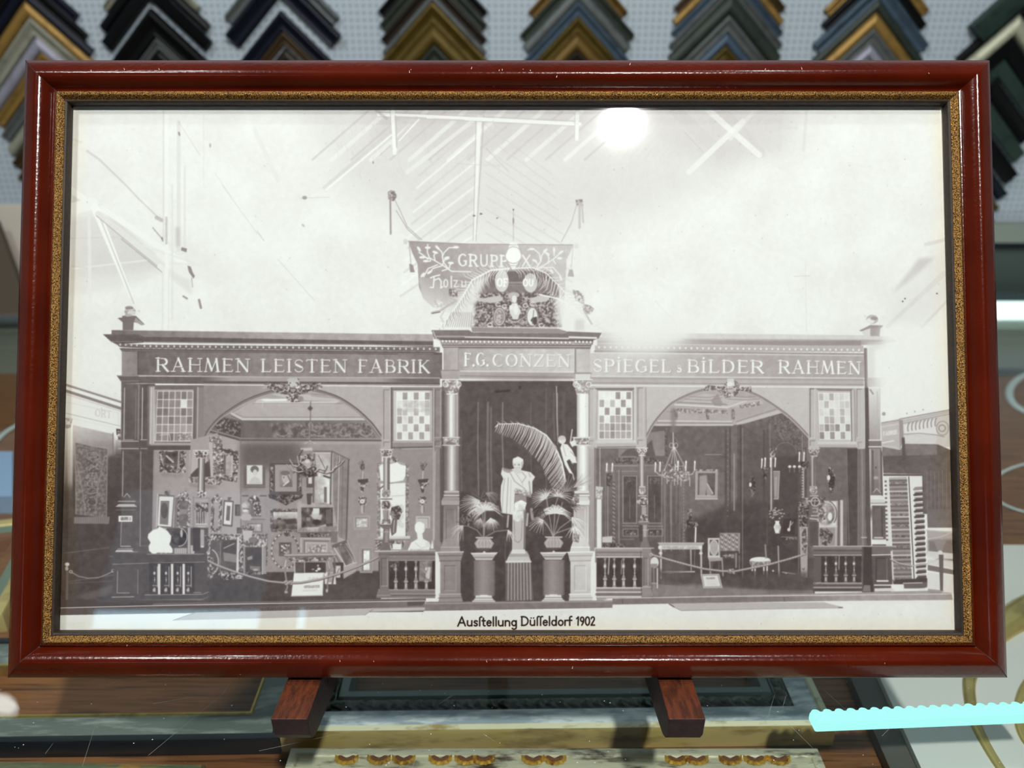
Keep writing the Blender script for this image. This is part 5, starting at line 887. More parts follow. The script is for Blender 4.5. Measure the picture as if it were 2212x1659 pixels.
    c.ORN([(1485, 1100), (1494, 1100), (1495, 1122), (1486, 1124)], 66, 190, sc=4); c.ORN([(1480, 1124), (1500, 1124), (1512, 1132), (1500, 1140), (1484, 1140), (1476, 1150)], 62, 180, sc=4)
    c.R(1529, 1162, 1556, 1204, 214); c.R(1533, 1166, 1552, 1200, 96); c.E(1542.5, 1183, 9, 16, 175); c.O(1542.5, 1183, 9, 16, 1.4, 225); c.P([(1529, 1205), (1560, 1205), (1562, 1211), (1532, 1213)], 165); c.L([(1530, 1205), (1560, 1205)], 1.3, 205)
    for x in (1533, 1560): c.L([(x, 1212), (x+2, 1244)], 2.6, 170)
    for x in (1538, 1553): c.L([(x, 1213), (x, 1232)], 1.8, 110)
    c.P([(1555, 1151), (1598, 1151), (1596, 1190), (1556, 1190)], 150)
    for j in range(7):
        for i in range(5): c.L([(1557+i*8, 1154+j*5), (1561+i*8, 1156+j*5), (1559+i*8, 1159+j*5)], 1.3, 215 if (i+j) % 2 else 92)
    c.L([(1555, 1151), (1555, 1200)], 1.6, 120); c.L([(1598, 1152), (1597, 1195)], 1.8, 165); c.L([(1590, 1196), (1590, 1225)], 3.4, 150); c.L([(1597, 1200), (1597, 1228)], 2, 130); c.ORR(1560, 1197, 1586, 1206, 80, 190, sc=4)
    c.E(1642, 1211, 23, 8, 228); c.E(1642, 1214, 23, 6, 196, .6); c.P([(1619, 1212), (1665, 1212), (1663, 1222), (1621, 1222)], 165); c.ORR(1621, 1214, 1663, 1222, 110, 205, sc=4); c.E(1642, 1208.5, 21, 5, 236)
    for x, y1 in ((1631, 1262), (1657, 1262), (1625, 1228), (1650, 1240)): c.L([(x, 1222), (x, y1)], 3, 130); c.L([(x, 1224), (x, 1232)], 3.4, 215)
    c.L([(1634, 1257), (1656, 1257)], 1.5, 120)
    # vase, easel with round picture, scroll
    for i in range(34):
        a = c.rng.rand()*6.28; r = 16*c.rng.rand()**.5; c.E(1678+r*math.cos(a), 1110+r*.85*math.sin(a), 2.2, 2, 165+40*c.rng.rand()); c.E(1679+r*math.cos(a), 1111.5+r*.85*math.sin(a), 1.6, 1.2, 80)
    c.P([(1674, 1125), (1684, 1125), (1683, 1130), (1687, 1138), (1684, 1152), (1675, 1152), (1671, 1138), (1675, 1130)], 236); c.L([(1685, 1132), (1683, 1150)], 1.4, 150); c.ORR(1674, 1134, 1685, 1144, 190, 236, sc=4, al=.7)
    c.P([(1693, 1120), (1720, 1120), (1716, 1156), (1690, 1154)], 66); c.L([(1708, 1126), (1705, 1145)], 2.4, 215); c.E(1704, 1144, 3.4, 4, 220); c.L([(1713, 1128), (1709, 1134)], 1.6, 200)
    c.P([(1672, 1157), (1724, 1157), (1722, 1168), (1680, 1167)], 80); c.ORR(1690, 1160, 1722, 1166, 60, 205, sc=4); c.L([(1688, 1160), (1722, 1161)], 1.4, 150); c.O(1700, 1168, 9, 10, 1.5, 96, 20, 160)
    c.L([(1653, 1177), (1655, 1205)], 3.4, 150); c.L([(1681, 1180), (1683, 1246)], 3, 165); c.L([(1690, 1236), (1718, 1240)], 2, 205); c.E(1698, 1238, 2, 2, 225); c.E(1670, 1233, 2, 2, 225)
    c.P([(1724, 1085), (1730, 1082), (1728, 1140), (1726, 1246), (1724, 1246)], 118); c.ORN([(1723, 1086), (1745, 1080), (1748, 1100), (1742, 1138), (1728, 1138)], 62, 205, sc=4); c.P([(1727, 1138), (1745, 1138), (1744, 1248), (1730, 1246)], 176); c.ORN([(1731, 1140), (1741, 1142), (1744, 1178), (1740, 1200), (1733, 1190)], 74, 180, sc=1, thr=-.05); c.L([(1733, 1228), (1736, 1231), (1738, 1227)], 1.4, 80)
    c.P([(1770, 1082), (1810, 1082), (1808, 1180), (1768, 1180)], 190); c.P([(1790, 1084), (1806, 1084), (1806, 1135), (1770, 1135)], 226); c.L([(1770, 1137), (1808, 1137)], 2, 225); c.P([(1770, 1140), (1804, 1140), (1804, 1180), (1770, 1180)], 158); c.R(1815, 1080, 1821, 1180, 205); c.L([(1811, 1084), (1812, 1180)], 1.5, 110)
    c.E(1784, 1110, 20, 25, 150, tex=70); c.O(1784, 1110, 21, 26, 3, 200, -90, 180); c.O(1784, 1110, 23.5, 29, 1.6, 84, -70, 40); c.E(1793, 1116, 5, 9, 232); c.ORN([(1768, 1092), (1784, 1090), (1786, 1125), (1776, 1130), (1768, 1112)], 96, 220, sc=1)
    c.ORN([(1770, 1142), (1785, 1140), (1800, 1154), (1796, 1170), (1786, 1180), (1776, 1176), (1770, 1160)], 60, 170, sc=1, thr=-.05)
    c.P([(1750, 1128), (1768, 1128), (1768, 1178), (1752, 1178)], 96)
    c.R(1830, 968, 1852, 1190, 84, tex=6); c.L([(1829, 972), (1834, 1175)], 1.4, 130); c.R(1852, 968, 1872, 1200, 118, tex=5); c.E(1872, 1108, 16, 14, 74, .8, soft=5); c.E(1876, 1106, 3, 3, 60)
    # floor and platform
    c.P([(1408, 1258), (1420, 1262), (1560, 1272), (1756, 1275), (1758, 1284), (1410, 1290)], 128, .9, tex=10); c.P([(1410, 1240), (1470, 1268), (1600, 1272), (1745, 1275), (1745, 1235), (1560, 1248), (1430, 1230)], 88, .85, soft=4, tex=8); c.P([(1408, 1268), (1500, 1262), (1660, 1276), (1660, 1284), (1410, 1288)], 140, .8, soft=2, tex=10)
    # arch moulding and cartouche
    c.L(smooth(RARCH), 6, 150); c.L([(x, y-3) for x, y in smooth(RARCH)], 1.2, 112, .9); c.L([(x, y+2.6) for x, y in smooth(RARCH)], 1.2, 196)
    c.ORN([(1516, 845), (1528, 831), (1560, 836), (1572, 822), (1590, 822), (1600, 836), (1622, 834), (1624, 848), (1600, 844), (1588, 856), (1560, 854), (1548, 842)], 96, 234, sc=4); c.P([(1571, 818), (1585, 818), (1588, 834), (1570, 836)], 214); c.E(1577, 830, 7, 5, 232); c.E(1578, 841, 6, 7, 190); c.L([(1574, 840), (1582, 840)], 1.2, 100); c.ORN([(1560, 850), (1590, 848), (1584, 858), (1566, 860)], 120, 236, sc=4)

def right_posts(c):
    # bays beside the centre and at the end
    c.R(1271, 834, 1287, 1192, 192, tex=4); panel(c, 1273, 840, 1283, 944, 196, -60, 20); panel(c, 1273, 952, 1283, 963, 196, -50, 15); c.L([(1273, 970), (1273, 1160)], 1.4, 140); c.L([(1285, 968), (1285, 1182)], 2, 110); c.GR(1272, 970, 1284, 1190, 176, 140, al=.7)
    c.R(1286, 836, 1374, 966, 206, tex=3); c.P([(1284, 838), (1374, 838), (1366, 844), (1290, 843)], 130); c.P([(1366, 843), (1373, 838), (1372, 958), (1367, 950)], 168); c.L([(1290, 844), (1288, 950)], 2, 170)
    W = 240; A = 158; B = 178
    g = [[W, W, W, A, W, A], [B, W, 196, W, A, W], [W, A, W, A, W, A], [B, W, B, B, B, A], [B, B, A, B, A, B], [A, B, A, B, B, B]]
    glazing(c, 1294, 846, 1364, 948, 6, 6, 246, g, 1.6); c.R(1290, 951, 1374, 957, 214); c.P([(1288, 958), (1372, 957), (1376, 962), (1374, 965), (1290, 966)], 190); c.L([(1290, 966), (1374, 965)], 2, 120)
    c.R(1374, 835, 1397, 966, 192, tex=4); c.L([(1371.5, 836), (1371, 955)], 2.4, 226); panel(c, 1378, 838, 1390, 945, 190, -62, 20); panel(c, 1378, 951, 1390, 961, 190, -55, 15); c.L([(1395, 838), (1396, 945)], 1.4, 150)
    capital(c, 1376, 1398, 967, 985, 110, 240); column(c, 1381, 1391, 985, 1055, 120, 225, 120); c.P([(1381, 1050), (1394, 1050), (1395, 1062), (1390, 1068), (1383, 1068), (1380, 1060)], 205); c.ORR(1381, 1053, 1394, 1066, 150, 240, sc=4)
    c.L([(1379, 1071), (1396, 1071)], 2, 215); c.E(1390, 1084, 10, 10, 96); c.O(1390, 1084, 9, 9, 2.2, 226); c.ORN([(1382, 1077), (1398, 1077), (1398, 1092), (1382, 1092)], 80, 240, sc=4); c.E(1378, 1084, 3, 4, 190)
    c.P([(1386, 1095), (1396, 1095), (1396, 1112), (1386, 1112)], 176); c.ORN([(1384, 1112), (1398, 1112), (1400, 1126), (1382, 1126)], 96, 232, sc=4); c.P([(1378, 1127), (1402, 1127), (1399, 1136), (1398, 1164), (1404, 1182), (1382, 1182), (1388, 1164), (1388, 1134), (1380, 1132)], 128); c.P([(1389, 1134), (1397, 1134), (1396, 1160), (1390, 1160)], 176); c.L([(1380, 1127), (1402, 1127)], 1.4, 205); c.L([(1381, 1145), (1401, 1145)], 1.2, 205); c.R(1380, 1134, 1388, 1170, 84)
    # end bay
    c.R(1746, 838, 1765, 968, 190, tex=4); panel(c, 1750, 840, 1760, 946, 190, -75, 18, 2); panel(c, 1750, 952, 1762, 964, 190, -60, 15)
    c.R(1764, 838, 1852, 966, 196, tex=3); c.P([(1762, 839), (1846, 840), (1836, 845), (1768, 844)], 140)
    for x, v in ((1838, 120), (1843, 190), (1846, 150), (1850, 190)): c.L([(x, 842), (x+2, 958)], 2, v)
    C = 225
    g = [[190, C, 185, C, 214, C], [C, 190, C, C, 205, 205], [214, C, 190, C, 188, C], [C, 186, 176, C, 186, C], [190, 152, 176, 150, C, 150], [146, C, 152, C, 164, C]]
    glazing(c, 1768, 849, 1835, 949, 6, 6, 236, g, 1.6, 1770, 1838); c.L([(1766, 850), (1769, 950)], 1.4, 170)
    c.R(1766, 954, 1850, 960, 212); c.P([(1766, 960), (1849, 960), (1852, 968), (1768, 964)], 185); c.L([(1770, 967), (1850, 968)], 2.4, 118)
    c.P([(1848, 839), (1866, 839), (1868, 970), (1852, 970)], 192); panel(c, 1851, 841, 1862, 945, 190, -60, 15); panel(c, 1854, 955, 1864, 968, 190, -40, 15); c.R(1853, 970, 1869, 1190, 124); c.L([(1862, 972), (1864, 1180)], 1.4, 165); c.L([(1856, 972), (1858, 1180)], 1.2, 100)
    capital(c, 1747, 1770, 968, 986, 96, 215); column(c, 1749, 1762, 986, 1055, 100, 200, 104); c.L([(1758, 990), (1758, 1050)], 2, 90); c.P([(1749, 1050), (1765, 1050), (1766, 1062), (1762, 1068), (1752, 1068), (1748, 1060)], 176); c.ORR(1749, 1053, 1765, 1066, 120, 235, sc=4); c.L([(1750, 1071), (1767, 1071)], 2, 205)
    c.ORN([(1728, 1076), (1784, 1074), (1780, 1086), (1745, 1092)], 80, 205, sc=4); c.E(1761, 1084, 10, 10, 90); c.O(1761, 1084, 9, 9, 2, 215); c.L([(1754, 1082), (1768, 1082)], 1.4, 215); c.L([(1761, 1078), (1759, 1092)], 1.4, 200); c.P([(1753, 1096), (1766, 1096), (1766, 1124), (1752, 1124)], 112); c.L([(1755, 1098), (1765, 1098), (1765, 1106), (1756, 1106)], 1.4, 210); c.L([(1752, 1114), (1768, 1114)], 2, 210); c.L([(1750, 1120), (1768, 1122)], 3, 196)
    c.P([(1748, 1127), (1770, 1127), (1764, 1134), (1764, 1168), (1770, 1180), (1750, 1180)], 92)
    # the dark pole and end pillar
    c.GR(1876, 838, 1902, 965, 226, 160); c.P([(1868, 838), (1876, 838), (1880, 1100), (1884, 1282), (1874, 1282), (1870, 1100)], 92); c.R(1872, 1180, 1888, 1282, 66, .8)
    c.L([(1880, 842), (1886, 851)], 3, 150); c.L([(1895, 846), (1896, 948)], 1.4, 185); c.L([(1900, 840), (1902, 950)], 1.2, 205, .7)
    c.R(1878, 950, 1909, 970, 128); c.L([(1877, 951), (1908, 951)], 2.4, 236); c.L([(1877, 965), (1910, 965)], 2.4, 236); c.GR(1880, 970, 1906, 1070, 150, 120, tex=5); c.L([(1885, 974), (1886, 1065)], 3, 96); c.L([(1898, 972), (1900, 1060)], 2, 160); c.L([(1903, 972), (1906, 1070)], 3, 100); c.E(1892, 1032, 5, 3, 196, .8, soft=1); c.L([(1886, 1064), (1894, 1055), (1902, 1065)], 1.4, 205); c.E(1892, 1010, 1.5, 1.5, 60)
    c.P([(1880, 1072), (1912, 1072), (1914, 1076), (1880, 1076)], 225); c.P([(1880, 1078), (1910, 1078), (1918, 1086), (1916, 1090), (1881, 1090)], 214); c.L([(1881, 1087), (1917, 1087)], 1.3, 130); c.L([(1882, 1072), (1910, 1072)], 2, 236)
    c.GR(1884, 1092, 1914, 1165, 100, 112, tex=6); c.R(1889, 1099, 1902, 1158, 112); c.L([(1905, 1096), (1906, 1160)], 2, 80)
    for x0, x1, y, v, w in ((1889, 1907, 1161.5, 232, 2.4), (1886, 1910, 1167, 225, 2.6), (1885, 1920, 1174, 236, 5), (1861, 1872, 1161, 205, 2)): c.L([(x0, y), (x1, y)], w, v)
    c.R(1884, 1176, 1922, 1280, 100)
    def shelf(x0, x1, y, v): pass
    # moulding display tower
    c.P([(1908, 1023), (1994, 1023), (1996, 1028), (1908, 1028)], 84); c.L([(1908, 1024), (1995, 1024)], 1.4, 176); c.P([(1908, 1030), (1962, 1028), (1976, 1255), (1928, 1255), (1914, 1180), (1912, 1060)], 226)
    c.P([(1920, 1032), (1960, 1031), (1970, 1250), (1930, 1251)], 140)
    for i in range(48):
        y = 1034+i*4.6; x = 1921+i*.22; v = (214, 110, 160, 96, 178, 128)[i % 6]+c.rng.uniform(-14, 14)
        c.L([(x, y), (x+39-(i*.02), y-.6)], 2.2, v)
        if i % 5 == 2: c.ORR(x+3, y-2, x+36, y+2.5, 90, 178, sc=4, al=.7)
    c.L([(1919, 1032), (1930, 1252)], 2.2, 236); c.L([(1961, 1030), (1972, 1250)], 3.6, 244); c.L([(1963, 1030), (1975, 1255)], 2, 72)
    for i in range(30): c.E(1913+i*.12, 1040+i*4.5, 2.6, 2.2, 230 if i % 2 else 110)
    c.P([(1966, 1029), (1998, 1029), (2003, 1250), (1976, 1254)], 232)
    for i in range(17):
        y = 1052+i*12; x = 1972+i*.4
        c.P([(x, y+5), (x+5, y), (x+22, y-1), (x+24, y+2), (x+22, y+6), (x+2, y+8)], 92 if i > 0 else 150); c.L([(x+2, y+9), (x+26, y+7)], 2, 246); c.E(x+26, y+3, 3, 3, 246); c.L([(x+3, y+10.8), (x+22, y+9.4)], 1, 120)
    c.P([(1996, 1080), (2008, 1084), (1996, 1085)], 244); c.P([(1994, 1030), (2000, 1032), (1998, 1048), (1992, 1048)], 240); c.L([(1950, 1000), (1951, 1022)], 2.4, 225); c.L([(1948, 1024), (1951, 1010), (1955, 1024)], 1.2, 225); c.L([(1945, 999), (1956, 999)], 1.8, 190)
    c.P([(1928, 1252), (2003, 1249), (2003, 1262), (1930, 1262)], 80); c.P([(1952, 1259), (2003, 1257), (2003, 1270), (1953, 1272)], 110); c.L([(1951, 1260), (1992, 1259)], 1.8, 215); c.L([(1951, 1272), (1995, 1272), (2005, 1268)], 2, 225)
    # balustrades
    def balu(x0, x1, y0, y1, v, xs, bv, bh):
        c.R(x0, y0, x1, y1, v, tex=5); c.R(x0+1, y0+21, x1-1, y1-20, 70, tex=6)
        c.GR(x0, y0+2, x1, y0+10, v+26, v-26); c.L([(x0-1, y0), (x1+1, y0)], 2, v+80); c.GR(x0, y0+10, x1, y0+18, v+14, v-10); c.L([(x0, y0+10), (x1, y0+10)], 1.2, v-40); c.L([(x0, y0+19), (x1, y0+19)], 2, v+76)
        for x in xs: baluster(c, x, y0+22, y1-19, 8.6, bv, bh)
        c.L([(x0, y1-18), (x1, y1-18)], 2, v+80); c.L([(x0, y1-9), (x1, y1-9)], 2.4, v+66); c.L([(x0, y1-13), (x1, y1-13)], 2, v-26); c.L([(x0, y1-4), (x1, y1-4)], 4, v-30)
    balu(1288, 1388, 1184, 1288, 150, (1307, 1327, 1347, 1371), 160, 225)
    c.L([(1316, 1206), (1314, 1240)], 2.4, 190); c.L([(1343, 1210), (1342, 1240)], 2, 150); c.P([(1301, 1160), (1323, 1158), (1322, 1172), (1301, 1172)], 205); c.R(1305, 1174, 1350, 1182, 74); c.ORR(1302, 1174, 1350, 1182, 66, 200, sc=4, al=.7)
    c.GR(1388, 1184, 1407, 1290, 146, 128); c.L([(1382, 1184), (1412, 1184)], 2, 200); panel(c, 1391, 1206, 1400, 1266, 140, -44, 44); c.P([(1388, 1268), (1404, 1268), (1412, 1288), (1386, 1288)], 150); c.L([(1388, 1268), (1406, 1268)], 1.5, 196); c.L([(1384, 1190), (1386, 1284)], 1.2, 84)
    c.E(1414, 1215, 9, 12, 225); c.R(1406, 1218, 1420, 1226, 150); c.L([(1412, 1228), (1413, 1270)], 2, 150); c.L([(1420, 1228), (1420, 1270)], 2.6, 215); c.L([(1408, 1260), (1418, 1260)], 2, 176)
    balu(1758, 1862, 1180, 1278, 112, (1784, 1806, 1827, 1845), 120, 225)
    c.R(1759, 1202, 1774, 1262, 104); c.L([(1762, 1260), (1773, 1259)], 2, 200); c.L([(1813, 1200), (1812, 1230)], 2, 170)
    c.R(1862, 1180, 1925, 1280, 96, tex=5); c.L([(1868, 1182), (1862, 1278)], 0.1, 90)
    c.P([(1866, 1182), (1882, 1182), (1886, 1280), (1864, 1280)], 72); c.P([(1884, 1182), (1932, 1181), (1926, 1190), (1924, 1196), (1884, 1196)], 120); c.L([(1760, 1180), (1934, 1180)], 1.8, 196); c.L([(1884, 1199), (1925, 1198)], 2.4, 232); c.L([(1924, 1190), (1931, 1255)], 1.6, 200)
    c.P([(1886, 1202), (1925, 1202), (1928, 1262), (1888, 1262)], 96); panel(c, 1893, 1206, 1916, 1254, 88, -26, 50); c.L([(1895, 1255), (1918, 1255)], 3.4, 232); c.L([(1889, 1264), (1928, 1264)], 2.6, 236); c.P([(1889, 1271), (1926, 1270), (1934, 1277), (1889, 1278)], 220); c.P([(1866, 1264), (1880, 1264), (1881, 1278), (1864, 1278)], 130)
    # ropes
    R = [(1407, 1198), (1440, 1208), (1480, 1219), (1520, 1229), (1560, 1234), (1590, 1234), (1620, 1228), (1660, 1220), (1700, 1209), (1740, 1197)]
    c.L(R, 4.6, 104); c.L([(x, y-.7) for x, y in R], 3.2, 190)
    for i in range(60):
        t = i/59.*(len(R)-1); k = min(int(t), len(R)-2); f = t-k; x = R[k][0]+(R[k+1][0]-R[k][0])*f; y = R[k][1]+(R[k+1][1]-R[k][1])*f; c.L([(x-1, y+1.4), (x+1, y-2)], .9, 125, .8)
    c.O(1407, 1198, 3, 3, 1.6, 190); c.ORN([(1571, 1230), (1584, 1228), (1588, 1240), (1574, 1239)], 90, 215, sc=4)
    c.L([(1924, 1208), (1945, 1218), (1970, 1222), (2000, 1219), (2030, 1206)], 2.6, 190); c.L([(1924, 1210), (1945, 1220), (1970, 1224)], 1.2, 90)
    c.P([(1514, 1241), (1553, 1240), (1560, 1269), (1520, 1270)], 168); c.L([(1514, 1241), (1553, 1240), (1560, 1269), (1520, 1270), (1514, 1241)], 1.4, 205); c.P([(1518, 1244), (1550, 1243), (1556, 1266), (1522, 1267)], 226)
    put_word(c, 'F.G.CONZEN', 1526, 1251, 1544, 1250.5, 3, 3, 150, tk=.3, tn=.25)
    for y in (1256, 1260, 1263): c.L([(1526+(y-1250)*.2, y), (1549, y-.4)], .9, 200)
    # platform edge and steps
    c.P([(1323, 1298), (1410, 1292), (2056, 1284), (2058, 1296), (1323, 1306)], 146, tex=9); c.P([(1288, 1290), (1412, 1290), (1760, 1282), (2000, 1276), (2056, 1280), (2056, 1284), (1323, 1292), (1290, 1300)], 165, tex=8); c.L([(1310, 1293), (1560, 1288.5), (2056, 1283)], 1.8, 220)
    c.P([(1323, 1293), (2054, 1284), (2054, 1295), (1800, 1297), (1323, 1307)], 128, tex=8); c.G([(1690, 1289), (2056, 1284), (2056, 1296), (1690, 1299)], 130, 165, (1690, 0), (1800, 0), tex=8); c.L([(1345, 1295), (1345, 1304)], 1.2, 90); c.L([(1694, 1290), (1694, 1299)], 1.2, 90)
    c.P([(1323, 1306), (1800, 1298), (2058, 1296), (2058, 1302), (1323, 1312)], 238)
    c.P([(1444, 1304), (1575, 1302), (1780, 1301), (1822, 1312), (1680, 1314), (1470, 1319)], 190); c.L([(1444, 1304), (1455, 1311), (1472, 1319), (1680, 1315), (1815, 1313)], 1.3, 150); c.L([(1446, 1305), (1456, 1311)], 2, 80); c.L([(1812, 1312.5), (1820, 1312.5)], 2, 100)
    # neighbour at the right edge
    c.P([(1904, 912), (1940, 905), (1962, 902), (2058, 884), (2058, 965), (1904, 975)], 206, tex=3); c.L([(1904, 914), (1941, 908), (1944, 905), (2058, 884)], 2, 150); c.L([(1904, 918), (1940, 912), (2058, 888)], 3, 186); c.L([(1948, 915), (2058, 893)], 2, 166)
    c.P([(1904, 924), (1942, 918), (1946, 972), (1934, 964), (1906, 962)], 192); put_word(c, 'FABRIK', 1908, 941, 1938, 937, 8, 8, 232, tk=.2, tn=.16); c.L([(1906, 957), (1930, 952)], 3, 225)
    c.P([(1942, 908), (1950, 907), (1952, 946), (1944, 972)], 156); c.P([(1952, 918), (2020, 905), (2024, 940), (1954, 938)], 226)
    for i in range(8): c.O(1966+i*8.4, 925-i*1.5, 5, 12, 2.4, 150, 150, 250)
    c.L([(1952, 938), (1985, 936), (2020, 939), (2040, 944)], 1.6, 150); c.O(2035, 925, 7, 7, 2.4, 150); c.O(2036, 925, 13, 15, 2.4, 165); c.O(2040, 965, 14, 20, 3, 200, 60, 190); c.P([(1954, 940), (2022, 941), (2022, 958), (1956, 957)], 214)
    c.P([(1906, 970), (1945, 972), (1956, 959), (2026, 960), (2060, 975), (2062, 1110), (1994, 1110), (1992, 1024), (1908, 1022)], 104, tex=10); c.P([(1906, 965), (1944, 972), (1956, 960), (2024, 962), (2024, 982), (1906, 985)], 128, tex=12); c.P([(1948, 945), (1954, 945), (1957, 995), (1949, 995)], 96)
    for x, y, r in ((1909, 894, 4), (1959, 893, 1.6), (1976, 889, 1.6), (1994, 885, 1.6)): c.E(x, y, r, r, 150, .8)
    for i in range(14): c.L([(1998+i*4.2, 1016+(i % 3)*2), (1999+i*4.2, 1100)], 1.1, 160 if i % 2 else 130, .8)
    c.P([(2002, 1100), (2062, 1100), (2064, 1140), (2004, 1140)], 120, tex=5); c.P([(2002, 1145), (2062, 1148), (2064, 1178), (2030, 1170), (2004, 1172)], 176); c.L([(2002, 1145), (2064, 1150)], 2, 205); c.P([(2004, 1168), (2064, 1165), (2064, 1215), (2004, 1200)], 120, .9, soft=2)
    c.P([(2004, 1190), (2064, 1196), (2064, 1208), (2004, 1205)], 225, .9); c.P([(2004, 1220), (2064, 1232), (2066, 1242), (2004, 1232)], 110, .9); c.P([(2003, 1208), (2064, 1212), (2064, 1230), (2003, 1218)], 215, .8)
    c.P([(2003, 1236), (2066, 1246), (2066, 1282), (2004, 1276)], 226); c.P([(2016, 1168), (2045, 1168), (2038, 1180), (2036, 1196), (2028, 1198), (2022, 1180)], 150); c.E(2031, 1194, 5, 5, 225); c.L([(2002, 1165), (2030, 1160), (2058, 1150)], 1.6, 205); c.P([(2028, 1198), (2038, 1198), (2037, 1276), (2031, 1276)], 108); c.P([(2005, 1272), (2040, 1276), (2030, 1282), (2003, 1280)], 150, .8)

def bottom(c):
    c.P([(120, 1296), (425, 1296), (425, 1309), (300, 1311), (120, 1316)], 82, tex=6)
    # platform front at left, mats on the floor
    c.P([(120, 1316), (300, 1310), (500, 1306), (918, 1299), (916, 1322), (500, 1324), (120, 1334)], 94, tex=8); c.G([(560, 1306), (918, 1299), (916, 1321), (560, 1324)], 96, 128, (600, 0), (900, 0), tex=8); c.P([(330, 1303), (560, 1299), (920, 1292), (920, 1299), (330, 1308)], 112, tex=6)
    c.L([(120, 1313.5), (300, 1309), (500, 1305), (920, 1298)], 1.8, 205); c.P([(880, 1300), (920, 1299), (912, 1308), (880, 1309)], 84, .8, soft=1)
    for i in range(60): c.L([(520+i*4.5, 1313-i*.08+c.rng.uniform(-2, 2)), (522+i*4.5, 1311-i*.08)], 1, 150, .7)
    c.P([(120, 1328), (330, 1325), (900, 1320), (918, 1316), (918, 1330), (120, 1337)], 236, 0)
    c.P([(120, 1329), (422, 1324), (500, 1324), (808, 1314), (790, 1328), (640, 1334), (378, 1340), (120, 1345)], 238)
    c.P([(422, 1323), (560, 1320), (808, 1314), (788, 1329), (640, 1334), (374, 1340)], 190, tex=4); c.L([(374, 1340), (420, 1324)], 1.2, 150); c.L([(788, 1329), (808, 1314)], 1.2, 160)
    c.P([(808, 1314), (918, 1312), (918, 1318), (800, 1322)], 222, .7, soft=1); c.P([(915, 1320), (1323, 1313), (1323, 1318), (915, 1326)], 236)
    # handwritten caption
    caption(c, 'Ausftellung', 989, 1119, 1352, 11, 24, 3.0); caption(c, 'DUffeldorF', 1126, 1238, 1351, 11, 24, 2.9); caption(c, '1902', 1245, 1287, 1350.5, 10.5, 26, 2.9)
    # specks
    rs = np.random.RandomState(9)
    for i in range(60):
        x = 140+rs.rand()*1900; y = 1325+rs.rand()*46; r = .4+rs.rand()*.8; c.E(x, y, r, r, 170, .6)
    for i in range(160):
        x = 140+rs.rand()*1900; y = 720+rs.rand()*580; r = .3+rs.rand()*.7; c.E(x, y, r, r, c.rng.choice([70, 190]), .4)

def antlers(c):
    c.L([(671, 868), (670, 950)], 2, 120); c.P([(670, 876), (676, 882), (670, 888), (664, 882)], 90); c.L([(669, 915), (668, 950)], 1.2, 165); c.O(671, 920, 5, 7, 1.2, 170, 180, 360)
    c.L([(658, 958), (670, 952), (682, 958)], 1.6, 190); c.L([(668, 952), (662, 968)], 1.4, 150); c.L([(673, 952), (676, 968)], 1.2, 150); c.P([(648, 968), (675, 967), (675, 973), (654, 974)], 196); c.L([(654, 972), (646, 985), (644, 1000)], 2.4, 84); c.P([(655, 974), (675, 974), (678, 1000), (655, 1000)], 150)
    c.ORN([(648, 985), (670, 980), (682, 1000), (684, 1015), (676, 1030), (652, 1032), (646, 1012)], 70, 215, sc=1); c.E(664, 1000, 8, 9, 180); c.E(664, 997, 5, 4, 215); c.ORN([(640, 1018), (684, 1014), (686, 1028), (664, 1032), (650, 1030)], 62, 170, sc=4)
    for pts, w in (([(627, 1006), (633, 1016), (645, 1020), (658, 1018)], 4), ([(620, 1004), (628, 1014), (634, 1020)], 3), ([(626, 993), (634, 1006), (646, 1010)], 3.4), ([(643, 986), (645, 1000), (648, 1008), (655, 1016)], 3.4), ([(642, 1008), (648, 1004)], 3), ([(684, 1016), (705, 1022), (718, 1018), (728, 1006), (734, 998)], 4.4), ([(722, 1012), (735, 1004), (743, 995)], 3), ([(728, 1004), (730, 986)], 2.4), ([(700, 1020), (704, 1012), (706, 1006)], 3), ([(680, 1020), (690, 1012), (700, 1016)], 3.4)):
        c.L([(x+.8, y+1) for x, y in pts], w, 70, .8); c.L(pts, w*.8, 158, w2=w*.45); c.L([(x-.5, y-.9) for x, y in pts], w*.28, 225)

def draw_all(c):
    sky(c); banner(c); facade(c); left_side(c); left_room(c); pictures(c); antlers(c); left_posts(c); right_side(c); right_posts(c); centre(c)
    c.a = c.a*.35+blur(c.a, 1)*.65                            # the softness of an old plate, then its grain and mottling
    c.a += (1.15-c.a/250.)*(7*c.n4+9*c.n2+8*c.n3)
    bottom(c); c.a = c.a*.6+blur(c.a, 1)*.4
# ================================================================ materials
M_RED = mat('red_lacquer', srgb(70, 16, 3), .2, spec=.3, coat=.26, col2=srgb(82, 22, 5), nscale=9, stretch=(1, 1, 1), bump=.12, bscale=260)
M_GOLDSP = mat('speckled_gilt', srgb(186, 142, 76), .33, metal=.85, col2=srgb(52, 34, 20), nscale=1100, ramp=(.40, .58), bump=.5, bscale=1500)
M_EDGE = mat('dark_rebate', srgb(34, 25, 16), .6, col2=srgb(48, 36, 22), nscale=300)
M_RAWWOOD = mat('raw_wood_edge', srgb(176, 128, 84), .6)
M_BACK = mat('backing_board', srgb(70, 58, 46), .8)
M_EASEL = mat('stained_wood', srgb(104, 52, 28), .5, col2=srgb(66, 32, 18), nscale=60, stretch=(3, .6, 3), bump=.5, bscale=500)
M_EASELEND = mat('stained_end_grain', srgb(44, 26, 32), .55, col2=srgb(30, 18, 26), nscale=90, bump=.3)
M_OAK = mat('oak_veneer', srgb(132, 84, 48), .5, col2=srgb(70, 42, 24), nscale=30, stretch=(.35, 9, 3), ramp=(.48, .66), bump=.15, bscale=120, detail=6)
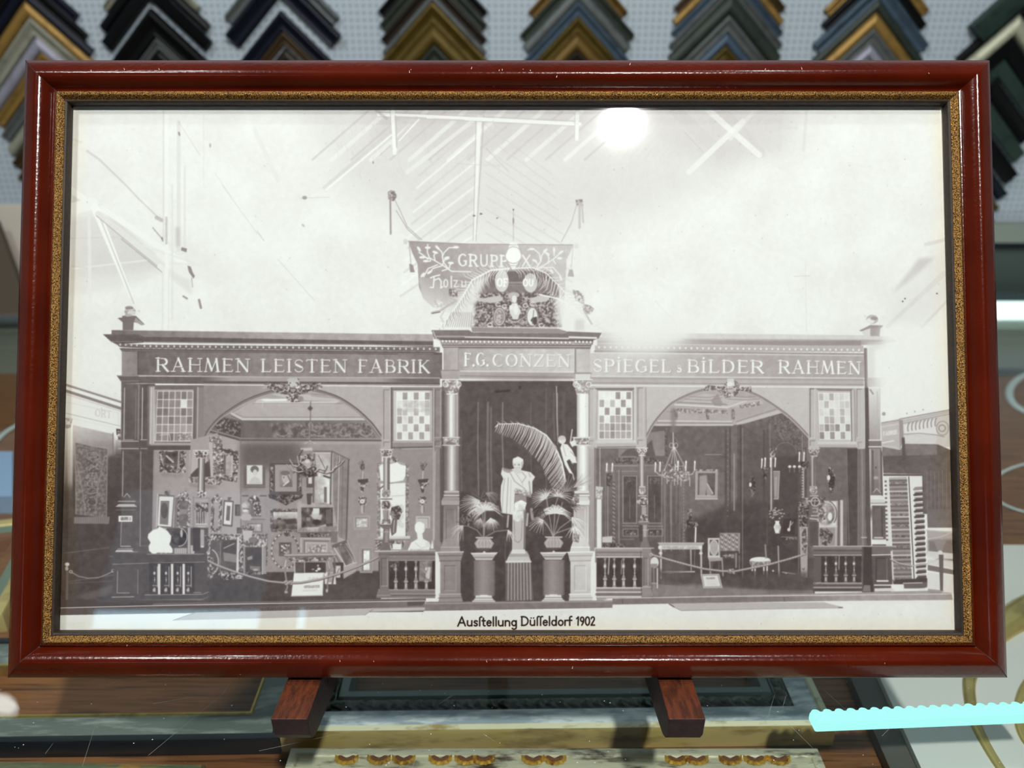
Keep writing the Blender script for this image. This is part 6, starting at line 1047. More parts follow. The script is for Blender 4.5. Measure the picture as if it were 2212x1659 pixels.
M_WALLW = mat('wall_paint', srgb(128, 132, 130), .7, bump=.05)
M_CEIL = mat('ceiling_paint', srgb(120, 122, 122), .8)
M_FLOOR = mat('floor_boards', srgb(120, 92, 66), .6, col2=srgb(90, 66, 46), nscale=12, stretch=(1, 8, 1))
M_DKGREEN = mat('dark_green_paint', srgb(58, 70, 66), .6)
M_GREYBAND = mat('grey_green_paint', srgb(128, 138, 130), .6)
M_STEEL = mat('brushed_steel', srgb(150, 156, 160), .35, metal=.8)
M_GLASS_PIC = glassmat('picture_glass', (.985, .99, .985), .0016, .075)
M_GLASS_TOP = glassmat('counter_glass', (.93, .965, .95), 0., .3, .011)

def pegboard(name):
    m = mat(name, srgb(160, 176, 186), .6); nt = m.node_tree; b = nt.nodes['Principled BSDF']
    tc = nt.nodes.new('ShaderNodeTexCoord'); vm = nt.nodes.new('ShaderNodeVectorMath'); vm.operation = 'SCALE'; vm.inputs['Scale'].default_value = 1/.0135
    fr = nt.nodes.new('ShaderNodeVectorMath'); fr.operation = 'FRACTION'; sb = nt.nodes.new('ShaderNodeVectorMath'); sb.operation = 'SUBTRACT'; sb.inputs[1].default_value = (.5, .5, .5)
    ml = nt.nodes.new('ShaderNodeVectorMath'); ml.operation = 'MULTIPLY'; ml.inputs[1].default_value = (1, 0, 1); ln = nt.nodes.new('ShaderNodeVectorMath'); ln.operation = 'LENGTH'
    r = nt.nodes.new('ShaderNodeValToRGB'); r.color_ramp.elements[0].position = .2; r.color_ramp.elements[0].color = (*srgb(132, 148, 160), 1); r.color_ramp.elements[1].position = .3; r.color_ramp.elements[1].color = (*srgb(170, 184, 193), 1)
    L = nt.links.new; L(tc.outputs['Object'], vm.inputs[0]); L(vm.outputs[0], fr.inputs[0]); L(fr.outputs[0], sb.inputs[0]); L(sb.outputs[0], ml.inputs[0]); L(ml.outputs[0], ln.inputs[0]); L(ln.outputs['Value'], r.inputs[0]); L(r.outputs[0], b.inputs['Base Color'])
    return m
# ================================================================ the shop
YW = 1.75; FZ = -.95; CZ = 2.40; XW = 3.0; YF = -3.2
struct(box('wall_back', -XW, XW, YW, YW+.1, FZ, CZ, pegboard('pegboard')))
struct(box('floor', -XW, XW, YF, YW, FZ-.1, FZ, M_FLOOR)); struct(box('ceiling', -XW, XW, YF, YW, CZ, CZ+.1, M_CEIL))
struct(box('wall_left', -XW-.1, -XW, YF, YW, FZ, CZ, M_WALLW)); struct(box('wall_right', XW, XW+.1, YF, YW, FZ, CZ, M_WALLW))
def walls_front():
    xs = [(-XW, -2.345), (-1.395, -1.2), (-1.14, XW)]
    v, f = [], []
    def b(x0, x1, z0, z1):
        k = len(v)
        for y in (YF-.1, YF):
            for (x, z) in ((x0, z0), (x1, z0), (x1, z1), (x0, z1)): v.append((x, y, z))
        f.extend([(k, k+1, k+2, k+3), (k+4, k+7, k+6, k+5), (k, k+4, k+5, k+1), (k+1, k+5, k+6, k+2), (k+2, k+6, k+7, k+3), (k+3, k+7, k+4, k)])
    for a, c in xs: b(a, c, FZ, CZ)
    b(-2.345, -1.395, FZ, .82); b(-2.345, -1.395, 1.66, CZ); b(-1.2, -1.14, FZ, .82); b(-1.2, -1.14, .95, CZ)
    return meshobj('wall_front', v, f, M_WALLW)
struct(walls_front())
M_DAY = emis('daylight', (.45, .8, 1.), 5.5); M_DAY2 = emis('daylight_shaded', (.55, .75, 1.), .7)
struct(box('window_1', -2.345, -1.395, YF-.09, YF-.07, .82, .945, M_DAY)); struct(box('window_2', -1.2, -1.14, YF-.09, YF-.07, .82, .95, M_DAY)); struct(box('window_3', -2.345, -1.395, YF-.09, YF-.07, .98, 1.66, M_DAY2))
struct(box('trim_3', -2.345, -1.395, YF-.1, YF-.05, .945, .98, M_WALLW))
# skirting bands below the pegboard, behind the counter
def band(name, y0, y1, dep, m):
    z1 = at_y(2180, y0, YW-dep).z; z0 = at_y(2180, y1, YW-dep).z
    return struct(box(name, -XW+.001, XW-.001, YW-dep, YW-.0005, z0, z1, m))
band('trim_1', 484, 524, .03, M_GREYBAND); band('trim_2', 545, 632, .05, M_DKGREEN)

# ================================================================ lamps of the room, with added fill lamps
px, py = on_frame(1345, 263, -.0055); P0 = FM @ Vector((px, py, -.0055)); d0 = ray(1345, 263).normalized(); R0 = (d0-E3*2*d0.dot(E3)).normalized()
def spot(name, label, pos, aim, r, L, col):
    z = (aim-pos).normalized(); q = z.to_track_quat('-Z', 'Y'); Mx = q.to_matrix().to_4x4(); Mx.translation = pos
    t = thing(name, label, 'ceiling light', M=Mx)
    n = 32; v = []; f = []
    prof = [(r*1.02, -.0), (r*1.14, .0), (r*1.16, .03), (r*1.1, .09), (r*.7, .12), (.012, .125)]
    for a, h in prof:
        for i in range(n): v.append((a*math.cos(2*math.pi*i/n), a*math.sin(2*math.pi*i/n), h))
    for k in range(len(prof)-1):
        for i in range(n): f.append((k*n+i, k*n+(i+1) % n, (k+1)*n+(i+1) % n, (k+1)*n+i))
    meshobj('housing', v, f, M_WALLW, t, smooth=True)
    v = [(r*math.cos(2*math.pi*i/n), r*math.sin(2*math.pi*i/n), .002) for i in range(n)]
    meshobj('bulb', v, [tuple(range(n-1, -1, -1))], emis(name+'_glow', col, L), t)
    # stem to the ceiling
    inv = Mx.inverted(); top = inv @ Vector((pos.x, pos.y+.0, CZ+.0)); base = Vector((0, 0, .12)); ax = (top-base).normalized(); s = ax.orthogonal().normalized()*.008; s2 = ax.cross(s)
    v = [base+s, base+s2, base-s, base-s2, top+s, top+s2, top-s, top-s2]
    meshobj('stem', v, [(0, 1, 5, 4), (1, 2, 6, 5), (2, 3, 7, 6), (3, 0, 4, 7)], M_WALLW, t)
    return t
dist = (CZ-.14-P0.z)/R0.z
spot('spotlight', 'white ceiling spotlight mirrored as a glare in the picture glass', P0+R0*dist, P0+E1*.0-E2*.1, .06, LAMP_L, (1., .975, .945))
spot('spotlight', 'unseen ceiling spotlight added high to the left to even out the print', Vector((-1.25, -.15, CZ-.14)), P0+E1*-.5-E2*.3, .15, LAMP_L*.056, (1., .97, .94))  # added fill lamp, unseen, brightens the left side of the print
for x, l in ((-.95, 'left'), (.75, 'right')):
    spot('spotlight', 'unseen ceiling spotlight added to wash the %s half of the sample wall' % l, Vector((x, .55, CZ-.14)), Vector((x*.9, YW, .1)), .05, LAMP_L*.14, (.84, .94, 1.))  # unseen lamps, added to light the pegboard

p5 = at_z(4, 1521, 0); d5 = ray(4, 1521); q5 = p5+Vector((d5.x, d5.y, -d5.z))*((YW-.045-p5.y)/d5.y)
wl = thing('wall_lamp', 'round white lamp on the back wall, mirrored in the counter glass at the left edge', 'wall lamp', (q5.x, YW-.001, q5.z))
def disc(name, r, y, m, parent, y2=None):
    n = 28; ys = (y,) if y2 is None else (y, y2); v = [(r*math.cos(2*math.pi*i/n), yy, r*math.sin(2*math.pi*i/n)) for yy in ys for i in range(n)]
    f = [tuple(range(n))]+([] if y2 is None else [tuple(range(2*n-1, n-1, -1))]+[(i, (i+1) % n, n+(i+1) % n, n+i) for i in range(n)])
    return meshobj(name, v, f, m, parent)
disc('housing', .05, 0, M_WALLW, wl, -.04); disc('diffuser', .042, -.0405, emis('wall_lamp_glow', (.95, 1., .97), 22.), wl)
# ================================================================ the framed photograph
pic = thing('framed_photograph', 'wide old exhibition photograph in glossy dark red and gold frame on wooden easel', 'framed photograph', M=FM)
PROF = [(-.0014, -.0120), (-.0014, .0018), (-.0008, .0030), (.0030, .0058), (.0068, .0082), (.0086, .0093), (.0102, .0102), (.0118, .0109), (.0136, .0110), (.0154, .0103), (.0174, .0090), (.0194, .0066), (.0212, .0038), (.0224, .0022), (.0232, .0016), (.0238, .0022), (.0242, .0036), (.0250, .0042), (.0258, .0040)]
GPROF = [(.0258, .0040), (.0264, .0044), (.0274, .0048), (.0286, .0044), (.0298, .0032), (.0310, .0018), (.0318, .0012)]
EPROF = [(.0318, .0012), (.0324, .0014), (.0334, .0010), (.0340, .0000), (.0341, -.0070)]
def rails(prof, name, m, parent, hw, hh, label=None, sm=True):
    out = []
    for k in range(4):                                # bottom, right, top, left
        v, f = [], []
        for s, h in prof:
            a = (-hw+s, -hh+s), (hw-s, -hh+s), (hw-s, hh-s), (-hw+s, hh-s)
            p, q = a[k], a[(k+1) % 4]
            v += [(p[0], p[1], h), (q[0], q[1], h)]
        for i in range(len(prof)-1): f.append((2*i, 2*i+1, 2*i+3, 2*i+2))
        o = meshobj(name, v, f, m, parent); sharp(o, 40)
        out.append(o)
    return out
hw, hh = FWID/2, FHEI/2
R4 = rails([(.03, -.012)]+PROF, 'rail', M_RED, pic, hw, hh)
rails(GPROF, 'gilt_slip', M_GOLDSP, pic, hw, hh); rails(EPROF, 'rebate_edge', M_EDGE, pic, hw, hh)
# thin dark mitre lines with chips of wear
def scratch_mesh(name, segs, wd, m, parent, z):
    for (x0, y0, x1, y1) in segs:
        d = Vector((x1-x0, y1-y0)); d.normalize(); n = Vector((-d.y, d.x))*wd/2
        meshobj(name, [(x0-n.x, y0-n.y, z), (x1-n.x*.3, y1-n.y*.3, z), (x1+n.x*.3, y1+n.y*.3, z), (x0+n.x, y0+n.y, z)], [(0, 1, 2, 3)], m, parent)
def hgt(s):
    for (a, b), (c, d) in zip(PROF[1:], PROF[2:]):
        if a <= s <= c: return b+(d-b)*(s-a)/max(1e-6, c-a)
    return .004
M_JOINT = mat('mitre_joint', srgb(24, 8, 6), .6)
for sx, sy, kr in ((-1, 1, 3), (-1, -1, 0), (1, -1, 1)):
    v, f = [], []
    pr = [(s, h) for s, h in PROF[1:]+GPROF+EPROF]
    for s, h in pr:
        c0 = Vector((sx*(hw-s), sy*(hh-s))); n = Vector((sx, -sy)).normalized()*.00032
        v += [(c0.x-n.x, c0.y-n.y, h+.00012), (c0.x+n.x, c0.y+n.y, h+.00012)]
    for i in range(len(pr)-1): f.append((2*i, 2*i+1, 2*i+3, 2*i+2))
    meshobj('mitre_joint', v, f, M_JOINT, R4[kr])
M_CHIP = mat('chipped_lacquer', srgb(226, 200, 190), .4)
segs = []
rs = random.Random(5)
def chip(u, v_, l, a, wdt=.0004):
    x, y = on_frame(u, v_, .011); return (x, y, x+l*math.cos(a), y+l*math.sin(a))
for (u, v_) in ((198, 155), (270, 152), (345, 152), (888, 152), (885, 158), (1018, 150), (1078, 154), (1085, 153), (1130, 151), (1146, 154), (1202, 168), (1360, 141), (1652, 152), (1660, 153), (1668, 154), (1732, 151), (2006, 160), (735, 1429), (808, 1429), (1052, 1430), (1236, 1444), (275, 1395), (1910, 1433), (82, 280), (2120, 470)):
    segs.append(chip(u, v_, rs.uniform(.0006, .0022), rs.uniform(1.1, 2.0)))
for sgm in segs:
    k = int(np.argmax([-sgm[1]/hh, sgm[0]/hw, sgm[1]/hh, -sgm[0]/hw])); scratch_mesh('lacquer_chip', [sgm], .0005, M_CHIP, R4[k], .0117)
# picture glass, print and backing
gx, gy = hw-.0338, hh-.0338
box('picture_glass', -gx, gx, -gy, gy, -.0058, -.0053, M_GLASS_PIC, pic)
WZ = -.0078
def make_print():
    W, H = 2400, int(2400*(gy+.003)/(gx+.003))
    x0, y0 = -(gx+.003), gy+.003; kx = W/(2*(gx+.003)); ky = H/(2*(gy+.003))
    src = [(155, 236), (2041, 235), (2063, 1372), (125, 1372)]; A = []
    for (u, v) in src:
        lx, ly = on_frame(u, v, WZ); X, Y = (lx-x0)*kx, (y0-ly)*ky
        A += [[u, v, 1, 0, 0, 0, -X*u, -X*v, -X], [0, 0, 0, u, v, 1, -Y*u, -Y*v, -Y]]
    Hm = np.linalg.svd(np.array(A, float))[2][-1].reshape(3, 3)
    c = Canvas(W, H, Hm/Hm[2, 2]); draw_all(c)
    g = np.clip(c.a+2.5*c.n4, 0, 250)
    t = g/255.
    # toning of the print: brownish violet shadows, greenish cream paper, yellowed rim
    xs = np.array([0, .25, .45, .65, .85, .97]); 
    dr = np.interp(t, xs, [4, 5, 6, 5, 1, -3]); dg = np.interp(t, xs, [-4, -4, -3, -3, 0, 2]); db = np.interp(t, xs, [0, -4, -4, -2, 0, -1])
    yy = np.arange(H)[:, None]/ky; xx = np.arange(W)[None, :]/kx
    e = np.minimum(np.minimum(xx, 2*(gx+.003)-xx), np.minimum(yy+.02, 2*(gy+.003)-yy)); rim = np.clip(1-(e-.003)/.016, 0, 1)**1.5*(.6+.8*(c.n3+.5))
    rim2 = np.clip(1-(e-.003)/.05, 0, 1)*.25
    rgb = np.stack([g+dr+2*rim, g+dg-5*rim-2*rim2, g+db-17*rim-6*rim2], -1)/255.
    rgb = np.clip(rgb, 0, 1)
    lin = np.where(rgb <= .04045, rgb/12.92, ((rgb+.055)/1.055)**2.4)
    lin = np.clip((lin-PR_OFF)*PR_GAIN, .004, .97)
    s = np.where(lin <= .0031308, lin*12.92, 1.055*lin**(1/2.4)-.055)
    buf = np.ones((H, W, 4), np.float32); buf[..., :3] = s[::-1]
    img = bpy.data.images.new('photograph_print', W, H); img.pixels.foreach_set(buf.ravel()); img.update(); img.pack()
    m = bpy.data.materials.new('photograph_print'); m.use_nodes = True; nt = m.node_tree; b = nt.nodes['Principled BSDF']
    tx = nt.nodes.new('ShaderNodeTexImage'); tx.image = img; nt.links.new(tx.outputs['Color'], b.inputs['Base Color']); b.inputs['Roughness'].default_value = .55; b.inputs['Specular IOR Level'].default_value = .25
    a, bb = gx+.003, gy+.003
    me = bpy.data.meshes.new('print'); me.from_pydata([(-a, -bb, WZ), (a, -bb, WZ), (a, bb, WZ), (-a, bb, WZ)], [], [(0, 1, 2, 3)]); me.materials.append(m)
    uv = me.uv_layers.new(name='uv')
    for i, q in enumerate(((0, 0), (1, 0), (1, 1), (0, 1))): uv.data[i].uv = q
    o = link(bpy.data.objects.new('photograph_print', me), pic); o['label'] = 'faded sepia view of an exhibition stand with lettered cornice and handwritten caption'
PR_GAIN, PR_OFF = .95, .0
make_print()
box('backing_board', -hw+.012, hw-.012, -hh+.012, hh-.012, -.0115, -.0082, M_BACK, pic)

# ================================================================ the easel
ez = thing('tabletop_easel', 'reddish brown wooden tabletop easel whose two stub feet carry the red frame', 'easel', (0, .5, 0))
def prism(name, pts, x0, x1, m, parent, mats=None, endm=None):
    n = len(pts); v = [(x0, y, z) for y, z in pts]+[(x1, y, z) for y, z in pts]
    f = [tuple(range(n)), tuple(range(2*n-1, n-1, -1))]+[(i, (i+1) % n, n+(i+1) % n, n+i) for i in range(n)]
    o = meshobj(name, [(a-parent.location.x, b-parent.location.y, c-parent.location.z) for a, b, c in v], f, m, parent, mats=[m, M_EASELEND], fm=[1, 1]+[1 if i in endm else 0 for i in range(n)])
    bv = o.modifiers.new('bev', 'BEVEL'); bv.width = .0009; bv.segments = 2; bv.limit_method = 'ANGLE'; bv.angle_limit = math.radians(25)
    return o
fb = FM @ Vector((0, -hh-.0016, -.012)); ft = FM @ Vector((0, -hh, .004))
BY, BZ = fb.y, fb.z
blk = [(.4275, .0525), (BY+.002, BZ-.0008), (BY+.045, BZ-.012), (BY+.05, .0), (.520, .0), (.5115, .0020), (.452, .0180), (.441, .0215), (.4335, .0265), (.4290, .0345)]
for (x0, x1) in ((-.1825, -.1545), (.1185, .1465)):
    prism('foot', blk, x0, x1, M_EASEL, ez, endm=(4, 5, 6, 7, 8, 9))
    a = FM @ Vector((0, -hh+.0, -.0135)); b = FM @ Vector((0, .17, -.0135)); nrm = -E3*.018
    pts = [(a.y, a.z), (b.y, b.z), (b.y+nrm.y, b.z+nrm.z), (a.y+nrm.y+.0, a.z+nrm.z)]
    prism('upright', pts, x0+.002, x1-.002, M_EASEL, ez, endm=(1, 3))
def bar(name, p, q, w1, parent, m):
    p, q = Vector(p), Vector(q); d = (q-p).normalized(); s = d.orthogonal().normalized()*w1/2; t = d.cross(s).normalized()*w1/2
    v = [p+s+t, p+s-t, p-s-t, p-s+t, q+s+t, q+s-t, q-s-t, q-s+t]; v = [x-parent.location for x in v]
    return meshobj(name, v, [(0, 1, 2, 3), (7, 6, 5, 4), (0, 4, 5, 1), (1, 5, 6, 2), (2, 6, 7, 3), (3, 7, 4, 0)], m, parent)
c1 = FM @ Vector((0, .10, -.024)); bar('cross_bar', (-.17, c1.y, c1.z), (.133, c1.y, c1.z), .018, ez, M_EASEL)
c2 = FM @ Vector((0, -.12, -.024)); bar('cross_bar', (-.17, c2.y, c2.z), (.133, c2.y, c2.z), .018, ez, M_EASEL)
bar('rear_leg', (-.018, c1.y+.012, c1.z-.004), (-.018, c1.y+.17, .009), .018, ez, M_EASEL)

# ================================================================ the showcase counter
SZ = -.115                                            # oak shelf under the glass
case = thing('showcase_counter', 'low glass-topped showcase counter with an oak shelf full of picture frames', 'counter', (0, .7, FZ))
def cbox(name, x0, x1, y0, y1, z0, z1, m, bev=0): return box(name, x0, x1, y0-.7, y1-.7, z0-FZ, z1-FZ, m, case, bev)
CY0, CY1, CXW = -.12, 1.50, 1.45
gtop = cbox('glass_top', -CXW, CXW, CY0, CY1, -.008, 0, M_GLASS_TOP)
cbox('shelf', -CXW+.012, CXW-.012, CY0+.012, CY1-.02, SZ-.02, SZ, M_OAK)
cbox('cabinet', -CXW, CXW, CY0, CY1, FZ, SZ-.02, mat('cabinet_paint', srgb(92, 92, 86), .6))
cbox('side_panel', -CXW, -CXW+.012, CY0, CY1, SZ-.02, -.008, M_OAK); cbox('side_panel', CXW-.012, CXW, CY0, CY1, SZ-.02, -.008, M_OAK)
cbox('front_panel', -CXW+.012, CXW-.012, CY0, CY0+.012, SZ-.02, -.008, M_OAK); cbox('rear_panel', -CXW+.012, CXW-.012, CY1-.02, CY1, SZ-.02, -.008, M_GREYBAND)
# hairline scratches on the glass
sg = []
for (u0, v0, u1, v1) in ((178, 1655, 208, 1560), (232, 1480, 262, 1467), (320, 1632, 480, 1500), (480, 1500, 500, 1470), (98, 1628, 115, 1605), (20, 1558, 42, 1520), (560, 1622, 800, 1570), (330, 1520, 420, 1505), (1655, 1560, 1680, 1480), (1700, 1560, 1780, 1640), (1780, 1490, 1840, 1545), (2130, 1396, 2212, 1430), (1690, 1530, 1705, 1480), (1905, 1590, 1925, 1570), (1045, 1586, 1070, 1602), (980, 1500, 950, 1520), (1460, 1545, 1440, 1500), (890, 1660, 905, 1620)):
    a, b = at_z(u0, v0, .0002), at_z(u1, v1, .0002); sg.append((a.x, a.y-.7, b.x, b.y-.7))
M_SCR = mat('glass_scratch', srgb(150, 165, 160), .5)
scratch_mesh('scratch', sg, .0002, M_SCR, gtop, .0002-FZ)
# dust specks
v, f = [], []
for i in range(90):
    u = rs.uniform(0, 2212); vv = rs.uniform(1470, 1655); p = at_z(u, vv, .0003); r = rs.uniform(.0001, .0005); k = len(v)
    v += [(p.x+r*math.cos(a*math.pi/3), p.y-.7+r*math.sin(a*math.pi/3), .0003-FZ) for a in range(6)]; f.append(tuple(range(k, k+6)))
tag(meshobj('dust', v, f, mat('dust', srgb(225, 230, 225), .8), gtop), kind='stuff')
# lit strips
M_LED = emis('led_cyan', (.42, .95, .93), 1.15)
a, b = at_z(1752, 1560, -.014), at_z(2300, 1538, -.014)
led = thing('led_light_bar', 'glowing pale cyan LED bar fixed under the counter glass at right', 'light bar', M=Matrix.Translation((a+b)/2) @ Matrix.Rotation(math.atan2(b.y-a.y, b.x-a.x), 4, 'Z'))
ll = (b-a).length; dif = box('diffuser', -ll/2, ll/2, -.0085, .0065, -.003, .006, M_LED, led, .002)
n = int(ll/.0105); 
for i in range(n):
    x = -ll/2+.006+i*.0105; v = [(x+.0042*math.cos(t*math.pi/6), .0058+.0036*math.sin(t*math.pi/6), h) for h in (-.001, .0045) for t in range(12)]
    meshobj('light_bead', v, [tuple(range(11, -1, -1)), tuple(range(12, 24))]+[(t, (t+1) % 12, 12+(t+1) % 12, 12+t) for t in range(12)], M_LED, dif)
a, b = at_z(1900, 690, .001), at_z(2400, 690, .001)
tag(box('led_strip', .9, 1.44, a.y-.0, a.y+.11, .0005, .004, emis('led_white', (.78, 1., .93), 1.5)), 'bright white LED strip along the far edge of the counter glass', 'light bar')

# ---------------------------------------------------------------- frames lying on the shelf
def part_of(t, nm):
    return [c for c in C.objects if c.parent == t and c.name.split('.')[0] == nm][0]
def flat_frame(name, label, cx, cy, wx, wy, rot, profs, rows=None, z0=SZ):
    """profs: list of (part name, profile [(s, h)...], material)"""
    t = thing(name, label, 'picture frame', M=Matrix.Translation((cx, cy, z0+.0005)) @ Matrix.Rotation(rot, 4, 'Z'))
    for nm, pr, m in profs:
        v, f = [], []
        for s, h in pr:
            v += [(-wx+s, -wy+s, h), (wx-s, -wy+s, h), (wx-s, wy-s, h), (-wx+s, wy-s, h)]
        for i in range(len(pr)-1):
            for k in range(4): f.append((4*i+k, 4*i+(k+1) % 4, 4*i+4+(k+1) % 4, 4*i+4+k))
        o = meshobj(nm, v, f, m, t); sharp(o, 38)
    return t
M_BLACK = mat('black_lacquer', srgb(6, 8, 12), .3, coat=.2)
M_SILVERW = mat('worn_silver_leaf', srgb(112, 120, 114), .38, metal=.3, col2=srgb(176, 182, 176), nscale=14, stretch=(1, 6, 1), ramp=(.5, .7))
M_GILT = mat('gilt', srgb(190, 160, 84), .3, metal=.8, col2=srgb(120, 92, 40), nscale=30, ramp=(.5, .75))
M_SILVERB = mat('mirror_silver_leaf', srgb(176, 188, 198), .3, metal=.1, col2=srgb(250, 252, 255), nscale=26, stretch=(.7, 2.4, 1), ramp=(.46, .6), bump=.2)
M_GILTB = mat('rubbed_gilt', srgb(206, 182, 120), .36, metal=.2, col2=srgb(130, 106, 62), nscale=26, stretch=(.5, 1, 2), ramp=(.5, .72))
M_GILTL = mat('rubbed_gilt_highlight', srgb(252, 244, 208), .3, metal=.1, col2=srgb(190, 164, 104), nscale=60, stretch=(.4, 1, 1), ramp=(.5, .66))  # paler gilt for the ledge, its highlight painted into the colour
M_CARV = mat('dark_carved_leaf', srgb(70, 78, 70), .4, metal=.3, col2=srgb(120, 130, 120), nscale=80, bump=.8, bscale=160)
M_GREYF = mat('grey_leaf', srgb(110, 126, 122), .4, metal=.3)
M_ANT = mat('antique_silver_paint', srgb(190, 184, 160), .45, metal=.15, col2=srgb(66, 54, 38), nscale=60, stretch=(.35, 1.6, 1), ramp=(.52, .68), bump=.6, bscale=120)
M_ANTG = mat('antique_green_gold', srgb(96, 100, 74), .5, metal=.2, col2=srgb(150, 118, 60), nscale=50, stretch=(.6, 1.6, 1), ramp=(.5, .64), bump=.8, bscale=160)
M_SCAL = mat('bright_gold_leaf', srgb(232, 186, 84), .28, metal=.85, col2=srgb(150, 84, 40), nscale=90, ramp=(.55, .7))
# black and silver frame, front right corner seen
H1 = .020; p = at_z(592, 1604, SZ+H1); pr = at_z(626, 1467, SZ+H1)
rot1 = math.radians(1.0)
wx1, wy1 = .205, .0735
cx1 = p.x-wx1+.002; cy1 = p.y+wy1
flat_frame('picture_frame', 'black frame with silver band and thin gold lip lying under the glass at lower left', cx1, cy1, wx1, wy1, rot1,
    [('outer_moulding', [(.03, 0), (0, 0), (0, .015), (.002, .019), (.006, H1), (.0085, H1-.001), (.0095, H1-.003)], M_BLACK),
     ('silver_band', [(.0095, H1-.003), (.012, .0180), (.022, .0165), (.033, .0140), (.0365, .0130)], M_SILVERW),
     ('gold_lip', [(.0365, .0130), (.0375, .0145), (.0395, .0143), (.0405, .012), (.0405, 0)], M_GILT)])
# silver and gilt frame in the middle
H2 = .026; a = at_z(597, 1576, SZ+H2); b = at_z(1796, 1562, SZ+H2); wx2 = (b.x-a.x)/2; wy2 = .26
mid = flat_frame('picture_frame', 'wide silver frame with gilt edge and carved leaf band lying under the easel feet', (a.x+b.x)/2, a.y+wy2, wx2, wy2, math.atan2(b.y-a.y, b.x-a.x),
    [('gilt_side', [(.05, 0), (0, 0), (0, .021), (.001, .0245), (.0015, H2-.0005)], M_GILTB),
     ('gilt_edge', [(.0015, H2-.0005), (.004, H2), (.0075, H2), (.009, H2-.002)], M_GILTL),
     ('silver_flat', [(.009, H2-.002), (.010, H2-.003), (.028, H2-.005), (.030, H2-.0055)], M_SILVERB),
     ('grey_lip', [(.046, .019), (.048, .0215), (.056, .0205), (.058, .016), (.058, 0)], M_GREYF)])
# carved leaf band: twisted leaves as one carved run per side
def carved_run(parent, wx, wy, s0, s1, h, m, step=.011, name='carved_leaf_band', amp=.005):
    v, f = [], []
    def leaf(cx, cy, ang, ln, wd, hh_):
        k = len(v); ca, sa = math.cos(ang), math.sin(ang)
        for (x, y, z) in ((-ln, 0, 0), (-ln*.3, -wd, hh_*.5), (ln*.5, -wd*.7, hh_*.6), (ln, 0, 0), (ln*.5, wd*.7, hh_*.5), (-ln*.3, wd, hh_*.5), (0, 0, hh_)):
            v.append((cx+x*ca-y*sa, cy+x*sa+y*ca, h+z))
        for i in range(6): f.append((k+i, k+(i+1) % 6, k+6))
    sm = (s0+s1)/2; ww = (s1-s0)/2
    n = int(2*wx/step)
    for i in range(1, n):
        x = -wx+i*step
        if abs(x) < wx-s0:
            for sgn in (-1, 1): leaf(x, sgn*(wy-sm), .6*sgn, step*.75, ww*.55, amp)
    n = int(2*wy/step)
    for i in range(1, n):
        y = -wy+i*step
        if abs(y) < wy-s0:
            for sgn in (-1, 1): leaf(sgn*(wx-sm), y, 1.57+.6*sgn, step*.75, ww*.55, amp)
    base = [(s0-.0005, h-.003), (s0+.001, h), (s1-.001, h), (s1+.0005, h-.004)]
    k0 = len(v)
    for s, z in base: v.extend([(-wx+s, -wy+s, z), (wx-s, -wy+s, z), (wx-s, wy-s, z), (-wx+s, wy-s, z)])
    for i in range(len(base)-1):
        for k in range(4): f.append((k0+4*i+k, k0+4*i+(k+1) % 4, k0+4*i+4+(k+1) % 4, k0+4*i+4+k))
    return meshobj(name, v, f, m, parent, smooth=False)
carved_run(mid, wx2, wy2, .030, .046, .0195, M_CARV, .012)
# antique carved frame nearest the camera
H3 = .03; a = at_z(626, 1613, SZ+H3); b = at_z(1768, 1614, SZ+H3); wx3 = (b.x-a.x)/2; wy3 = .10
ant = flat_frame('picture_frame', 'antique silver painted frame with gold scallops nearest the camera, cut by the photo edge', (a.x+b.x)/2, a.y-wy3, wx3, wy3, math.atan2(b.y-a.y, b.x-a.x),
    [('outer_moulding', [(.04, 0), (0, 0), (0, .024), (.0015, .029), (.005, H3), (.008, .029), (.010, .026), (.020, .024), (.022, .0255), (.030, .026), (.034, .024), (.042, .020), (.044, .012), (.044, 0)], M_ANT)])
def scallops(parent, xs, yy, m, r=.009):
    parent = part_of(parent, 'outer_moulding')
    for x in xs:
        v, f = [(x, yy-.001, .0262)], []; n = 14; rr = (1., .86, .7, .45)
        for q, h in zip(rr, (.0, .0032, .0022, .0026)):
            for i in range(n+1):
                a = math.pi+math.pi*i/n; rb = 1+.05*math.cos(i*math.pi/1.0); v.append((x+r*1.3*q*rb*math.cos(a), yy+r*.95*q*rb*math.sin(a), .0258+h))
        for j in range(3):
            for i in range(n): f.append((1+j*(n+1)+i, 1+j*(n+1)+i+1, 1+(j+1)*(n+1)+i+1, 1+(j+1)*(n+1)+i))
        for i in range(n): f.append((0, 1+3*(n+1)+i, 1+3*(n+1)+i+1))
        meshobj('gold_scallop', v, f, [m], parent, smooth=False, mats=[m, M_BOLE], fm=[0]*(2*n)+[1]*(2*n))
M_BOLE = mat('red_bole', srgb(112, 66, 36), .5)
scallops(ant, [-wx3+.055, -wx3+.085, -wx3+.108, -wx3+.142, -wx3+.166, -wx3+.182, wx3-.135, wx3-.116, wx3-.085, wx3-.062, wx3-.04, -.02, .0], wy3-.0085, M_SCAL)
# green and gold worn frame in the bottom left corner
H4 = .026; b = at_z(442, 1639, SZ+H4)
gf = flat_frame('picture_frame', 'worn green and gold frame peeking in at the bottom left corner', b.x-.25, b.y-.10, .25, .10, math.radians(-1.0),
    [('outer_moulding', [(.04, 0), (0, 0), (0, .022), (.002, .025), (.006, H4), (.012, .023), (.022, .021), (.030, .016), (.034, .014), (.034, 0)], M_ANTG)])
carved_run(gf, .25, .10, .010, .024, .022, M_SCAL if False else M_ANTG, .013, amp=.003)
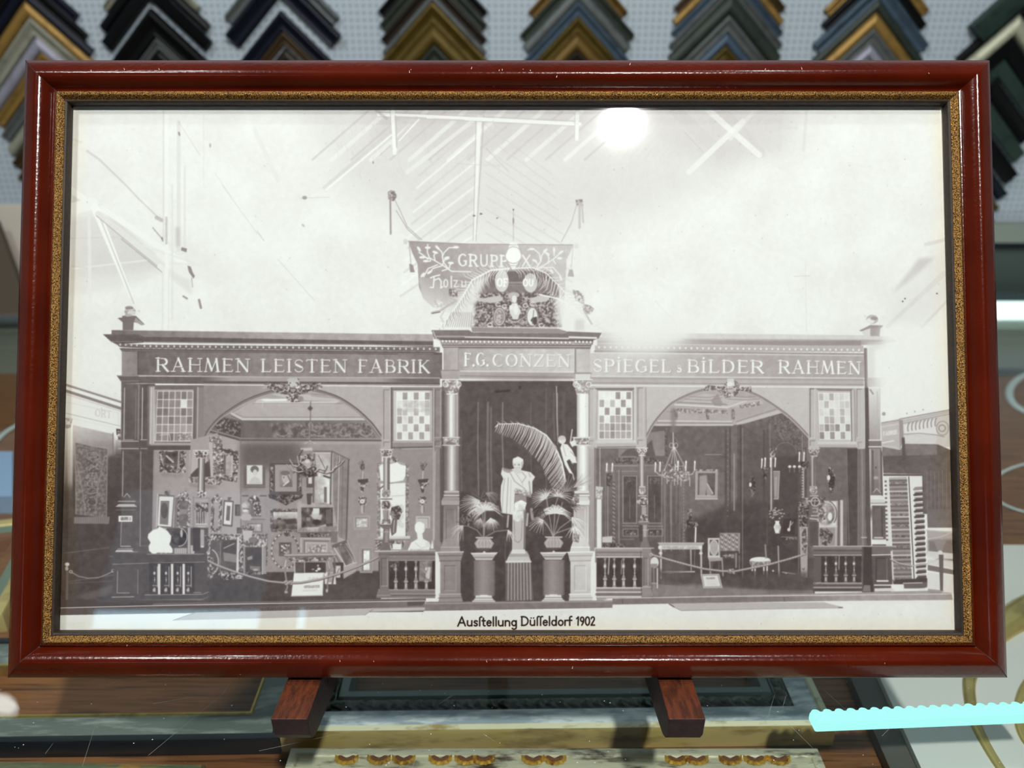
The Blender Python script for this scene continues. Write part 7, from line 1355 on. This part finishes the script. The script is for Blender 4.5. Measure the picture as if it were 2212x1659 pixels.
# green banded frame at the far left, turned at an angle
p0_, p1_ = at_z(-2, 1345, SZ+.024), at_z(24, 1296, SZ+.024); dirn = (p1_-p0_).normalized(); nrm2 = Vector((-dirn.y, dirn.x, 0))
cc = p0_+dirn*.122+nrm2*.13; angf = math.atan2(dirn.y, dirn.x)-math.pi/2
flat_frame('picture_frame', 'narrow brown, green and gold frame turned at an angle at the left edge', cc.x, cc.y, .13, .11, angf,
    [('outer_moulding', [(.03, 0), (0, 0), (0, .02), (.002, .024), (.014, .024), (.016, .022)], M_GILTB), ('green_band', [(.016, .022), (.028, .021), (.030, .020)], mat('sage_paint', srgb(110, 124, 108), .5)), ('brown_lip', [(.030, .020), (.034, .021), (.044, .017), (.046, .0)], M_OAK)])

# ---------------------------------------------------------------- cream panel with gilt scrolls at right
M_CREAM = mat('cream_lacquer', srgb(222, 218, 214), .35, coat=.2, bump=.03)
M_TAUPE = mat('taupe_edge', srgb(88, 84, 78), .5)
HP = .02
q1, q2 = at_z(1902, 1467, SZ+HP), at_z(1990, 1659, SZ+HP); e1, e2 = at_z(1838, 1467, SZ+.012), at_z(1921, 1659, SZ+.012)
back = at_z(2190, 1177, SZ+HP).y
dq = (q2-q1)/(q2.y-q1.y)
def lineat(p, d, y): return p+d*(y-p.y)
A_ = lineat(q1, dq, back); B_ = lineat(q1, dq, .28)
cp = thing('scroll_panel', 'cream lacquered panel with raised gilt scrolls lying on the shelf at right', 'decorative panel', (1.0, .7, SZ+.0005))
def slab(name, pts, z0, z1, m, parent):
    n = len(pts); L0 = parent.location; v = [(x-L0.x, y-L0.y, z-L0.z) for z in (z0, z1) for x, y in pts]
    o = meshobj(name, v, [tuple(range(n)), tuple(range(2*n-1, n-1, -1))]+[(i, (i+1) % n, n+(i+1) % n, n+i) for i in range(n)], m, parent); return o
slab('panel', [(A_.x, back), (1.40, back), (1.40, .28), (B_.x, .28)], SZ+.0005, SZ+HP, M_CREAM, cp)
de = (e2-e1)/(e2.y-e1.y); G_ = lineat(e1, de, back-.02); Hh_ = lineat(e1, de, .28)
slab('edge_strip', [(G_.x, back-.02), (A_.x-.001, back-.02), (B_.x-.001, .28), (Hh_.x, .28)], SZ+.0005, SZ+.013, M_TAUPE, cp)
M_SCROLL = mat('gilt_scroll', srgb(214, 190, 120), .24, metal=.6, col2=srgb(110, 96, 54), nscale=18, ramp=(.5, .8))
def scroll(pix, wds, parent, m, name='gilt_scroll', z=SZ+HP, hgt_=.35):
    pts = [at_z(u, v_, z) for u, v_ in pix]
    P_, W_ = [], []
    for i in range(len(pts)-1):
        p0, p1, p2, p3 = pts[max(0, i-1)], pts[i], pts[i+1], pts[min(len(pts)-1, i+2)]
        for j in range(8):
            t = j/8.; P_.append(.5*(2*p1+(p2-p0)*t+(2*p0-5*p1+4*p2-p3)*t*t+(3*p1-p0-3*p2+p3)*t**3)); W_.append(wds[i]+(wds[i+1]-wds[i])*t)
    P_.append(pts[-1]); W_.append(wds[-1]); v, f = [], []; n = 11
    for i, (p, w_) in enumerate(zip(P_, W_)):
        d = (P_[min(i+1, len(P_)-1)]-P_[max(i-1, 0)]).normalized(); s = Vector((-d.y, d.x, 0)).normalized()
        for k in range(n):
            a = math.pi*k/(n-1); r = 1+.12*math.cos(6*a); q = p+s*(w_/2*math.cos(a))+Vector((0, 0, w_*hgt_*math.sin(a)*r)); v.append(q-parent.location)
    for i in range(len(P_)-1):
        for k in range(n-1): f.append((i*n+k, i*n+k+1, (i+1)*n+k+1, (i+1)*n+k))
    return meshobj(name, v, f, m, parent, smooth=True)
scroll([(2330, 1296), (2260, 1305), (2190, 1338), (2135, 1385), (2105, 1440), (2093, 1480), (2103, 1550), (2130, 1610), (2168, 1670), (2200, 1710)], [.044, .043, .036, .024, .014, .0125, .0115, .010, .009, .008], cp, M_SCROLL)
scroll([(2260, 1440), (2222, 1475), (2203, 1520), (2203, 1570), (2222, 1610), (2260, 1640)], [.010, .010, .010, .009, .008, .008], cp, M_SCROLL)
# pale hoops far back under the glass
def hoop(label, u, v_, rx, ry, wd):
    c0 = at_z(u, v_, SZ+.006); t = thing('oval_hoop', label, 'oval hoop', c0)
    n = 48; pix = [(u+rx*math.cos(2*math.pi*i/n), v_+ry*math.sin(2*math.pi*i/n)) for i in range(n+1)]
    scroll(pix, [wd]*(n+1), t, mat('pale_paint', srgb(196, 206, 206), .5), 'hoop', SZ+.002, .3)
hoop('pale oval hoop on the shelf at the right edge, thicker and farther back', 2262, 850, 82, 48, .014)
hoop('thin pale oval hoop on the shelf at the right edge, nearer than the thick one', 2290, 1054, 150, 60, .005)
hoop('thin pale oval hoop at the left edge, far back on the shelf', 55, 750, 120, 52, .007)
hoop('pale oval hoop at the left edge, in front of the thin one', 130, 1010, 160, 112, .009)
# pale box standing in for a reflection, and long mouldings far back
def flatbox(name, label, cat, u0, v0, u1, v1, th, m, skew=0):
    a, b, c_, d = at_z(u0, v1, SZ+th), at_z(u1, v1, SZ+th), at_z(u1+skew, v0, SZ+th), at_z(u0+skew, v0, SZ+th)
    v = [(q.x, q.y, SZ+.0005) for q in (a, b, c_, d)]+[tuple(q) for q in (a, b, c_, d)]
    o = meshobj(name, v, [(3, 2, 1, 0), (4, 5, 6, 7), (0, 1, 5, 4), (1, 2, 6, 5), (2, 3, 7, 6), (3, 0, 4, 7)], m); return tag(o, label, cat)
flatbox('reflection_box', 'added pale blue box imitating a reflection in the glass at the left edge', 'box', -160, 975, 27, 1072, .03, mat('pale_blue_reflection', srgb(150, 176, 214), .4))  # added box, its blue colour imitates a reflection in the glass
flatbox('moulding_length', 'dark grey moulding length lying far back at right', 'moulding', 2150, 770, 2215, 800, .012, mat('dark_grey_moulding', srgb(70, 74, 76), .5), -30)
flatbox('moulding_length', 'blue grey moulding length behind the dark grey one at right', 'moulding', 2190, 715, 2290, 745, .012, mat('slate_moulding', srgb(88, 104, 116), .5), -30)

def board(name, label, pix, Y, th, m):
    pts = [at_y(u, v_, Y) for u, v_ in pix]; v = [(q.x, Y+dy, max(q.z, .0005)) for dy in (0, th) for q in pts]; n = len(pts)
    return tag(meshobj(name, v, [tuple(range(n)), tuple(range(2*n-1, n-1, -1))]+[(i, (i+1) % n, n+(i+1) % n, n+i) for i in range(n)], m), label, 'board')
board('display_board', 'cream board standing on the counter at the far left', [(-190, 446), (64, 444), (64, 680), (-190, 690)], 1.46, .012, mat('cream_board', srgb(186, 182, 170), .7))
board('display_board', 'dark brown slanted board leaning before the cream board', [(-190, 470), (-8, 480), (16, 545), (52, 640), (60, 676), (-190, 690)], 1.43, .012, mat('brown_board', srgb(84, 76, 64), .7))
# ================================================================ corner samples on the pegboard
SAMP = {}
def smat(c, metal=.25, rough=.45):
    k = (c, metal)
    if k not in SAMP: SAMP[k] = mat('sample_%d_%d_%d' % c, srgb(*c), rough, metal=metal, spec=.25, col2=srgb(*[int(x*.78) for x in c]), nscale=40, stretch=(1, 1, 1), ramp=(.5, .7))
    return SAMP[k]
PRF = [[(0, 0), (0, .7), (.08, .95), (.2, 1), (.35, .85), (.5, .6), (.75, .5), (.88, .62), (.95, .55), (1, .3), (1, 0)],
       [(0, 0), (0, .85), (.05, 1), (.9, .92), (1, .8), (1, 0)],
       [(0, 0), (0, .4), (.15, .7), (.4, .95), (.6, 1), (.8, .9), (.95, .6), (1, .4), (1, 0)]]
def chevron(label, u, v_, t_px, hw_px, col, metal=.25, kind=0, lift=0., tilt=0.):
    A0 = at_y(u, v_, YW); dep = (A0-CAM).dot(FW); k = dep/FPX
    wd = t_px*k/math.sqrt(2)*.98; Lg = hw_px*k*math.sqrt(2); th = min(.03, max(.012, wd*.6))
    t = thing('corner_sample', label, 'frame corner sample', (A0.x, YW-.0006-lift, A0.z), 'frame corner samples on the pegboard')
    t.rotation_euler = (0, tilt, 0)
    m = smat(col, metal)
    for s in (-1, 1):
        d = Vector((s*.7071, 0, -.7071)); n = Vector((-s*.7071, 0, -.7071)); v, f = [], []
        for (q, h) in PRF[kind]:
            a = Vector((0, -h*th, -q*wd*1.4142)); b = d*Lg+n*(q*wd)+Vector((0, -h*th, 0)); v += [a, b]
        m_ = len(PRF[kind])
        for i in range(m_-1): f.append((2*i, 2*i+1, 2*i+3, 2*i+2))
        f.append(tuple(2*i+1 for i in range(m_)))
        sharp(meshobj('leg', v, f, m, t), 45)
K = (7, 9, 12); NV = (14, 20, 34); GD = (142, 114, 60); BZ_ = (102, 80, 38); OL = (84, 70, 26); SG = (142, 144, 130); LV = (140, 142, 156); DG = (46, 54, 48); GR = (88, 94, 94); CR = (164, 168, 146); BG = (64, 82, 98); BR = (66, 52, 34); DB = (36, 30, 22); GN = (46, 64, 58)
nm = {K: 'black', NV: 'dark navy', GD: 'gold', BZ_: 'bronze', OL: 'olive', SG: 'champagne', LV: 'lavender grey', DG: 'greenish grey', GR: 'grey', CR: 'cream', BG: 'blue grey', BR: 'brown', DB: 'dark brown', GN: 'dark green'}
COLS = [
 ('far left column', 78, .10, [(-104, 34, 122, NV, 0), (-66, 32, 128, K, 0), (-34, 32, 130, NV, 2), (0, 34, 150, GD, 2), (37, 38, 146, SG, 0), (76, 34, 144, LV, 2), (112, 32, 140, GD, 0), (148, 30, 136, GR, 0), (180, 32, 134, SG, 2), (214, 32, 132, BR, 0), (248, 32, 130, OL, 0), (282, 30, 128, BZ_, 2)]),
 ('second column from left', 338, .03, [(-106, 20, 108, SG, 0), (-82, 30, 124, K, 2), (-44, 38, 122, K, 1), (18, 60, 150, K, 0), (82, 22, 132, GR, 0), (106, 26, 126, K, 2)]),
 ('third column from left', 613, .02, [(-106, 34, 128, GR, 0), (-66, 54, 128, NV, 0), (22, 42, 140, NV, 0), (68, 26, 130, BR, 0), (102, 30, 126, DB, 2)]),
 ('fourth column from left', 937, .0, [(-112, 30, 122, K, 0), (-80, 32, 120, DG, 0), (-46, 30, 118, DB, 0), (-16, 18, 116, GR, 2), (2, 46, 118, OL, 0), (48, 46, 120, OL, 2), (96, 34, 116, DG, 0)]),
 ('fifth column from left', 1247, .0, [(-98, 30, 110, BZ_, 0), (-66, 30, 128, DG, 0), (-34, 34, 120, GR, 2), (2, 30, 118, BG, 0), (34, 34, 112, OL, 0), (70, 36, 110, BZ_, 2), (108, 30, 108, DB, 0)]),
 ('sixth column from left', 1570, .0, [(-122, 26, 124, BR, 0), (-94, 24, 124, GD, 2), (-68, 24, 124, BG, 0), (-42, 24, 126, GR, 0), (-16, 44, 126, DG, 2), (32, 34, 122, GR, 0), (68, 28, 118, BG, 2), (98, 28, 112, OL, 0)]),
 ('seventh column from left', 1884, .0, [(-108, 28, 116, GD, 0), (-76, 30, 116, K, 0), (-44, 40, 128, BG, 0), (-6, 28, 124, DG, 2), (25, 34, 118, GD, 2), (60, 32, 110, GR, 0), (94, 28, 106, LV, 2)]),
 ('rightmost column', 2185, -.03, [(-78, 66, 122, GN, 1), (-8, 34, 122, K, 0), (30, 44, 116, CR, 2), (78, 44, 118, K, 1), (124, 38, 116, GN, 1), (166, 44, 116, K, 0), (212, 40, 112, GN, 1), (256, 44, 114, K, 1), (302, 34, 112, NV, 0), (338, 26, 108, OL, 0), (368, 36, 106, K, 1)])]
for cname, x60, tilt, rows in COLS:
    vp = 4560.
    xt = 1106
    for i, (ay, tp, hwp, colr, kd) in enumerate(rows):
        u = xt+(x60-xt)*(vp-ay)/(vp-60)
        if cname == 'far left column': u += (ay-60)*.10
        if cname == 'rightmost column': u -= (ay-60)*.16
        where = 'topmost in' if i == 0 else 'below the %s one in' % nm[rows[i-1][3]]
        chevron('%s corner sample, %s the %s' % (nm[colr], where, cname), u, ay, tp, hwp, colr, .35 if colr in (GD, BZ_, OL) else .2, kd, 0., 0.)
